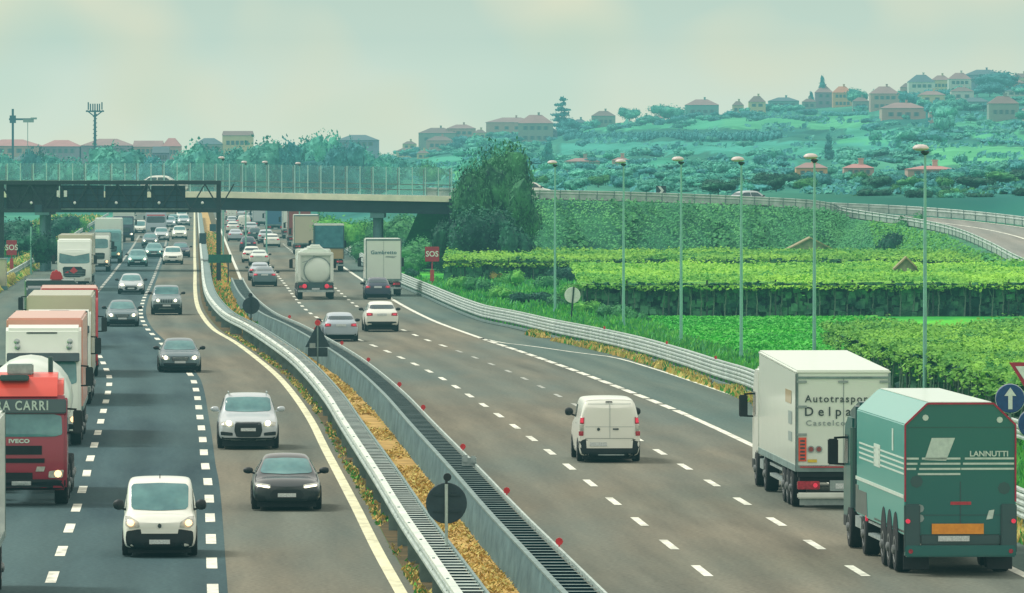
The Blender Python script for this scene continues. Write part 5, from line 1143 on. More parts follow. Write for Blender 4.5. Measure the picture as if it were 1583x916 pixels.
def wheel(root, x, y, r, w_, side, lod=14):
    b = MB(); b.lathe([(r * .62, -w_ / 2), (r * .93, -w_ / 2), (r, -w_ * .36), (r, w_ * .36), (r * .93, w_ / 2), (r * .62, w_ / 2)], (x, y, r), lod, 'x'); o = b.build('wheel', M['tyre'], root, smooth=True)
    b = MB(); xx = side * (w_ / 2 + .004)
    b.lathe([(r * .64, xx - side * .05), (r * .66, xx), (r * .56, xx), (r * .5, xx - side * .03)], (x, y, r), lod, 'x')
    for k in range(5):
        a = k * 1.2566; b.bar((x + xx - side * .02, y, r), (x + xx - side * .02, y + math.cos(a) * r * .58, r + math.sin(a) * r * .58), .05, .07)
    b.lathe([(r * .14, xx - side * .02), (r * .12, xx + side * .005)], (x, y, r), 8, 'x'); b.build('rim', M['rim'], o)

def hull(stn, lv=2):
    """stn rows: y, zb, wb, zs, ws, zbelt, wbelt, zt, wt, crown"""
    b = MB(); n = 8
    for (y, zb, wb, zs, ws, zl, wl, zt, wt, cr_) in stn:
        half = [(wb * .9, zb), (wb, zb + .09), ((wb + ws) / 2 + .015, (zb + zs) / 2), (ws, zs), (wl, zl), (wt, zt - .05), (wt - .1, zt + .005), (wt * .4, zt + cr_)]
        b.v += [(x, y, z) for x, z in half] + [(-x, y, z) for x, z in half]
    m = 2 * n
    for j in range(len(stn) - 1):
        for i in range(n - 1):
            b.f.append((j * m + i, j * m + i + 1, (j + 1) * m + i + 1, (j + 1) * m + i)); b.m.append(0)
            b.f.append((j * m + n + i + 1, j * m + n + i, (j + 1) * m + n + i, (j + 1) * m + n + i + 1)); b.m.append(0)
        b.f.append((j * m, (j + 1) * m, (j + 1) * m + n, j * m + n)); b.f.append((j * m + n - 1, j * m + 2 * n - 1, (j + 1) * m + 2 * n - 1, (j + 1) * m + n - 1)); b.m += [0, 0]
    for j in (0, len(stn) - 1):
        for i in range(n - 1): b.f.append((j * m + i, j * m + i + 1, j * m + n + i + 1, j * m + n + i)); b.m.append(0)
    return subdiv(b, lv)

PROTO = {}
def car_proto(kind):
    """one of each kind of car: body with everything that is on it"""
    if kind in PROTO: return PROTO[kind]
    K = dict(
        sedan=dict(L=4.7, W=.91, H=1.42, hz=.68, cz=.88, cy=1.25, ry=2.05, r2=3.15, gy=4.05, gz=1.06, tz=.98, wt=.56, wh=.33, zb=.2),
        sedan2=dict(L=4.8, W=.92, H=1.45, hz=.74, cz=.92, cy=1.3, ry=2.05, r2=3.2, gy=4.15, gz=1.08, tz=1.02, wt=.57, wh=.34, zb=.2),
        hatch=dict(L=4.1, W=.88, H=1.5, hz=.7, cz=.94, cy=1.0, ry=1.75, r2=3.3, gy=3.95, gz=1.05, tz=.98, wt=.57, wh=.32, zb=.2),
        wagon=dict(L=4.6, W=.9, H=1.46, hz=.7, cz=.92, cy=1.25, ry=2.0, r2=3.75, gy=4.42, gz=1.04, tz=.98, wt=.6, wh=.33, zb=.2),
        suv=dict(L=4.5, W=.92, H=1.62, hz=.82, cz=1.06, cy=1.2, ry=1.85, r2=3.6, gy=4.3, gz=1.16, tz=1.08, wt=.62, wh=.37, zb=.26),
        bigsuv=dict(L=5.05, W=.97, H=1.72, hz=.84, cz=1.12, cy=1.3, ry=2.0, r2=4.1, gy=4.85, gz=1.2, tz=1.1, wt=.7, wh=.4, zb=.27),
        jeep=dict(L=4.5, W=.92, H=1.76, hz=.95, cz=1.18, cy=1.25, ry=1.65, r2=3.9, gy=4.35, gz=1.2, tz=1.12, wt=.7, wh=.39, zb=.33),
        smallvan=dict(L=3.95, W=.86, H=1.77, hz=.84, cz=1.02, cy=.62, ry=1.4, r2=3.75, gy=3.88, gz=1.1, tz=1.0, wt=.72, wh=.31, zb=.18),
        bigvan=dict(L=4.9, W=.95, H=1.96, hz=.95, cz=1.28, cy=.75, ry=1.5, r2=4.78, gy=4.86, gz=1.2, tz=1.0, wt=.76, wh=.34, zb=.16))[kind]
    g = type('g', (), K); W, zb = g.W, g.zb; van = 'van' in kind; zs = g.hz - .02; tr = .06 if van else .12
    hl = min(g.cz - .1, g.hz + .1)
    stn = [(0.0, zb + .1, W * .80, zb + .28, W * .84, g.hz - .1, W * .8, g.hz - .04, W * .66, .0),
           (.1, zb + .02, W * .9, zb + .3, W * .945, g.hz - .03, W * .9, g.hz + .03, W * .76, .01),
           (.4 if not van else .25, zb, W * .95, zs - .06, W * .985, hl, W * .93, hl + .07, W * .8, .02),
           (g.cy * .72, zb, W * .95, zs, W, g.cz - .07, W * .95, g.cz - .05, W * .82, .03),
           (g.cy, zb, W * .95, zs + .02, W, g.cz - .02, W * .93, g.cz + .01, W * .84, .03),
           ((g.cy + g.ry) / 2, zb, W * .95, zs + .04, W, g.cz, W * .92, (g.cz + g.H) / 2 + .03, (W * .84 + g.wt) / 2 + .03, .04),
           (g.ry, zb, W * .95, zs + .05, W, g.cz + .01, W * .92, g.H - .03, g.wt + .04, .03),
           (g.ry + .5, zb, W * .95, zs + .06, W, g.cz + .02, W * .92, g.H, g.wt + .04, .03),
           (g.r2 - .4, zb, W * .95, zs + .07, W, g.cz + .03, W * .92, g.H - .01, g.wt + .03, .03),
           (g.r2, zb, W * .95, zs + .08, W, g.cz + .03, W * .92, g.H - .05, g.wt + .01, .02),
           ((g.r2 + g.gy) / 2, zb + .02, W * .95, zs + .08, W * .99, g.cz + .03, W * .92, (g.H + g.gz) / 2 - .02, (g.wt + W * .78) / 2, .02),
           (g.gy, zb + .03, W * .94, zs + .06, W * .985, g.gz - .05, W * .92, g.gz, W * .8, .02),
           (g.L - .08, zb + .08, W * .9, zs, W * .95, g.tz - .08, W * .88, g.tz - .01, W * .76, .01),
           (g.L, zb + .16, W * .82, zs - .05, W * .88, g.tz - .16, W * .8, g.tz - .1, W * .7, .0)]
    if kind == 'bigvan':
        stn[-4] = (4.72, zb + .02, W * .95, .9, W, 1.2, W * .97, g.H - .05, g.wt + .04, .02); stn[-3] = (4.8, zb + .03, W * .95, .9, W, 1.2, W * .97, g.H - .12, g.wt + .03, .02)
        stn[-2] = (4.86, zb + .04, W * .94, .9, W * .985, 1.2, W * .96, g.H - .2, g.wt + .02, .01); stn[-1] = (4.92, zb + .1, W * .9, .9, W * .94, 1.2, W * .9, g.H - .3, g.wt, 0)
    if kind == 'smallvan':
        stn[-4] = (3.75, zb + .02, W * .95, .9, W, 1.2, W * .97, g.H - .05, g.wt, .02); stn[-3] = (3.85, zb + .04, W * .95, .9, W, 1.2, W * .96, g.H - .15, g.wt - .02, .01)
        stn[-2] = (3.9, zb + .06, W * .92, .85, W * .97, 1.15, W * .93, g.H - .3, g.wt - .02, 0); stn[-1] = (3.95, zb + .12, W * .85, .85, W * .9, 1.1, W * .85, g.H - .45, g.wt - .06, 0)
    me = hull(stn); me.name = 'body'; me.materials.clear(); me.materials.append(M['silver']); me.polygons.foreach_set('use_smooth', [True] * len(me.polygons))
    root = empty(kind); v = Veh(bvh_of(me), root)
    body = bpy.data.objects.new('body', me); COL.objects.link(body); body.parent = root
    H_ = g.H; hw = g.wt
    # glazing
    zt_ = H_ - .09; zc_ = g.cz + .075
    v.p('windscreen', [[(-W * .77, zc_), (0, zc_ - .03), (W * .77, zc_), (hw + (-.05 if van else .01), zt_ - .02), (0, zt_ + .005), (-hw - (-.05 if van else .01), zt_ - .02)]], 'F', M['glass'], .008)
    b = MB(); b.bar((-W * .55, g.cy + .05, zc_ - .0), (W * .1, g.cy + .12, zc_ + .04), .02, .02); b.bar((0.02, g.cy + .05, zc_ - .0), (W * .6, g.cy + .12, zc_ + .04), .02, .02); b.build('wiper', M['trim'], root)
    if kind != 'bigvan': v.p('rear_window', [[(-W * .74, g.gz + .08), (W * .74, g.gz + .08), (hw - .02, H_ - .16), (-hw + .02, H_ - .16)]], 'R', M['dglass'], .008)
    ym, yr = (g.ry + .45 + g.r2) / 2 - .1, g.r2
    for sd_ in ('SR', 'SL'):
        if not van:
            v.p('side_window', [[(g.cy + .42, g.cz + .06), (ym - .04, g.cz + .08), (ym - .04, H_ - .14), (g.ry + .12, H_ - .15)]], sd_, M['dglass'], .008)
            v.p('side_window', [[(ym + .04, g.cz + .08), (g.gy - .25, g.cz + .12), (yr + .05, H_ - .17), (ym + .04, H_ - .14)]], sd_, M['dglass'], .008)
        else: v.p('side_window', [[(g.cy + .35, g.cz + .03), (2.2, g.cz + .03), (2.2, H_ - .25), (g.ry + .12, H_ - .25)]], sd_, M['dglass'], .008)
        yw = [.85, g.L - .85 if not van else g.L - .75]
        b = MB()
        for yy in yw: conform(b, v.bvh, [(yy + (g.wh + .07) * math.cos(a * .3927), max(zb + .02, g.wh + (g.wh + .07) * math.sin(a * .3927))) for a in range(16)], sd_, .006)
        b.build('wheel_arch', M['trim'], root, norm=False, smooth=True)
        v.p('door_handle', [[(ym - .3, g.cz - .14), (ym - .12, g.cz - .14), (ym - .12, g.cz - .1), (ym - .3, g.cz - .1)]], sd_, M['trim'], .02, rnd=0)
    for s_ in (-1, 1):
        for yy in (.85, g.L - .85 if not van else g.L - .75): wheel(root, s_ * (W - .1), yy, g.wh, .225, s_)
        b = MB(); mw = .12 if not van else .13; mh = .09 if not van else .13
        b.lathe([(.3, -1), (.75, -.75), (1, -.2), (1, .3), (.8, .8), (.3, 1)], (0, 0, 0), 12, 'x'); mwid = .13; b.v = [(s_ * (W + .1) + x * mwid, g.cy + .42 + y * .08, g.cz + .13 + (.04 if van else 0) + z * mh * .95) for x, y, z in b.v]; b.bar((s_ * (W - .08), g.cy + .42, g.cz + .05), (s_ * (W + .02), g.cy + .42, g.cz + .08), .06, .05)
        b.build('mirror', M['silver'] if kind in ('bigsuv',) else M['trim'], root, smooth=True)
    b = MB(); b.bx(-W * .86, W * .86, .25, g.L - .25, .1, zb + .12); b.build('underbody', M['under'], root)  # box dropped low to deepen the shade under the vehicle
    # front
    if kind in ('sedan',):    # dark saloon, wide hexagonal grille and slim lamps
        v.p('grille', [[(-.36, .56), (.36, .56), (.46, .42), (.36, .3), (-.36, .3), (-.46, .42)]], 'F', M['trim'], .008)
        for q in ([(.42, .6), (.8, .64), (.84, .7), (.8, .735), (.44, .69)],):
            for pl in (q, mir(q)): h = v.p('headlight', [pl], 'F', M['lens'], .01); 
        for q in ([(.46, .6), (.78, .645), (.78, .675), (.46, .65)],):
            for pl in (q, mir(q)): v.p('lamp', [pl], 'F', M['lamp'], .02)
        for q in ([(.52, .26), (.84, .3), (.84, .44), (.6, .4)],):
            for pl in (q, mir(q)): v.p('air_intake', [pl], 'F', M['trim'], .009)
        pz = .42
    elif kind == 'sedan2':
        v.p('grille', [[(-.38, .7), (.38, .7), (.34, .5), (-.34, .5)]], 'F', M['trim'], .008)
        b = MB()
        for k in range(3): conform(b, v.bvh, [(-.34, .54 + .055 * k), (.34, .54 + .055 * k), (.34, .56 + .055 * k), (-.34, .56 + .055 * k)], 'F', .016)
        b.build('grille_bar', M['chrome'], root, norm=False)
        for pl in ([(.46, .56), (.8, .6), (.84, .72), (.6, .73), (.46, .66)], mir([(.46, .56), (.8, .6), (.84, .72), (.6, .73), (.46, .66)])): v.p('headlight', [pl], 'F', M['lens'], .01)
        v.p('air_intake', [[(-.7, .28), (.7, .28), (.74, .42), (-.74, .42)]], 'F', M['trim'], .009); pz = .46
    elif kind == 'bigsuv':
        v.p('grille', [[(-.42, .86), (.42, .86), (.45, .6), (.38, .4), (-.38, .4), (-.45, .6)]], 'F', M['trim'], .008)
        v.p('grille_surround', [[(-.42, .86), (.42, .86), (.42, .885), (-.42, .885)]], 'F', M['chrome'], .012, rnd=0)
        q = [(.48, .73), (.84, .75), (.88, .86), (.7, .9), (.48, .86)]
        for pl in (q, mir(q)): v.p('headlight', [pl], 'F', M['lens'], .01)
        q = [(.5, .44), (.88, .46), (.88, .58), (.5, .54)]
        for pl in (q, mir(q)): v.p('air_intake', [pl], 'F', M['trim'], .009)
        v.p('bumper', [[(-.92, .22), (.92, .22), (.94, .38), (-.94, .38)]], 'F', M['under'], .009)
        v.p('skid_plate', [[(-.6, .26), (.6, .26), (.56, .31), (-.56, .31)]], 'F', M['alu'], .02, rnd=0); pz = .64
        b = MB()
        for s_ in (-1, 1): b.bar((s_ * .62, 2.0, H_ + .05), (s_ * .62, 4.2, H_ + .02), .04, .04)
        b.build('roof_rail', M['alu'], root)
    elif kind == 'jeep':
        b = MB()
        for k in range(7): x = -.3 + .1 * k; conform(b, v.bvh, [(x - .03, .74), (x + .03, .74), (x + .03, .95), (x - .03, .95)], 'F', .01)
        b.build('grille', M['trim'], root, norm=False)
        q = [(.52 + .13 * math.cos(a * .785), .87 + .11 * math.sin(a * .785)) for a in range(8)]
        for pl in (q, mir(q)): v.p('headlight', [pl], 'F', M['lens'], .01)
        v.p('bumper', [[(-.88, .4), (.88, .4), (.9, .66), (-.9, .66)]], 'F', M['trim'], .012); v.p('skid_plate', [[(-.5, .36), (.5, .36), (.5, .44), (-.5, .44)]], 'F', M['alu'], .02, rnd=0); pz = .58
    elif kind == 'smallvan':
        v.p('bumper', [[(-.84, .17), (.84, .17), (.86, .6), (.5, .66), (-.5, .66), (-.86, .6)]], 'F', M['trim'], .014, rnd=0)
        v.p('bumper_strip', [[(-.42, .56), (.42, .56), (.44, .67), (-.44, .67)]], 'F', M['white'], .02, rnd=0)
        q = [(.46, .7), (.7, .68), (.8, .76), (.8, .94), (.68, .94), (.48, .82)]
        for pl in (q, mir(q)): v.p('headlight', [pl], 'F', M['lens'], .012)
        v.p('emblem', [[(.045 * math.cos(a * .785), .74 + .055 * math.sin(a * .785)) for a in range(8)]], 'F', M['ink'], .016, rnd=0); pz = .37
        v.p('air_intake', [[(-.34, .25), (.34, .25), (.38, .36), (-.38, .36)]], 'F', M['under'], .022)
        b = MB(); b.cyl((0, g.ry + .3, H_ + .0), (0, g.ry + .42, H_ + .1), .012, 6); b.build('antenna', M['trim'], root)
    else:
        z_ = g.hz
        v.p('grille', [[(-.4, z_ - .08), (.4, z_ - .08), (.36, z_ - .2), (-.36, z_ - .2)]], 'F', M['trim'], .008)
        q = [(.46, z_ - .14), (.78, z_ - .1), (.84, z_ + .02), (.7, z_ + .04), (.48, z_ - .02)]
        for pl in (q, mir(q)): v.p('headlight', [pl], 'F', M['lens'], .01)
        v.p('air_intake', [[(-.72, .26), (.72, .26), (.76, .44), (-.76, .44)]], 'F', M['trim'], .009); pz = .42
    v.p('number_plate', [[(-.24, pz - .05), (.24, pz - .05), (.24, pz + .05), (-.24, pz + .05)]], 'F', M['plate'], .03, rnd=0)
    # rear
    tz = g.tz
    if kind == 'bigvan':
        v.p('bumper', [[(-.93, .16), (.93, .16), (.93, .66), (.74, .72), (.72, .44), (-.72, .44), (-.74, .72), (-.93, .66)]], 'R', M['trim'], .014, rnd=0)
        v.p('bumper', [[(-.92, .13), (.92, .13), (.92, .44), (-.92, .44)]], 'R', M['trim'], .02, rnd=1)
        v.p('rear_panel', [[(-.7, .44), (.7, .44), (.72, .68), (-.72, .68)]], 'R', M['white'], .022, rnd=0)
        for s_ in (-1, 1):
            v.p('tail_light', [[(s_ * .78, 1.18), (s_ * .92, 1.18), (s_ * .89, 1.4), (s_ * .77, 1.4)]], 'R', M['tail'], .015, rnd=1); v.p('tail_light', [[(s_ * .8, .82), (s_ * .93, .82), (s_ * .93, .96), (s_ * .79, .96)]], 'R', M['tail'], .015, rnd=1)
            v.p('lamp', [[(s_ * .8, 1.22), (s_ * .88, 1.22), (s_ * .86, 1.36), (s_ * .8, 1.36)]], 'R', M['tailon'], .022, rnd=1)
            v.p('reverse_light', [[(s_ * .79, .97), (s_ * .92, .97), (s_ * .92, 1.17), (s_ * .79, 1.17)]], 'R', M['lens'], .014, rnd=1)
        v.p('door_seam', [[(.005, .74), (.018, .74), (.018, 1.8), (.005, 1.8)]], 'R', M['inkgrey'], .01, rnd=0)
        v.p('door_seam', [[(-.74, 1.09), (.74, 1.09), (.74, 1.1), (-.74, 1.1)]], 'R', M['inkgrey'], .009, rnd=0)
        v.p('door_seam', [[(-.74, .735), (.74, .735), (.74, .745), (-.74, .745)]], 'R', M['ink'], .012, rnd=0); v.p('door_seam', [[(-.66, 1.785), (.66, 1.785), (.66, 1.797), (-.66, 1.797)]], 'R', M['inkgrey'], .011, rnd=0)
        v.p('door_handle', [[(.1, 1.0), (.28, 1.0), (.28, 1.05), (.1, 1.05)]], 'R', M['ink'], .03, rnd=1); v.p('emblem', [[(-.34 + .05 * math.cos(a * .785), 1.02 + .05 * math.sin(a * .785)) for a in range(8)]], 'R', M['ink'], .016, rnd=0)
        v.p('brake_light', [[(-.13, 1.82), (.1, 1.82), (.08, 1.86), (-.11, 1.86)]], 'R', M['trim'], .03, rnd=1)
        v.p('number_plate', [[(-.6, .5), (-.08, .5), (-.08, .62), (-.6, .62)]], 'R', M['plate'], .035, rnd=0); b = MB(); b.bx(-.45, .35, 4.9, 4.94, .22, .25); b.build('tow_bar', M['alu'], root)
    else:
        q = [(.5, tz - .2), (.84, tz - .22), (.84, tz - .04), (.52, tz - .06)]
        for pl in (q, mir(q)): v.p('tail_light', [pl], 'R', M['tail'], .012)
        q = [(.6, tz - .17), (.76, tz - .17), (.76, tz - .1), (.6, tz - .1)]
        for pl in (q, mir(q)): v.p('lamp', [pl], 'R', M['tailon'], .02)
        v.p('bumper', [[(-.86, zb + .04), (.86, zb + .04), (.88, zb + (.3 if kind in ('suv', 'jeep', 'bigsuv') else .16)), (-.88, zb + (.3 if kind in ('suv', 'jeep', 'bigsuv') else .16))]], 'R', M['trim'], .012)
        v.p('number_plate', [[(-.26, tz - .2), (.26, tz - .2), (.26, tz - .09), (-.26, tz - .09)]], 'R', M['plate'], .03, rnd=0)
    root['hz'] = pz; PROTO[kind] = root; root['W'] = W
    root['L'] = g.L; root.location = (0, -3000, 0)
    return root
def walk(o):
    yield o
    for k in o.children: yield from walk(k)
NAME = dict(sedan='car', sedan2='car', hatch='car', wagon='car', suv='car', bigsuv='car', jeep='car', smallvan='van', bigvan='van')
def place(kind, px, py, col, label, away=False, lights=None, yaw=0.0, group=None):
    pr = car_proto(kind); r = copy_tree(pr); nm = NAME[kind]; r.name = 'parked_x'; r.name = {'car': 'car', 'van': 'delivery_van'}[nm]
    for k in ('hz', 'W', 'L'): del r[k]
    tag(r, label, nm, group or ('cars and vans driving away' if away else 'cars and vans driving toward the bridge'))
    q = G(px, py); L_ = pr['L']
    th = -math.atan(slope(C_1 if away else L_A, q.y)) + yaw
    if away: r.rotation_euler = (0, 0, th + math.pi); d_ = Vector((-math.sin(th), math.cos(th), 0)); r.location = q + d_ * (L_ - .45)
    else: r.rotation_euler = (0, 0, th); r.location = q + Vector((math.sin(th), -math.cos(th), 0)) * .45
    r.location.z = .022
    for o in walk(r):
        if o.type == 'MESH' and o.name.split('.')[0] in ('body', 'mirror') and o.data.materials and o.data.materials[0] == M['silver']:
            o.material_slots[0].link = 'OBJECT'; o.material_slots[0].material = M[col]
        if kind in ('smallvan', 'bigvan') and o.name.split('.')[0] in ('bumper_strip', 'rear_panel'): pass
    if lights:
        b = MB(); z = pr['hz']; W = pr['W']; g_ = {'sedan': (.62, .66), 'sedan2': (.62, .64), 'hatch': (.64, .66), 'wagon': (.64, .66), 'suv': (.64, .78), 'bigsuv': (.62, .82), 'jeep': (.52, .87), 'smallvan': (.66, .79), 'bigvan': (.68, .9)}[kind]
        key = 'lamps_' + kind + lights
        if key not in MESH:
            bv = bvh_of([c for c in pr.children if c.name.startswith('body')][0].data)
            rad = .085 if lights == 'lamp' else .075
            MESH[key] = []
            for s_ in (-1, 1):
                b = MB(); conform(b, bv, [(s_ * g_[0] + rad * math.cos(a * .6283), g_[1] + rad * .85 * math.sin(a * .6283)) for a in range(10)], 'F', .045)
                o = b.build('headlight', M[lights], None, norm=False); MESH[key].append(o.data); bpy.data.objects.remove(o)
        for md_ in MESH[key]: o = bpy.data.objects.new('headlight', md_); COL.objects.link(o); o.parent = r
    return r

# ---- trucks (front faces -Y)
def rbox(b, x0, x1, y0, y1, z0, z1, mi=0): b.bx(x0, x1, y0, y1, z0, z1, mi)
def twheel(root, x, y, r, w_, side):
    b = MB(); b.lathe([(r * .55, -w_ / 2), (r * .94, -w_ / 2), (r, -w_ * .4), (r, w_ * .4), (r * .94, w_ / 2), (r * .55, w_ / 2)], (x, y, r), 18, 'x'); o = b.build('wheel', M['tyre'], root, smooth=True)
    b = MB(); xx = side * w_ / 2
    b.lathe([(r * .6, xx - side * .08), (r * .6, xx + side * .006), (r * .5, xx + side * .006), (r * .4, xx - side * .05), (r * .22, xx - side * .02), (r * .2, xx + side * .05), (r * .06, xx + side * .07)], (x, y, r), 16, 'x'); b.build('rim', M['rim'], o, smooth=True)
def bodyp(name, prof, hw, mat, root, bevel=.09):
    b = MB(); b.prism(prof, 'x', -hw, hw); return b.build(name, mat, root, bevel=bevel)
def truck(loc, rz, label, cab='white2', top=3.8, L=16.0, box=None, boxtop=4.0, kind='box', visor=None, grille='dark', cabtop=None, lights='lens', name='truck', rear=None, wheels=True, boxmat=None, sleeper=True, bw=1.25, ax=None, group=None, roofmat=None, cat='truck'):
    root = empty(name, loc, rz); tag(root, label, cat, group)
    ct = top
    prof = [(.12, .42), (.02, .55), (0, 1.0), (0, 1.95), (.3, 2.85), (.42, 3.0), (.75, ct - .12), (1.05, ct), (2.2, ct), (2.25, .95), (1.7, .95), (1.7, .5)]
    if not sleeper: prof = [(.12, .42), (.02, .55), (0, 1.0), (0, 1.7), (.3, ct - .15), (.45, ct), (1.7, ct), (1.7, .5)]
    cb_ = bodyp('cab', prof, 1.22, M[cab], root); bv = bvh_of(cb_.data); v = Veh(bv, root)
    wt_ = (2.78 if sleeper else ct - .25) if grille != 'red' else 2.46; wb_ = (1.98 if sleeper else 1.62) if grille != 'red' else 1.86
    v.p('windscreen', [[(-1.1, wb_), (1.1, wb_), (1.07, wt_), (-1.07, wt_)]], 'F', M['glass'] if grille != 'red' else M['glass'], .012)
    b = MB(); 
    for x in (-.7, 0, .5): b.bar((x - .25, -.02 + .04, wb_ + .02), (x + .3, .06, wb_ + .14), .025, .025)
    b.build('wiper', M['trim'], root)
    for sd_ in ('SR', 'SL'): v.p('side_window', [[(.3, wb_ + .02), (1.25, wb_ + .02), (1.25, wt_ - .1), (.45, wt_ - .1)]], sd_, M['dglass'], .008)
    if visor: b = MB(); b.prism([(.12, 2.72), (.24, 3.06), (.32, 3.06), (.26, 2.72)], 'x', -1.15, 1.15); b.build('sun_visor', M[visor], root, bevel=.02)
    if grille == 'dark':
        v.p('grille', [[(-.78, 1.05), (.78, 1.05), (.82, 1.6), (-.82, 1.6)]], 'F', M['under'], .012, rnd=1)
        b = MB()
        for k in range(4): b.bx(-.76, .76, -.035, -.014, 1.12 + .12 * k, 1.15 + .12 * k)
        b.build('grille_bar', M['galv2'], root)
    v.p('bumper', [[(-1.18, .42), (1.18, .42), (1.18, .72), (-1.18, .72)]], 'F', M['trim'] if grille != 'red' else M['trim'], .014, rnd=1)
    for s_ in (-1, 1):
        v.p('headlight', [[(s_ * .72, .76), (s_ * 1.1, .76), (s_ * 1.14, .98), (s_ * .74, .94)]], 'F', M['lens'], .016, rnd=1)
        if lights != 'lens': v.p('lamp', [[(s_ * .98 + .1 * math.cos(a * .785), .87 + .1 * math.sin(a * .785)) for a in range(8)]], 'F', M[lights], .026, rnd=0)
        b = MB(); b.box((s_ * 1.5, .28, 2.25), (.24, .2, .62)); b.bar((s_ * 1.2, .35, 2.6), (s_ * 1.5, .28, 2.58), .05, .05); b.bar((s_ * 1.2, .35, 1.95), (s_ * 1.5, .28, 1.96), .05, .05); b.build('mirror', M['trim'], root, bevel=.05)
        b = MB(); b.bx(s_ * 1.2, s_ * 1.25, .35, 1.1, .5, .75); b.build('step', M['trim'], root)
    v.p('number_plate', [[(-.26, .56), (.26, .56), (.26, .67), (-.26, .67)]], 'F', M['plate'], .03, rnd=0)
    b = MB(); b.bx(-.45, .45, .4, L - .4, .72, .98); b.bx(-.5, .5, 2.3, 3.2, .6, .98); b.build('chassis', M['under'], root)
    if wheels:
        axs = ax or ([1.4, 5.1] + ([L - 4.6, L - 3.3, L - 2.0] if L > 11 else [L - 2.2] if L > 7 else []))
        for yy in axs:
            for s_ in (-1, 1): twheel(root, s_ * 1.05, yy, .5, .36, s_)
    bm_ = boxmat or box
    y0 = 3.0 if sleeper else 2.0
    if kind == 'box' and box:
        b = MB(); b.bx(-bw, bw, y0, L, 1.12, boxtop); b.build('cargo_box', M[bm_], root, bevel=.05)
        if roofmat: b = MB(); b.bx(-bw + .06, bw - .06, y0 + .06, L - .06, boxtop - .02, boxtop + .02); b.build('roof', M[roofmat], root)
        b = MB(); b.bx(-bw - .02, bw + .02, y0, L + .01, 1.06, 1.2); b.bx(-bw - .015, -bw + .05, L - .06, L + .02, 1.2, boxtop); b.bx(bw - .05, bw + .015, L - .06, L + .02, 1.2, boxtop); b.bx(-bw, bw, L - .06, L + .02, boxtop - .12, boxtop + .01); b.build('frame', M['galv2'], root)
    if kind == 'flat': b = MB(); b.bx(-bw, bw, y0, L, 1.1, 1.3); b.bx(-bw, bw, y0, y0 + .1, 1.3, 2.6); b.build('load_bed', M['under'], root)
    # tail of the trailer
    if rear is not None:
        b = MB(); b.bx(-1.2, 1.2, L - .12, L + .02, .5, .64); b.bx(-.8, -.7, L - .3, L - .1, .6, 1.05); b.bx(.7, .8, L - .3, L - .1, .6, 1.05); b.build('rear_bumper', M['alu'], root)
        for s_ in (-1, 1):
            b = MB(); b.bx(s_ * .55, s_ * 1.18, L - .1, L + .01, .74, .98, 0); b.build('light_cluster', M['trim'], root); b = MB(); b.bx(s_ * .6, s_ * 1.12, L + .012, L + .03, .78, .94); tl = b.build('tail_light', M['tail'], root)
            b = MB(); b.cyl((s_ * .7, L + .032, .86), (s_ * .7, L + .045, .86), .06, 10); b.build('lamp', M['tailon'], tl)
            b = MB(); b.bx(s_ * .9, s_ * 1.2, L - 1.2, L - 1.17, .2, .8); b.build('mudflap', M['trim'], root)
        b = MB(); b.bx(-.26, .26, L + .02, L + .03, .66, .77); b.build('number_plate', M['plate'], root)
    return root, v
def lane_pos(px, py, away, L=0, off=.2):
    q = G(px, py); th = -math.atan(slope(C_1 if away else L_A, q.y))
    if away: return q + Vector((-math.sin(th), math.cos(th), 0)) * (L - off) + Vector((0, 0, .02)), th + math.pi
    return q + Vector((math.sin(th), -math.cos(th), 0)) * off + Vector((0, 0, .02)), th
def ring(root, prof, c, n, mat, name, axis='y', sx=1, parent=None):
    b = MB(); b.lathe(prof, c, n, axis); 
    if sx != 1: b.v = [(v[0] * sx, v[1], v[2]) for v in b.v]
    return b.build(name, M[mat], parent or root, smooth=True)

# ================= oncoming trucks in the slow lane, nearest first
TG = 'trucks queued in the slow lane'
def onc(cx_right, py, w_=2.5): # pixel of right edge -> centre pixel
    s = (py - HY) / H; return cx_right - w_ / 2 * s
# crimson tanker tractor
px_ = onc(105, 783); loc, th = lane_pos(px_, 783, False)
r, v = truck(loc, th, 'crimson and orange tanker truck with lettering above its windscreen', 'deepred', 2.9, 13.5, None, kind='none', grille='red', lights='warm', group=TG, name='tanker_truck', ax=[1.4, 4.2, 8.9, 10.2, 11.5])
b = MB(); b.prism([(.08, 2.48), (.14, 2.86), (.4, 2.86), (.4, 2.48)], 'x', -1.2, 1.2); vs = b.build('sun_visor', M['darkteal'], r, bevel=.03)
text('lettering', 'RA CARRI', .35, M['inkpale'], vs, (.02, .07, 2.68), 'F', 1.2, .8, .008)
bodyp('roof_fairing', [(.2, 2.8), (.6, 3.36), (.9, 3.5), (2.1, 3.55), (2.1, 2.8)], 1.12, M['orange'], r, .16)
b = MB(); b.bx(-.6, .2, .4, .7, 3.3, 3.45); b.build('roof_vent', M['darkteal'], r, bevel=.03, loc=(.0, .05, .05))
b = MB(); b.bx(-.4, .3, 1.0, 1.6, 3.5, 3.78); b.build('roof_hatch', M['alu'], r, bevel=.03)
b = MB(); b.cyl((.75, 1.9, 3.0), (.75, 1.9, 3.95), .07, 10); b.build('exhaust_pipe', M['darkteal'], r)
v.p('grille', [[(-1.0, 1.38), (.55, 1.38), (.55, 1.62), (-1.0, 1.62)]], 'F', M['under'], .013, rnd=0); v.p('grille', [[(-1.0, 1.16), (.62, 1.16), (.62, 1.28), (-1.0, 1.28)]], 'F', M['under'], .013, rnd=0)
v.p('grille', [[(-1.0, .72), (.3, .72), (.3, .9), (-1.0, .9)]], 'F', M['under'], .016, rnd=0)
text('badge', 'IVECO', .14, M['inkpale'], r, (-.06, -.03, 1.74), 'F', 1.1, 1.3, .008)
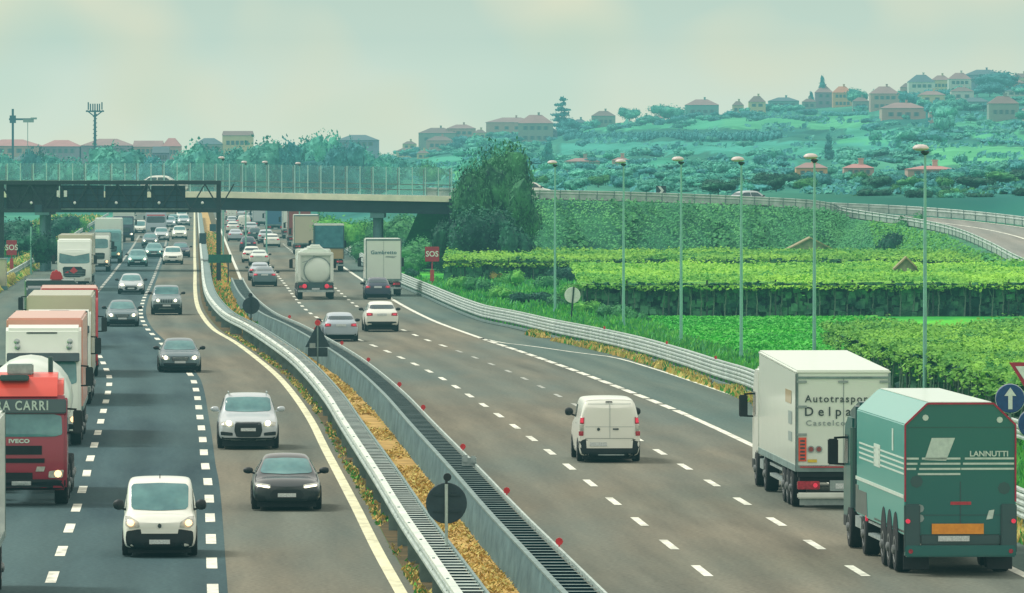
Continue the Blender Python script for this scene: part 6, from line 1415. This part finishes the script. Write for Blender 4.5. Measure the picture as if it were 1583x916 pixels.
v.p('reflector', [[(.38, .93), (.6, .93), (.64, 1.06), (.42, 1.06)]], 'F', M['lens'], .02, rnd=0)
ring(r, [(.3, 3.1), (1.0, 3.2), (1.2, 3.5), (1.22, 8), (1.2, 12.7), (.9, 13.1), (.2, 13.2)], (0, 0, 2.55), 24, 'cream', 'tank')
# white tractor with salmon container
px_ = onc(126, 690); loc, th = lane_pos(px_, 690, False)
r, v = truck(loc, th, 'tall white truck with a salmon topped container and four roof lamps', 'white2', 3.9, 16, 'salmon', 4.08, group=TG, roofmat='salmon', lights='warm', ax=[1.4, 5.1, 10.8, 12.1, 13.4])
for sx in (-1, 1):
    for k in range(2): ring(r, [(.04, -.04), (.09, -.03), (.1, .03), (.06, .06)], (sx * (.86 - .02 * k), .56 - .1 * k, 3.38 - .17 * k), 12, 'chrome', 'roof_lamp')
v.p('roof_vent', [[(-.55, 3.63), (.45, 3.63), (.45, 3.68), (-.55, 3.68)]], 'F', M['ink'], .012, rnd=1)
b = MB(); b.prism([(.06, 2.74), (.2, 3.02), (.3, 3.02), (.3, 2.74)], 'x', -1.18, 1.18); b.build('sun_visor', M['dglass'], r, bevel=.02)
# white tractor with beige container
px_ = onc(141, 627); loc, th = lane_pos(px_, 627, False)
r, v = truck(loc, th, 'white truck pulling a beige container, with a narrow dark roof vent', 'white2', 3.6, 16, 'beige', 4.1, group=TG, roofmat='beige', ax=[1.4, 5.1, 10.8, 12.1, 13.4])
v.p('roof_vent', [[(-.4, 3.52), (.45, 3.52), (.4, 3.58), (-.35, 3.58)]], 'F', M['ink'], .012, rnd=1)
b = MB(); b.prism([(.06, 2.74), (.2, 3.02), (.3, 3.02), (.3, 2.74)], 'x', -1.18, 1.18); b.build('sun_visor', M['dglass'], r, bevel=.02)
# red box truck
px_ = onc(152, 583); loc, th = lane_pos(px_, 583, False)
r, v = truck(loc, th, 'red box truck squeezed behind the beige container truck', 'red', 3.45, 12, 'red', 3.75, group=TG, roofmat='salmon', ax=[1.4, 8.6, 9.9], lights='warm')
b = MB(); b.bx(-.95, .9, 2.9, 3.0, 3.3, 3.62); b.bx(-1.12, -1.02, 2.85, 3.0, 3.1, 3.7); b.bx(1.0, 1.1, 2.85, 3.0, 3.1, 3.7); b.build('headboard', M['orange'], r, bevel=.02)
# dark low truck with a red bundle on its roof
px_ = onc(102 + 34, 540); loc, th = lane_pos(onc(118, 540), 540, False)
r, v = truck(loc, th, 'dark teal truck with a rounded roof carrying a red bundle', 'darkteal', 3.1, 9, 'darkteal', 3.35, group=TG, ax=[1.4, 6.6])
b = MB(); b.prism([(-.02, 3.32), (.62, 3.32), (.6, 3.62), (.42, 3.84), (.18, 3.86), (0, 3.66)], 'y', 4.0, 5.1); b.build('roof_bundle', M['red'], r, bevel=.07)
# white hauler with red pattern on the nose
loc, th = lane_pos(115, 450, False)
r, v = truck(loc, th, 'white truck with a black windscreen and a red emblem on its dark grille', 'white2', 3.75, 16, 'beige', 4.0, group=TG, ax=[1.4, 5.1, 10.8, 12.1, 13.4])
v.p('air_deflector', [[(-1.12, 2.72), (-.4, 2.58), (0, 2.5), (.4, 2.58), (1.12, 2.72), (1.12, 3.0), (-1.12, 3.0)]], 'F', M['white2'], .03, rnd=0)
v.p('grille', [[(-.75, 1.0), (.5, 1.0), (.6, 1.75), (-.85, 1.75)]], 'F', M['dsteel'], .02, rnd=1); v.p('emblem', [[(-.35, 1.45), (-.05, 1.75), (.25, 1.45), (-.05, 1.25)]], 'F', M['red'], .03, rnd=0); v.p('emblem', [[(-.7, 1.3), (-.45, 1.45), (-.4, 1.3)]], 'F', M['red'], .03, rnd=0)
# two half hidden trucks farther on
loc, th = lane_pos(onc(170, 420), 420, False)
r, v = truck(loc, th, 'white cab with a sloping fairing half hidden behind the emblem truck', 'white2', 3.1, 9, 'white2', 3.25, group=TG, lights='warm', ax=[1.4, 6.6])
loc, th = lane_pos(onc(188, 407), 407, False)
r, v = truck(loc, th, 'pale teal truck with a white high box and one lit lamp', 'teal', 3.1, 14, 'white2', 4.1, group=TG, lights='warm', ax=[1.4, 9, 10.3, 11.6])
loc, th = lane_pos(onc(207, 373), 373, False)
r, v = truck(loc, th, 'dark fronted truck with a cream box near the left end of the bridge', 'navy', 2.9, 12, 'cream', 3.6, group=TG, lights='lamp', ax=[1.4, 8, 9.3])
loc, th = lane_pos(192, 352, False)
r, v = truck(loc, th, 'far box truck behind the cream one, mostly hidden under the gantry', 'grey', 3.0, 12, 'grey', 3.6, group=TG, ax=[1.4, 8, 9.3])
# coach
loc, th = lane_pos(241, 366, False)
r = empty('coach', loc, th); tag(r, 'white coach with a red stripe over its dark windscreen', 'coach')
cb_ = bodyp('body', [(.2, .35), (0, .6), (0, 1.3), (.18, 3.0), (.5, 3.35), (11.6, 3.35), (12, 3.0), (12, .5), (11.6, .35)], 1.27, M['lilac'], r, .12); v = Veh(bvh_of(cb_.data), r)
v.p('windscreen', [[(-1.15, 1.75), (1.15, 1.75), (1.1, 2.55), (-1.1, 2.55)]], 'F', M['dglass'], .012); v.p('stripe', [[(-1.1, 2.62), (1.1, 2.62), (1.1, 2.78), (-1.1, 2.78)]], 'F', M['red'], .014, rnd=0)
v.p('grille', [[(-.6, .7), (.6, .7), (.7, 1.2), (-.7, 1.2)]], 'F', M['trim'], .012)
for s_ in (-1, 1):
    v.p('headlight', [[(s_ * .8, .7), (s_ * 1.1, .7), (s_ * 1.1, .9), (s_ * .8, .9)]], 'F', M['lens'], .014, rnd=1); b = MB(); b.box((s_ * 1.45, .1, 2.4), (.2, .15, .5)); b.build('mirror', M['trim'], r, bevel=.04)
    v.p('side_window', [[(.8, 1.7), (11, 1.7), (11, 2.6), (.8, 2.6)]], 'SR' if s_ > 0 else 'SL', M['dglass'], .01, rnd=0)
    for yy in (2.4, 8.6): twheel(r, s_ * 1.08, yy, .5, .3, s_)
# partial white truck at the very edge of the view
loc = G(-67, 960); loc = Vector((-11.93, 160, .02)); th = -math.atan(slope(L_A, 164))
r, v = truck(loc, th, 'white truck at the very edge of the view, only one edge of it showing', 'white2', 3.8, 9, 'white2', 3.8, group=TG, ax=[1.4, 6.6])
for o in list(walk(r)):
    if o.name.startswith('mirror'): bpy.data.objects.remove(o)

# ================= oncoming cars
place('smallvan', 246.5, 862, 'white', 'white small van with black bumper in the middle lane', False, 'warm')
place('sedan', 443, 790, 'black', 'black saloon with bright white lamps in the fast lane')
place('bigsuv', 383.5, 695, 'silver', 'silver large off-roader with a tall dark grille', False, 'lamp')
place('sedan2', 278, 576, 'slate', 'grey-blue saloon with three-bar grille straddling the dashed line', False, 'lamp', .0)
place('jeep', 257.5, 487, 'grey', 'boxy grey off-roader with a slotted grille in the fast lane', False, 'lamp')
place('sedan2', 189, 505, 'slate', 'slate saloon in the middle lane next to the red truck', False, 'lamp')
place('sedan', 202.5, 455, 'silver', 'silver car in the middle lane with the solid line at its side', False, 'lamp')
place('suv', 267, 409, 'white', 'white off-roader with a black chin in the fast lane', False)
place('sedan2', 279, 398, 'navy', 'dark blue car peeking out from behind the white off-roader', False)
place('hatch', 212.5, 412, 'teal', 'teal small car with both lamps lit', False, 'lamp')
place('sedan2', 238, 399, 'teal', 'teal saloon to the side of and behind the small teal car', False, 'lamp')
place('sedan2', 232, 381, 'slate', 'dark car with a lit lamp in front of the coach', False, 'lamp')
place('suv', 249.5, 373, 'silver', 'silver car right in front of the coach', False, 'lamp')
place('suv', 277.5, 370, 'white', 'white high car leading the far fast lane', False, 'lamp')
place('smallvan', 216, 362, 'white', 'small white van between the cream truck and the coach', False)
place('suv', 284, 349, 'silver', 'pale car in the fast lane just under the gantry edge', False, 'lamp')
place('hatch', 268, 347, 'teal', 'teal car in the fast lane under the gantry edge', False)
place('suv', 262, 352, 'lilac', 'lilac silver car just behind the roof of the coach', False, 'lamp')
place('suv', 281, 341, 'white', 'farthest white car of the fast lane', False)
place('suv', 200, 345, 'white', 'far pale car behind the cream box truck', False)

# ================= cars driving away
place('bigvan', 941, 715, 'white', 'white panel van with black bumper driving away in the middle lane', True)
place('suv', 590, 513, 'white', 'white crossover with a black lower bumper driving away', True)
place('wagon', 526.5, 528, 'lilac', 'lilac silver estate beside the triangular sign', True)
place('wagon', 584, 463, 'navy', 'dark blue car tucked right behind the white box truck', True)
place('sedan2', 409, 443, 'slate', 'slate blue saloon in the fast lane past the median signs', True)
place('sedan', 402, 434, 'lilac', 'silver car mostly hidden ahead of the slate saloon', True)
place('sedan', 400.5, 411, 'cream', 'cream white saloon in the fast lane', True)
place('hatch', 389, 406, 'white', 'white hatchback half hidden ahead of the cream saloon', True)
place('hatch', 383.5, 388, 'navy', 'dark hatchback in the far fast lane', True)
place('wagon', 420.5, 382, 'white', 'white estate alone in the middle lane far away', True)
place('suv', 411, 377, 'silver', 'pale grey high car just ahead of the far white estate', True)
place('sedan', 364, 373, 'lilac', 'purplish silver saloon in the far fast lane', True)
place('hatch', 394, 371, 'darkteal', 'dark teal hatchback in the far middle lane', True)
place('suv', 388, 363, 'silver', 'pale car in the far middle lane ahead of the dark teal one', True)
place('hatch', 360, 360, 'white', 'white hatchback ahead of the purplish saloon', True)
place('hatch', 359, 350, 'silver', 'silver hatchback far in the fast lane', True)
place('bigvan', 377.5, 355, 'white', 'far white van in the middle lane', True)
place('bigvan', 358, 340, 'white', 'farthest white van under the bridge soffit', True)
place('suv', 390, 344, 'grey', 'far grey car under the bridge beside the blue truck', True)
place('suv', 372, 338, 'silver', 'tiny pale car at the end of the visible road', True)

# ================= trucks driving away
AG = 'trucks driving away'
# green glass carrier
Lg = 14.2; q = G(1482, 890); th = -math.atan(-.055); dr_ = Vector((-math.sin(th), math.cos(th), 0))
r, v = truck(q + dr_ * (Lg - .35) + Vector((0, 0, .02)), th + math.pi, 'dark green octagonal glass carrier trailer with pale stripes and an orange plate', 'green', 3.2, Lg, None, kind='none', group=AG, ax=[1.45, 5.0], grille='dark')
oc = [(-1.25, .9), (-1.25, 3.37), (-.74, 3.85), (.74, 3.85), (1.25, 3.37), (1.25, .9)]
b = MB(); b.prism(oc, 'y', 3.55, Lg); b.build('cargo_body', M['green2'], r, bevel=.02)
b = MB(); b.prism([(-1.22, .92), (-1.22, 3.36), (-.73, 3.82), (.73, 3.82), (1.22, 3.36), (1.22, .92)], 'y', Lg + .003, Lg + .03); b.build('rear_door', M['green'], r)
b = MB(); b.bx(-.7, .7, 3.6, Lg - .02, 3.853, 3.87); b.build('roof', M['cream'], r)
b = MB()
for s_ in (-1, 1):
    b.bar((s_ * 1.235, Lg + .04, 1.65), (s_ * 1.235, Lg + .04, 3.36), .035, .04); b.bar((s_ * 1.235, Lg + .04, 3.36), (s_ * .74, Lg + .04, 3.835), .035, .04)
b.bar((-.74, Lg + .04, 3.835), (.74, Lg + .04, 3.835), .035, .04); b.build('red_outline', M['signred'], r)
YR = Lg + .034
def rq(name, pts, mat, y=YR): b = MB(); b.prism([(-x, z) for x, z in pts], 'y', y, y + .008); return b.build(name, M[mat], r)
b = MB(); b.bx(-.012, .012, YR, YR + .006, .95, 2.1); b.bx(-1.2, 1.2, YR, YR + .006, 1.345, 1.36); b.bx(-1.2, 1.2, YR, YR + .006, 3.3, 3.31); b.build('door_seam', M['darkteal'], r)
def rs(x0, x1, z0, z1): return [(x0, z0), (x1, z0), (x1, z1), (x0, z1)]
b = MB()
for k in range(4):
    z = 2.61 - .115 * k
    for x0, x1 in ((-1.2, -.93 - .03 * k), (-.86 - .03 * k, .0), (.1 - .04 * k, 1.2)):
        if k == 3 and x1 > .5: continue
        if k == 3 and x0 < -1.1: continue
        b.bx(-x0, -x1, YR, YR + .008, z - .022, z + .022)
b.build('stripe', M['inkpale'], r)
rq('panel_print', [(-.8, 2.58), (-.32, 2.56), (-.12, 3.07), (-.64, 3.07)], 'inkpale')
text('lettering', 'LANNUTTI', .17, M['inkpale'], r, (-.64, YR + .01, 2.71), 'R', 1.0, 1.05, .004)
for x, z in ((-.78, 3.52), (.88, 3.47)): rq('marker_light', [(x + .07 * math.cos(a * .785), z + .07 * math.sin(a * .785)) for a in range(8)], 'inkpale')
rq('orange_plate', rs(-.64, .52, .93, 1.16), 'orangeplate', YR + .03); rq('number_plate', rs(-.5, .2, .77, .89), 'plate', YR + .05)
rq('brand_print', rs(-.22, .24, 1.58, 1.65), 'inkred'); rq('reflector', [(.58, 1.25), (.72, 1.27), (.76, 1.47), (.64, 1.45)], 'inkpale')
for x, z in ((-.9, 1.5), (-.9, 1.28)): rq('reverse_light', [(x + .09 * math.cos(a * .785), z + .09 * math.sin(a * .785)) for a in range(8)], 'inkgrey')
for x, z in ((-.98, 2.1), (.98, 1.95)): rq('vent_cover', [(x + .14 * math.cos(a * .785), z + .14 * math.sin(a * .785)) for a in range(8)], 'darkteal')
b = MB(); b.bx(-1.26, -.9, Lg + .0, Lg + .1, .5, 1.6); b.bx(.9, 1.26, Lg + .0, Lg + .1, .5, 1.6); b.bx(-.9, .9, Lg - .1, Lg + .04, .68, .93); b.build('corner_column', M['darkteal'], r, bevel=.03)
b = MB(); b.bx(-1.24, 1.24, Lg - .1, Lg + .14, .42, .68); b.build('rear_bumper', M['green'], r, bevel=.03)
for s_ in (-1, 1):
    for z, mt in ((1.22, 'tailon'), (.55, 'tail')): b = MB(); x = s_ * 1.18 if z > 1 else s_ * 1.12; b.cyl((x, Lg + .1, z), (x, Lg + .16, z), .05, 12); b.build('tail_light', M[mt], r)
    b = MB(); b.bx(s_ * .65, s_ * 1.22, Lg - .5, Lg - .45, .12, .5); b.build('mudflap', M['trim'], r)
# side skirts, stripes, triple wheel arches (side seen is vehicle left: +x local after turning)
for s_ in (-1, 1):
    x = s_ * 1.254
    b = MB()
    for k in range(4): b.bx(x, x + s_ * .006, Lg - 1.0 + 0, Lg - .05, 2.59 - .115 * k, 2.63 - .115 * k); b.bx(x, x + s_ * .006, 4.2, Lg - 6.3, 2.59 - .115 * k, 2.63 - .115 * k); b.bx(x, x + s_ * .006, Lg - 5.6, Lg - 1.0, 2.59 - .115 * k, 2.63 - .115 * k)
    b.bx(x, x + s_ * .006, Lg - 6.6, Lg - 5.2, 2.2, 2.72); b.bx(x, x + s_ * .006, Lg - 2.6, Lg - 2.3, 2.7, 3.2); b.bx(x, x + s_ * .01, 3.4, Lg - .05, 1.72, 1.8); b.build('stripe', M['inkpale'], r)
    b = MB(); b.bx(x - s_ * .5, x - s_ * .004, Lg - 6.6, Lg, .95, 1.0); b.prism([(3.35, .95), (3.35, 1.6), (4.0, 1.6), (4.0, 1.5), (5.9, 1.5), (6.1, .95)], 'x', x - s_ * .2, x + s_ * .003); b.build('side_skirt', M['darkteal'], r)
    for k, yy in enumerate((Lg - 4.4, Lg - 3.1, Lg - 1.8)):
        b = MB(); pts = [(yy + .62 * math.cos(a * .3142), .5 + .85 * math.sin(a * .3142)) for a in range(11)]; b.prism(pts, 'x', x - s_ * .03, x + s_ * .012); b.build('wheel_arch', M['under'], r)
        twheel(r, s_ * 1.1, yy, .5, .36, s_)
    b = MB(); b.bx(s_ * .6, s_ * 1.2, 2.6, 4.2, .45, .95); b.build('fuel_tank', M['alu'], r, bevel=.12); b = MB(); b.bx(s_ * .95, s_ * 1.2, 5.8, 8.6, .5, .56); b.bx(s_ * .95, s_ * 1.2, 5.8, 8.6, .8, .86); b.build('side_guard', M['alu'], r)
    b = MB(); b.cyl((s_ * 1.21, 5.75, .9), (s_ * 1.26, 5.75, .9), .07, 8); b.build('side_marker', M['tailon'], r)
bodyp('roof_fairing', [(.8, 3.1), (1.2, 3.35), (2.3, 3.52), (2.65, 3.5), (2.65, 1.0), (2.2, 1.0), (2.2, 3.0)], 1.18, M['darkteal'], r, .1)
b = MB(); b.cyl((1.18, 2.45, 1.0), (1.18, 2.45, 2.9), .12, 10); b.build('exhaust_pipe', M['darkteal'], r)

# white box semi with lettering
Lw = 16.2; q = G(1302, 787); th = -math.atan(-.043); dr_ = Vector((-math.sin(th), math.cos(th), 0))
r, v = truck(q + dr_ * (Lw - .35) + Vector((0, 0, .02)), th + math.pi, 'white box semi-trailer with lettering on its rear doors', 'white2', 3.4, Lw, None, kind='none', group=AG, ax=[1.45, 5.0])
b = MB(); b.prism([(3.0, 1.1), (Lw, 1.1), (Lw, 3.62), (3.0, 3.82)], 'x', -1.25, 1.25); b.build('cargo_box', M['cream'], r, bevel=.03); b = MB(); b.prism([(2.98, 3.78), (Lw + .02, 3.58), (Lw + .02, 3.69), (2.98, 3.9)], 'x', -1.27, 1.27); b.build('roof', M['white2'], r, bevel=.04)
b = MB(); b.bx(-1.27, 1.27, 2.98, Lw + .0, .99, 1.16); b.build('frame', M['galv2'], r)
b = MB(); b.bx(-1.26, -1.2, Lw - .02, Lw + .03, 1.0, 3.6); b.bx(1.2, 1.26, Lw - .02, Lw + .03, 1.0, 3.6); b.bx(-1.2, 1.2, Lw, Lw + .03, 3.46, 3.52); b.build('door_frame', M['galv2'], r)
b = MB(); b.bx(1.255, 1.275, Lw + .0, Lw + .035, 1.0, 3.58); b.build('corner_seal', M['ink'], r)
b = MB(); b.bx(-.02, .0, Lw + .003, Lw + .012, 1.16, 3.46)
b.build('door_seam', M['inkgrey'], r)
for x in (1.1, -1.1, .0):
    for z in (3.38, 2.72, 1.98):
        if x == 0 and z < 3: continue
        b = MB(); b.bx(x - .13, x + .13, Lw + .012, Lw + .04, z - .03, z + .03); b.build('hinge', M['inkgrey'], r)
def wl(s, size, mat, x, z, sp=1.0, sx=1.0, bold=.0): text('lettering', s, size, M[mat], r, (-x, Lw + .02, z), 'R', sp, sx, bold, 'LEFT')
wl('Autotrasporti', .27, 'ink', -1.02, 2.92, 1.25, .98, .003); wl('Delpa', .34, 'ink', -1.04, 2.58, 1.65, 1.0, .004); wl('Castelcov', .2, 'inkgrey', -1.0, 2.28, 1.3, 1.15, .002)
def rq2(name, pts, mat, y): b = MB(); b.prism([(-x, z) for x, z in pts], 'y', y, y + .01); return b.build(name, M[mat], r)
rq2('hazard_panel', rs(-1.19, -.98, 1.27, 1.9), 'hazred', Lw + .02); rq2('yellow_strip', rs(-.95, -.7, 1.24, 1.32), 'yel', Lw + .02)
b = MB()
for k in range(6): b.bx(1.02, 1.15, Lw + .031, Lw + .035, 1.31 + .095 * k, 1.36 + .095 * k)
b.build('hazard_stripe', M['ink'], r)
for x in (-.86, -.65): rq2('limit_sign', [(x + .095 * math.cos(a * .628), 1.59 + .095 * math.sin(a * .628)) for a in range(10)], 'inkgrey', Lw + .02); rq2('limit_sign_rim', [(x + .065 * math.cos(a * .628), 1.59 + .065 * math.sin(a * .628)) for a in range(10)], 'rust', Lw + .03)
rq2('reflective_tape', rs(-1.15, 1.15, 1.1, 1.135), 'inkred', Lw + .032)
b = MB(); b.bx(-1.2, 1.2, Lw - .3, Lw - .05, .85, .99); b.bx(-1.15, 1.15, Lw - .5, Lw - .15, .7, 1.0); b.build('tail_frame', M['under'], r)
for s_ in (-1, 1):
    b = MB(); b.bx(s_ * .62, s_ * 1.22, Lw - .12, Lw + .0, .52, .74); b.build('tail_light', M['tail'], r, bevel=.02); b = MB(); b.cyl((s_ * .74, Lw + .0, .63), (s_ * .74, Lw + .02, .63), .06, 10); b.build('lamp', M['tailon'], r)
b = MB(); b.bx(-.5, .35, Lw - .05, Lw - .02, .48, .76); b.build('plate_panel', M['inkgrey'], r); b = MB(); b.bx(-.4, .2, Lw - .018, Lw - .008, .54, .68); b.build('number_plate', M['plate'], r)
b = MB(); b.bx(-1.22, 1.22, Lw - .06, Lw + .06, .28, .44); b.build('rear_bumper', M['white2'], r, bevel=.03); b = MB(); b.bx(-1.15, 1.15, Lw - .1, Lw - .05, .1, .28); b.build('mudflap', M['inkgrey'], r)
for s_ in (-1, 1):
    for yy in (Lw - 4.3, Lw - 3.0, Lw - 1.7): twheel(r, s_ * 1.07, yy, .5, .36, s_)
    b = MB(); b.bx(s_ * 1.0, s_ * 1.2, 6.4, 10.8, .5, .58); b.bx(s_ * 1.0, s_ * 1.2, 6.4, 10.8, .8, .88); b.build('side_guard', M['alu'], r); b = MB(); b.bx(s_ * .55, s_ * 1.2, 2.6, 4.1, .45, .95); b.build('fuel_tank', M['alu'], r, bevel=.12)
b = MB(); b.bx(1.256, 1.262, Lw - 3.6, Lw - 1.6, 2.75, 3.1); b.build('side_print', M['tan'], r); b = MB(); b.bx(1.256, 1.262, Lw - 2.6, Lw - 1.4, 2.2, 2.55); b.bx(1.256, 1.262, Lw - 2.6, Lw - 1.4, 1.75, 2.0); b.build('side_print', M['inkgrey'], r)

# silver tanker
Lt = 12.6; loc, th = lane_pos(488, 463, True, Lt)
r, v = truck(loc, th, 'pale tanker truck with a round manhole on its rear and two red lamps', 'white2', 3.3, Lt, None, kind='none', group=AG, rear=True, name='tanker_truck', ax=[1.45, 4.6, Lt - 3.8, Lt - 2.5, Lt - 1.3])
bw_ = 1.2
b = MB(); pr = [(-1.15, 1.5), (-1.2, 2.9), (-1.0, 3.25), (-.4, 3.42), (.4, 3.42), (1.0, 3.25), (1.2, 2.9), (1.15, 1.5), (.7, 1.1), (-.7, 1.1)]; b.prism(pr, 'y', 3.2, Lt - .35); b.build('tank', M['cream'], r, bevel=.12)
b = MB(); b.bx(-1.2, -.98, Lt - .4, Lt - .1, 1.2, 3.1); b.bx(.98, 1.2, Lt - .4, Lt - .1, 1.2, 3.1); b.bx(-1.2, 1.2, Lt - .4, Lt - .1, 2.95, 3.2); b.build('rear_frame', M['white2'], r, bevel=.06)
b = MB(); b.bx(-.5, .5, 4, Lt - 1.4, 3.4, 3.52); b.bx(-.35, .35, Lt - 3, Lt - 2, 3.5, 3.68); b.build('catwalk', M['white2'], r, bevel=.05)
ring(r, [(.9, -.1), (.88, 0), (.75, .12), (.4, .2), (.05, .22)], (-.12, Lt - .25, 1.95), 24, 'cream', 'dome')
ring(r, [(.93, -.1), (.95, -.02), (.9, .02)], (-.12, Lt - .26, 1.95), 24, 'inkgrey', 'dome_ring')
b = MB(); b.bx(-1.2, 1.2, Lt - .5, Lt - .05, .62, 1.15); b.build('tail_frame', M['darkteal'], r, bevel=.03); b = MB(); b.bar((.9, Lt - .05, 2.5), (.4, Lt - .05, 2.65), .06, .06); b.bar((.4, Lt - .05, 2.65), (.1, Lt - .05, 2.95), .06, .06); b.build('pipework', M['inkgrey'], r)
for s_ in (-1, 1): ring(r, [(.15, -.02), (.15, .03), (.1, .05)], (s_ * .75, Lt + .03, .9), 12, 'tailon', 'tail_light')
# white square box truck
Lx = 8.6; loc, th = lane_pos(593, 458, True, Lx)
r, v = truck(loc, th, 'white square box truck with small teal lettering on its rear', 'white2', 2.9, Lx, 'cream', 3.95, group=AG, rear=True, ax=[1.4, 6.6], sleeper=False, roofmat='white2', bw=1.22)
text('lettering', 'Gambretto', .36, M['tealprint'], r, (0, Lx + .03, 3.02), 'R', 1.05, 1.05, .004)
b = MB(); b.prism([(-.2, 2.78), (-.9, 2.74), (-.7, 2.66), (-.1, 2.7)], 'y', Lx + .022, Lx + .028); b.build('swoosh', M['inkgrey'], r)
b = MB(); b.bx(-.01, .01, Lx + .02, Lx + .026, 1.2, 3.8); b.build('door_seam', M['inkgrey'], r)
# tipper with teal tailgate
Ld = 9; loc, th = lane_pos(509, 420, True, Ld)
r, v = truck(loc, th, 'truck with a teal tarpaulin back above a tan tail panel', 'teal', 3.0, Ld, None, kind='none', group=AG, rear=True, ax=[1.4, 6.4], sleeper=False)
b = MB(); b.bx(-1.24, 1.24, 2.1, Ld, 2.0, 3.95); b.build('cargo_cover', M['tarp'], r, bevel=.05); b = MB(); b.bx(-1.26, 1.26, 2.05, Ld + .02, 3.9, 4.05); b.build('roof', M['white2'], r, bevel=.03); b = MB(); b.bx(-1.24, 1.24, 2.1, Ld - .05, 1.1, 2.0); b.build('load_bed', M['tan'], r); b = MB(); b.bx(-1.27, -1.2, Ld - .05, Ld + .03, 1.1, 3.9); b.bx(1.2, 1.27, Ld - .05, Ld + .03, 1.1, 3.9); b.bx(-1.2, 1.2, Ld - .02, Ld + .02, 1.95, 2.05); b.build('frame', M['darkteal'], r)
# the row of box trucks in the slow lane beyond
for px, py, bm2, cm, tp, lb in ((474, 394, 'beige', 'white2', 4.0, 'box truck with a grey framed rear door behind the teal-backed truck'), (463, 381, 'rust', 'red', 4.0, 'red-brown sided box truck second in the far slow lane row'), (453, 369, 'white2', 'white2', 4.1, 'tall white box truck at the head of the slow lane row'), (426, 361, 'blue', 'blue', 4.0, 'blue box truck in the far middle lane'), (405, 355, 'silver', 'silver', 3.2, 'silver lorry left of the blue truck under the bridge')):
    loc, th = lane_pos(px, py, True, 12)
    truck(loc, th, lb, cm, 3.2, 12, bm2, tp, group=AG, rear=True, ax=[1.4, 8.2, 9.5], sleeper=False, roofmat='white2' if bm2 != 'blue' else None)

# vehicles up on the ramp and the overpass
def onramp(px, kind, col, label, zz=None):
    best = min(rc, key=lambda p: abs((p.x / p.y) * F + CX - px) + (0 if p.y > 655 else 999)); i = rc.index(best); tg = (rc[i + 1] - rc[i - 1]).normalized()
    r = copy_tree(car_proto(kind)); r.name = 'car'
    for k in ('hz', 'W', 'L'): del r[k]
    tag(r, label, 'car', 'cars on the overpass road'); r.rotation_euler = (0, 0, math.atan2(tg.y, tg.x) + R(90)); r.location = best + Vector((0, 2.4, .03)) 
    for o in walk(r):
        if o.type == 'MESH' and o.name.split('.')[0] == 'body': o.material_slots[0].link = 'OBJECT'; o.material_slots[0].material = M[col]
onramp(1184, 'hatch', 'silver', 'silver car on the ramp behind the guardrail near the fifth lamp post'); onramp(860, 'hatch', 'white', 'white car on the ramp by the first lamp post')
for px, kind, col, lb in ((290, 'hatch', 'white', 'white hatchback on the overpass behind the fence'),):
    r = copy_tree(car_proto(kind)); r.name = 'car'
    for k in ('hz', 'W', 'L'): del r[k]
    tag(r, lb, 'car', 'cars on the overpass road'); x = ox(px) * 1.01; r.rotation_euler = (0, 0, R(90)); r.location = (x, OD + 8.2, topz(x) - .15)
    for o in walk(r):
        if o.type == 'MESH' and o.name.split('.')[0] == 'body': o.material_slots[0].link = 'OBJECT'; o.material_slots[0].material = M[col]
for r in list(PROTO.values()):
    for o in list(walk(r))[::-1]: bpy.data.objects.remove(o)
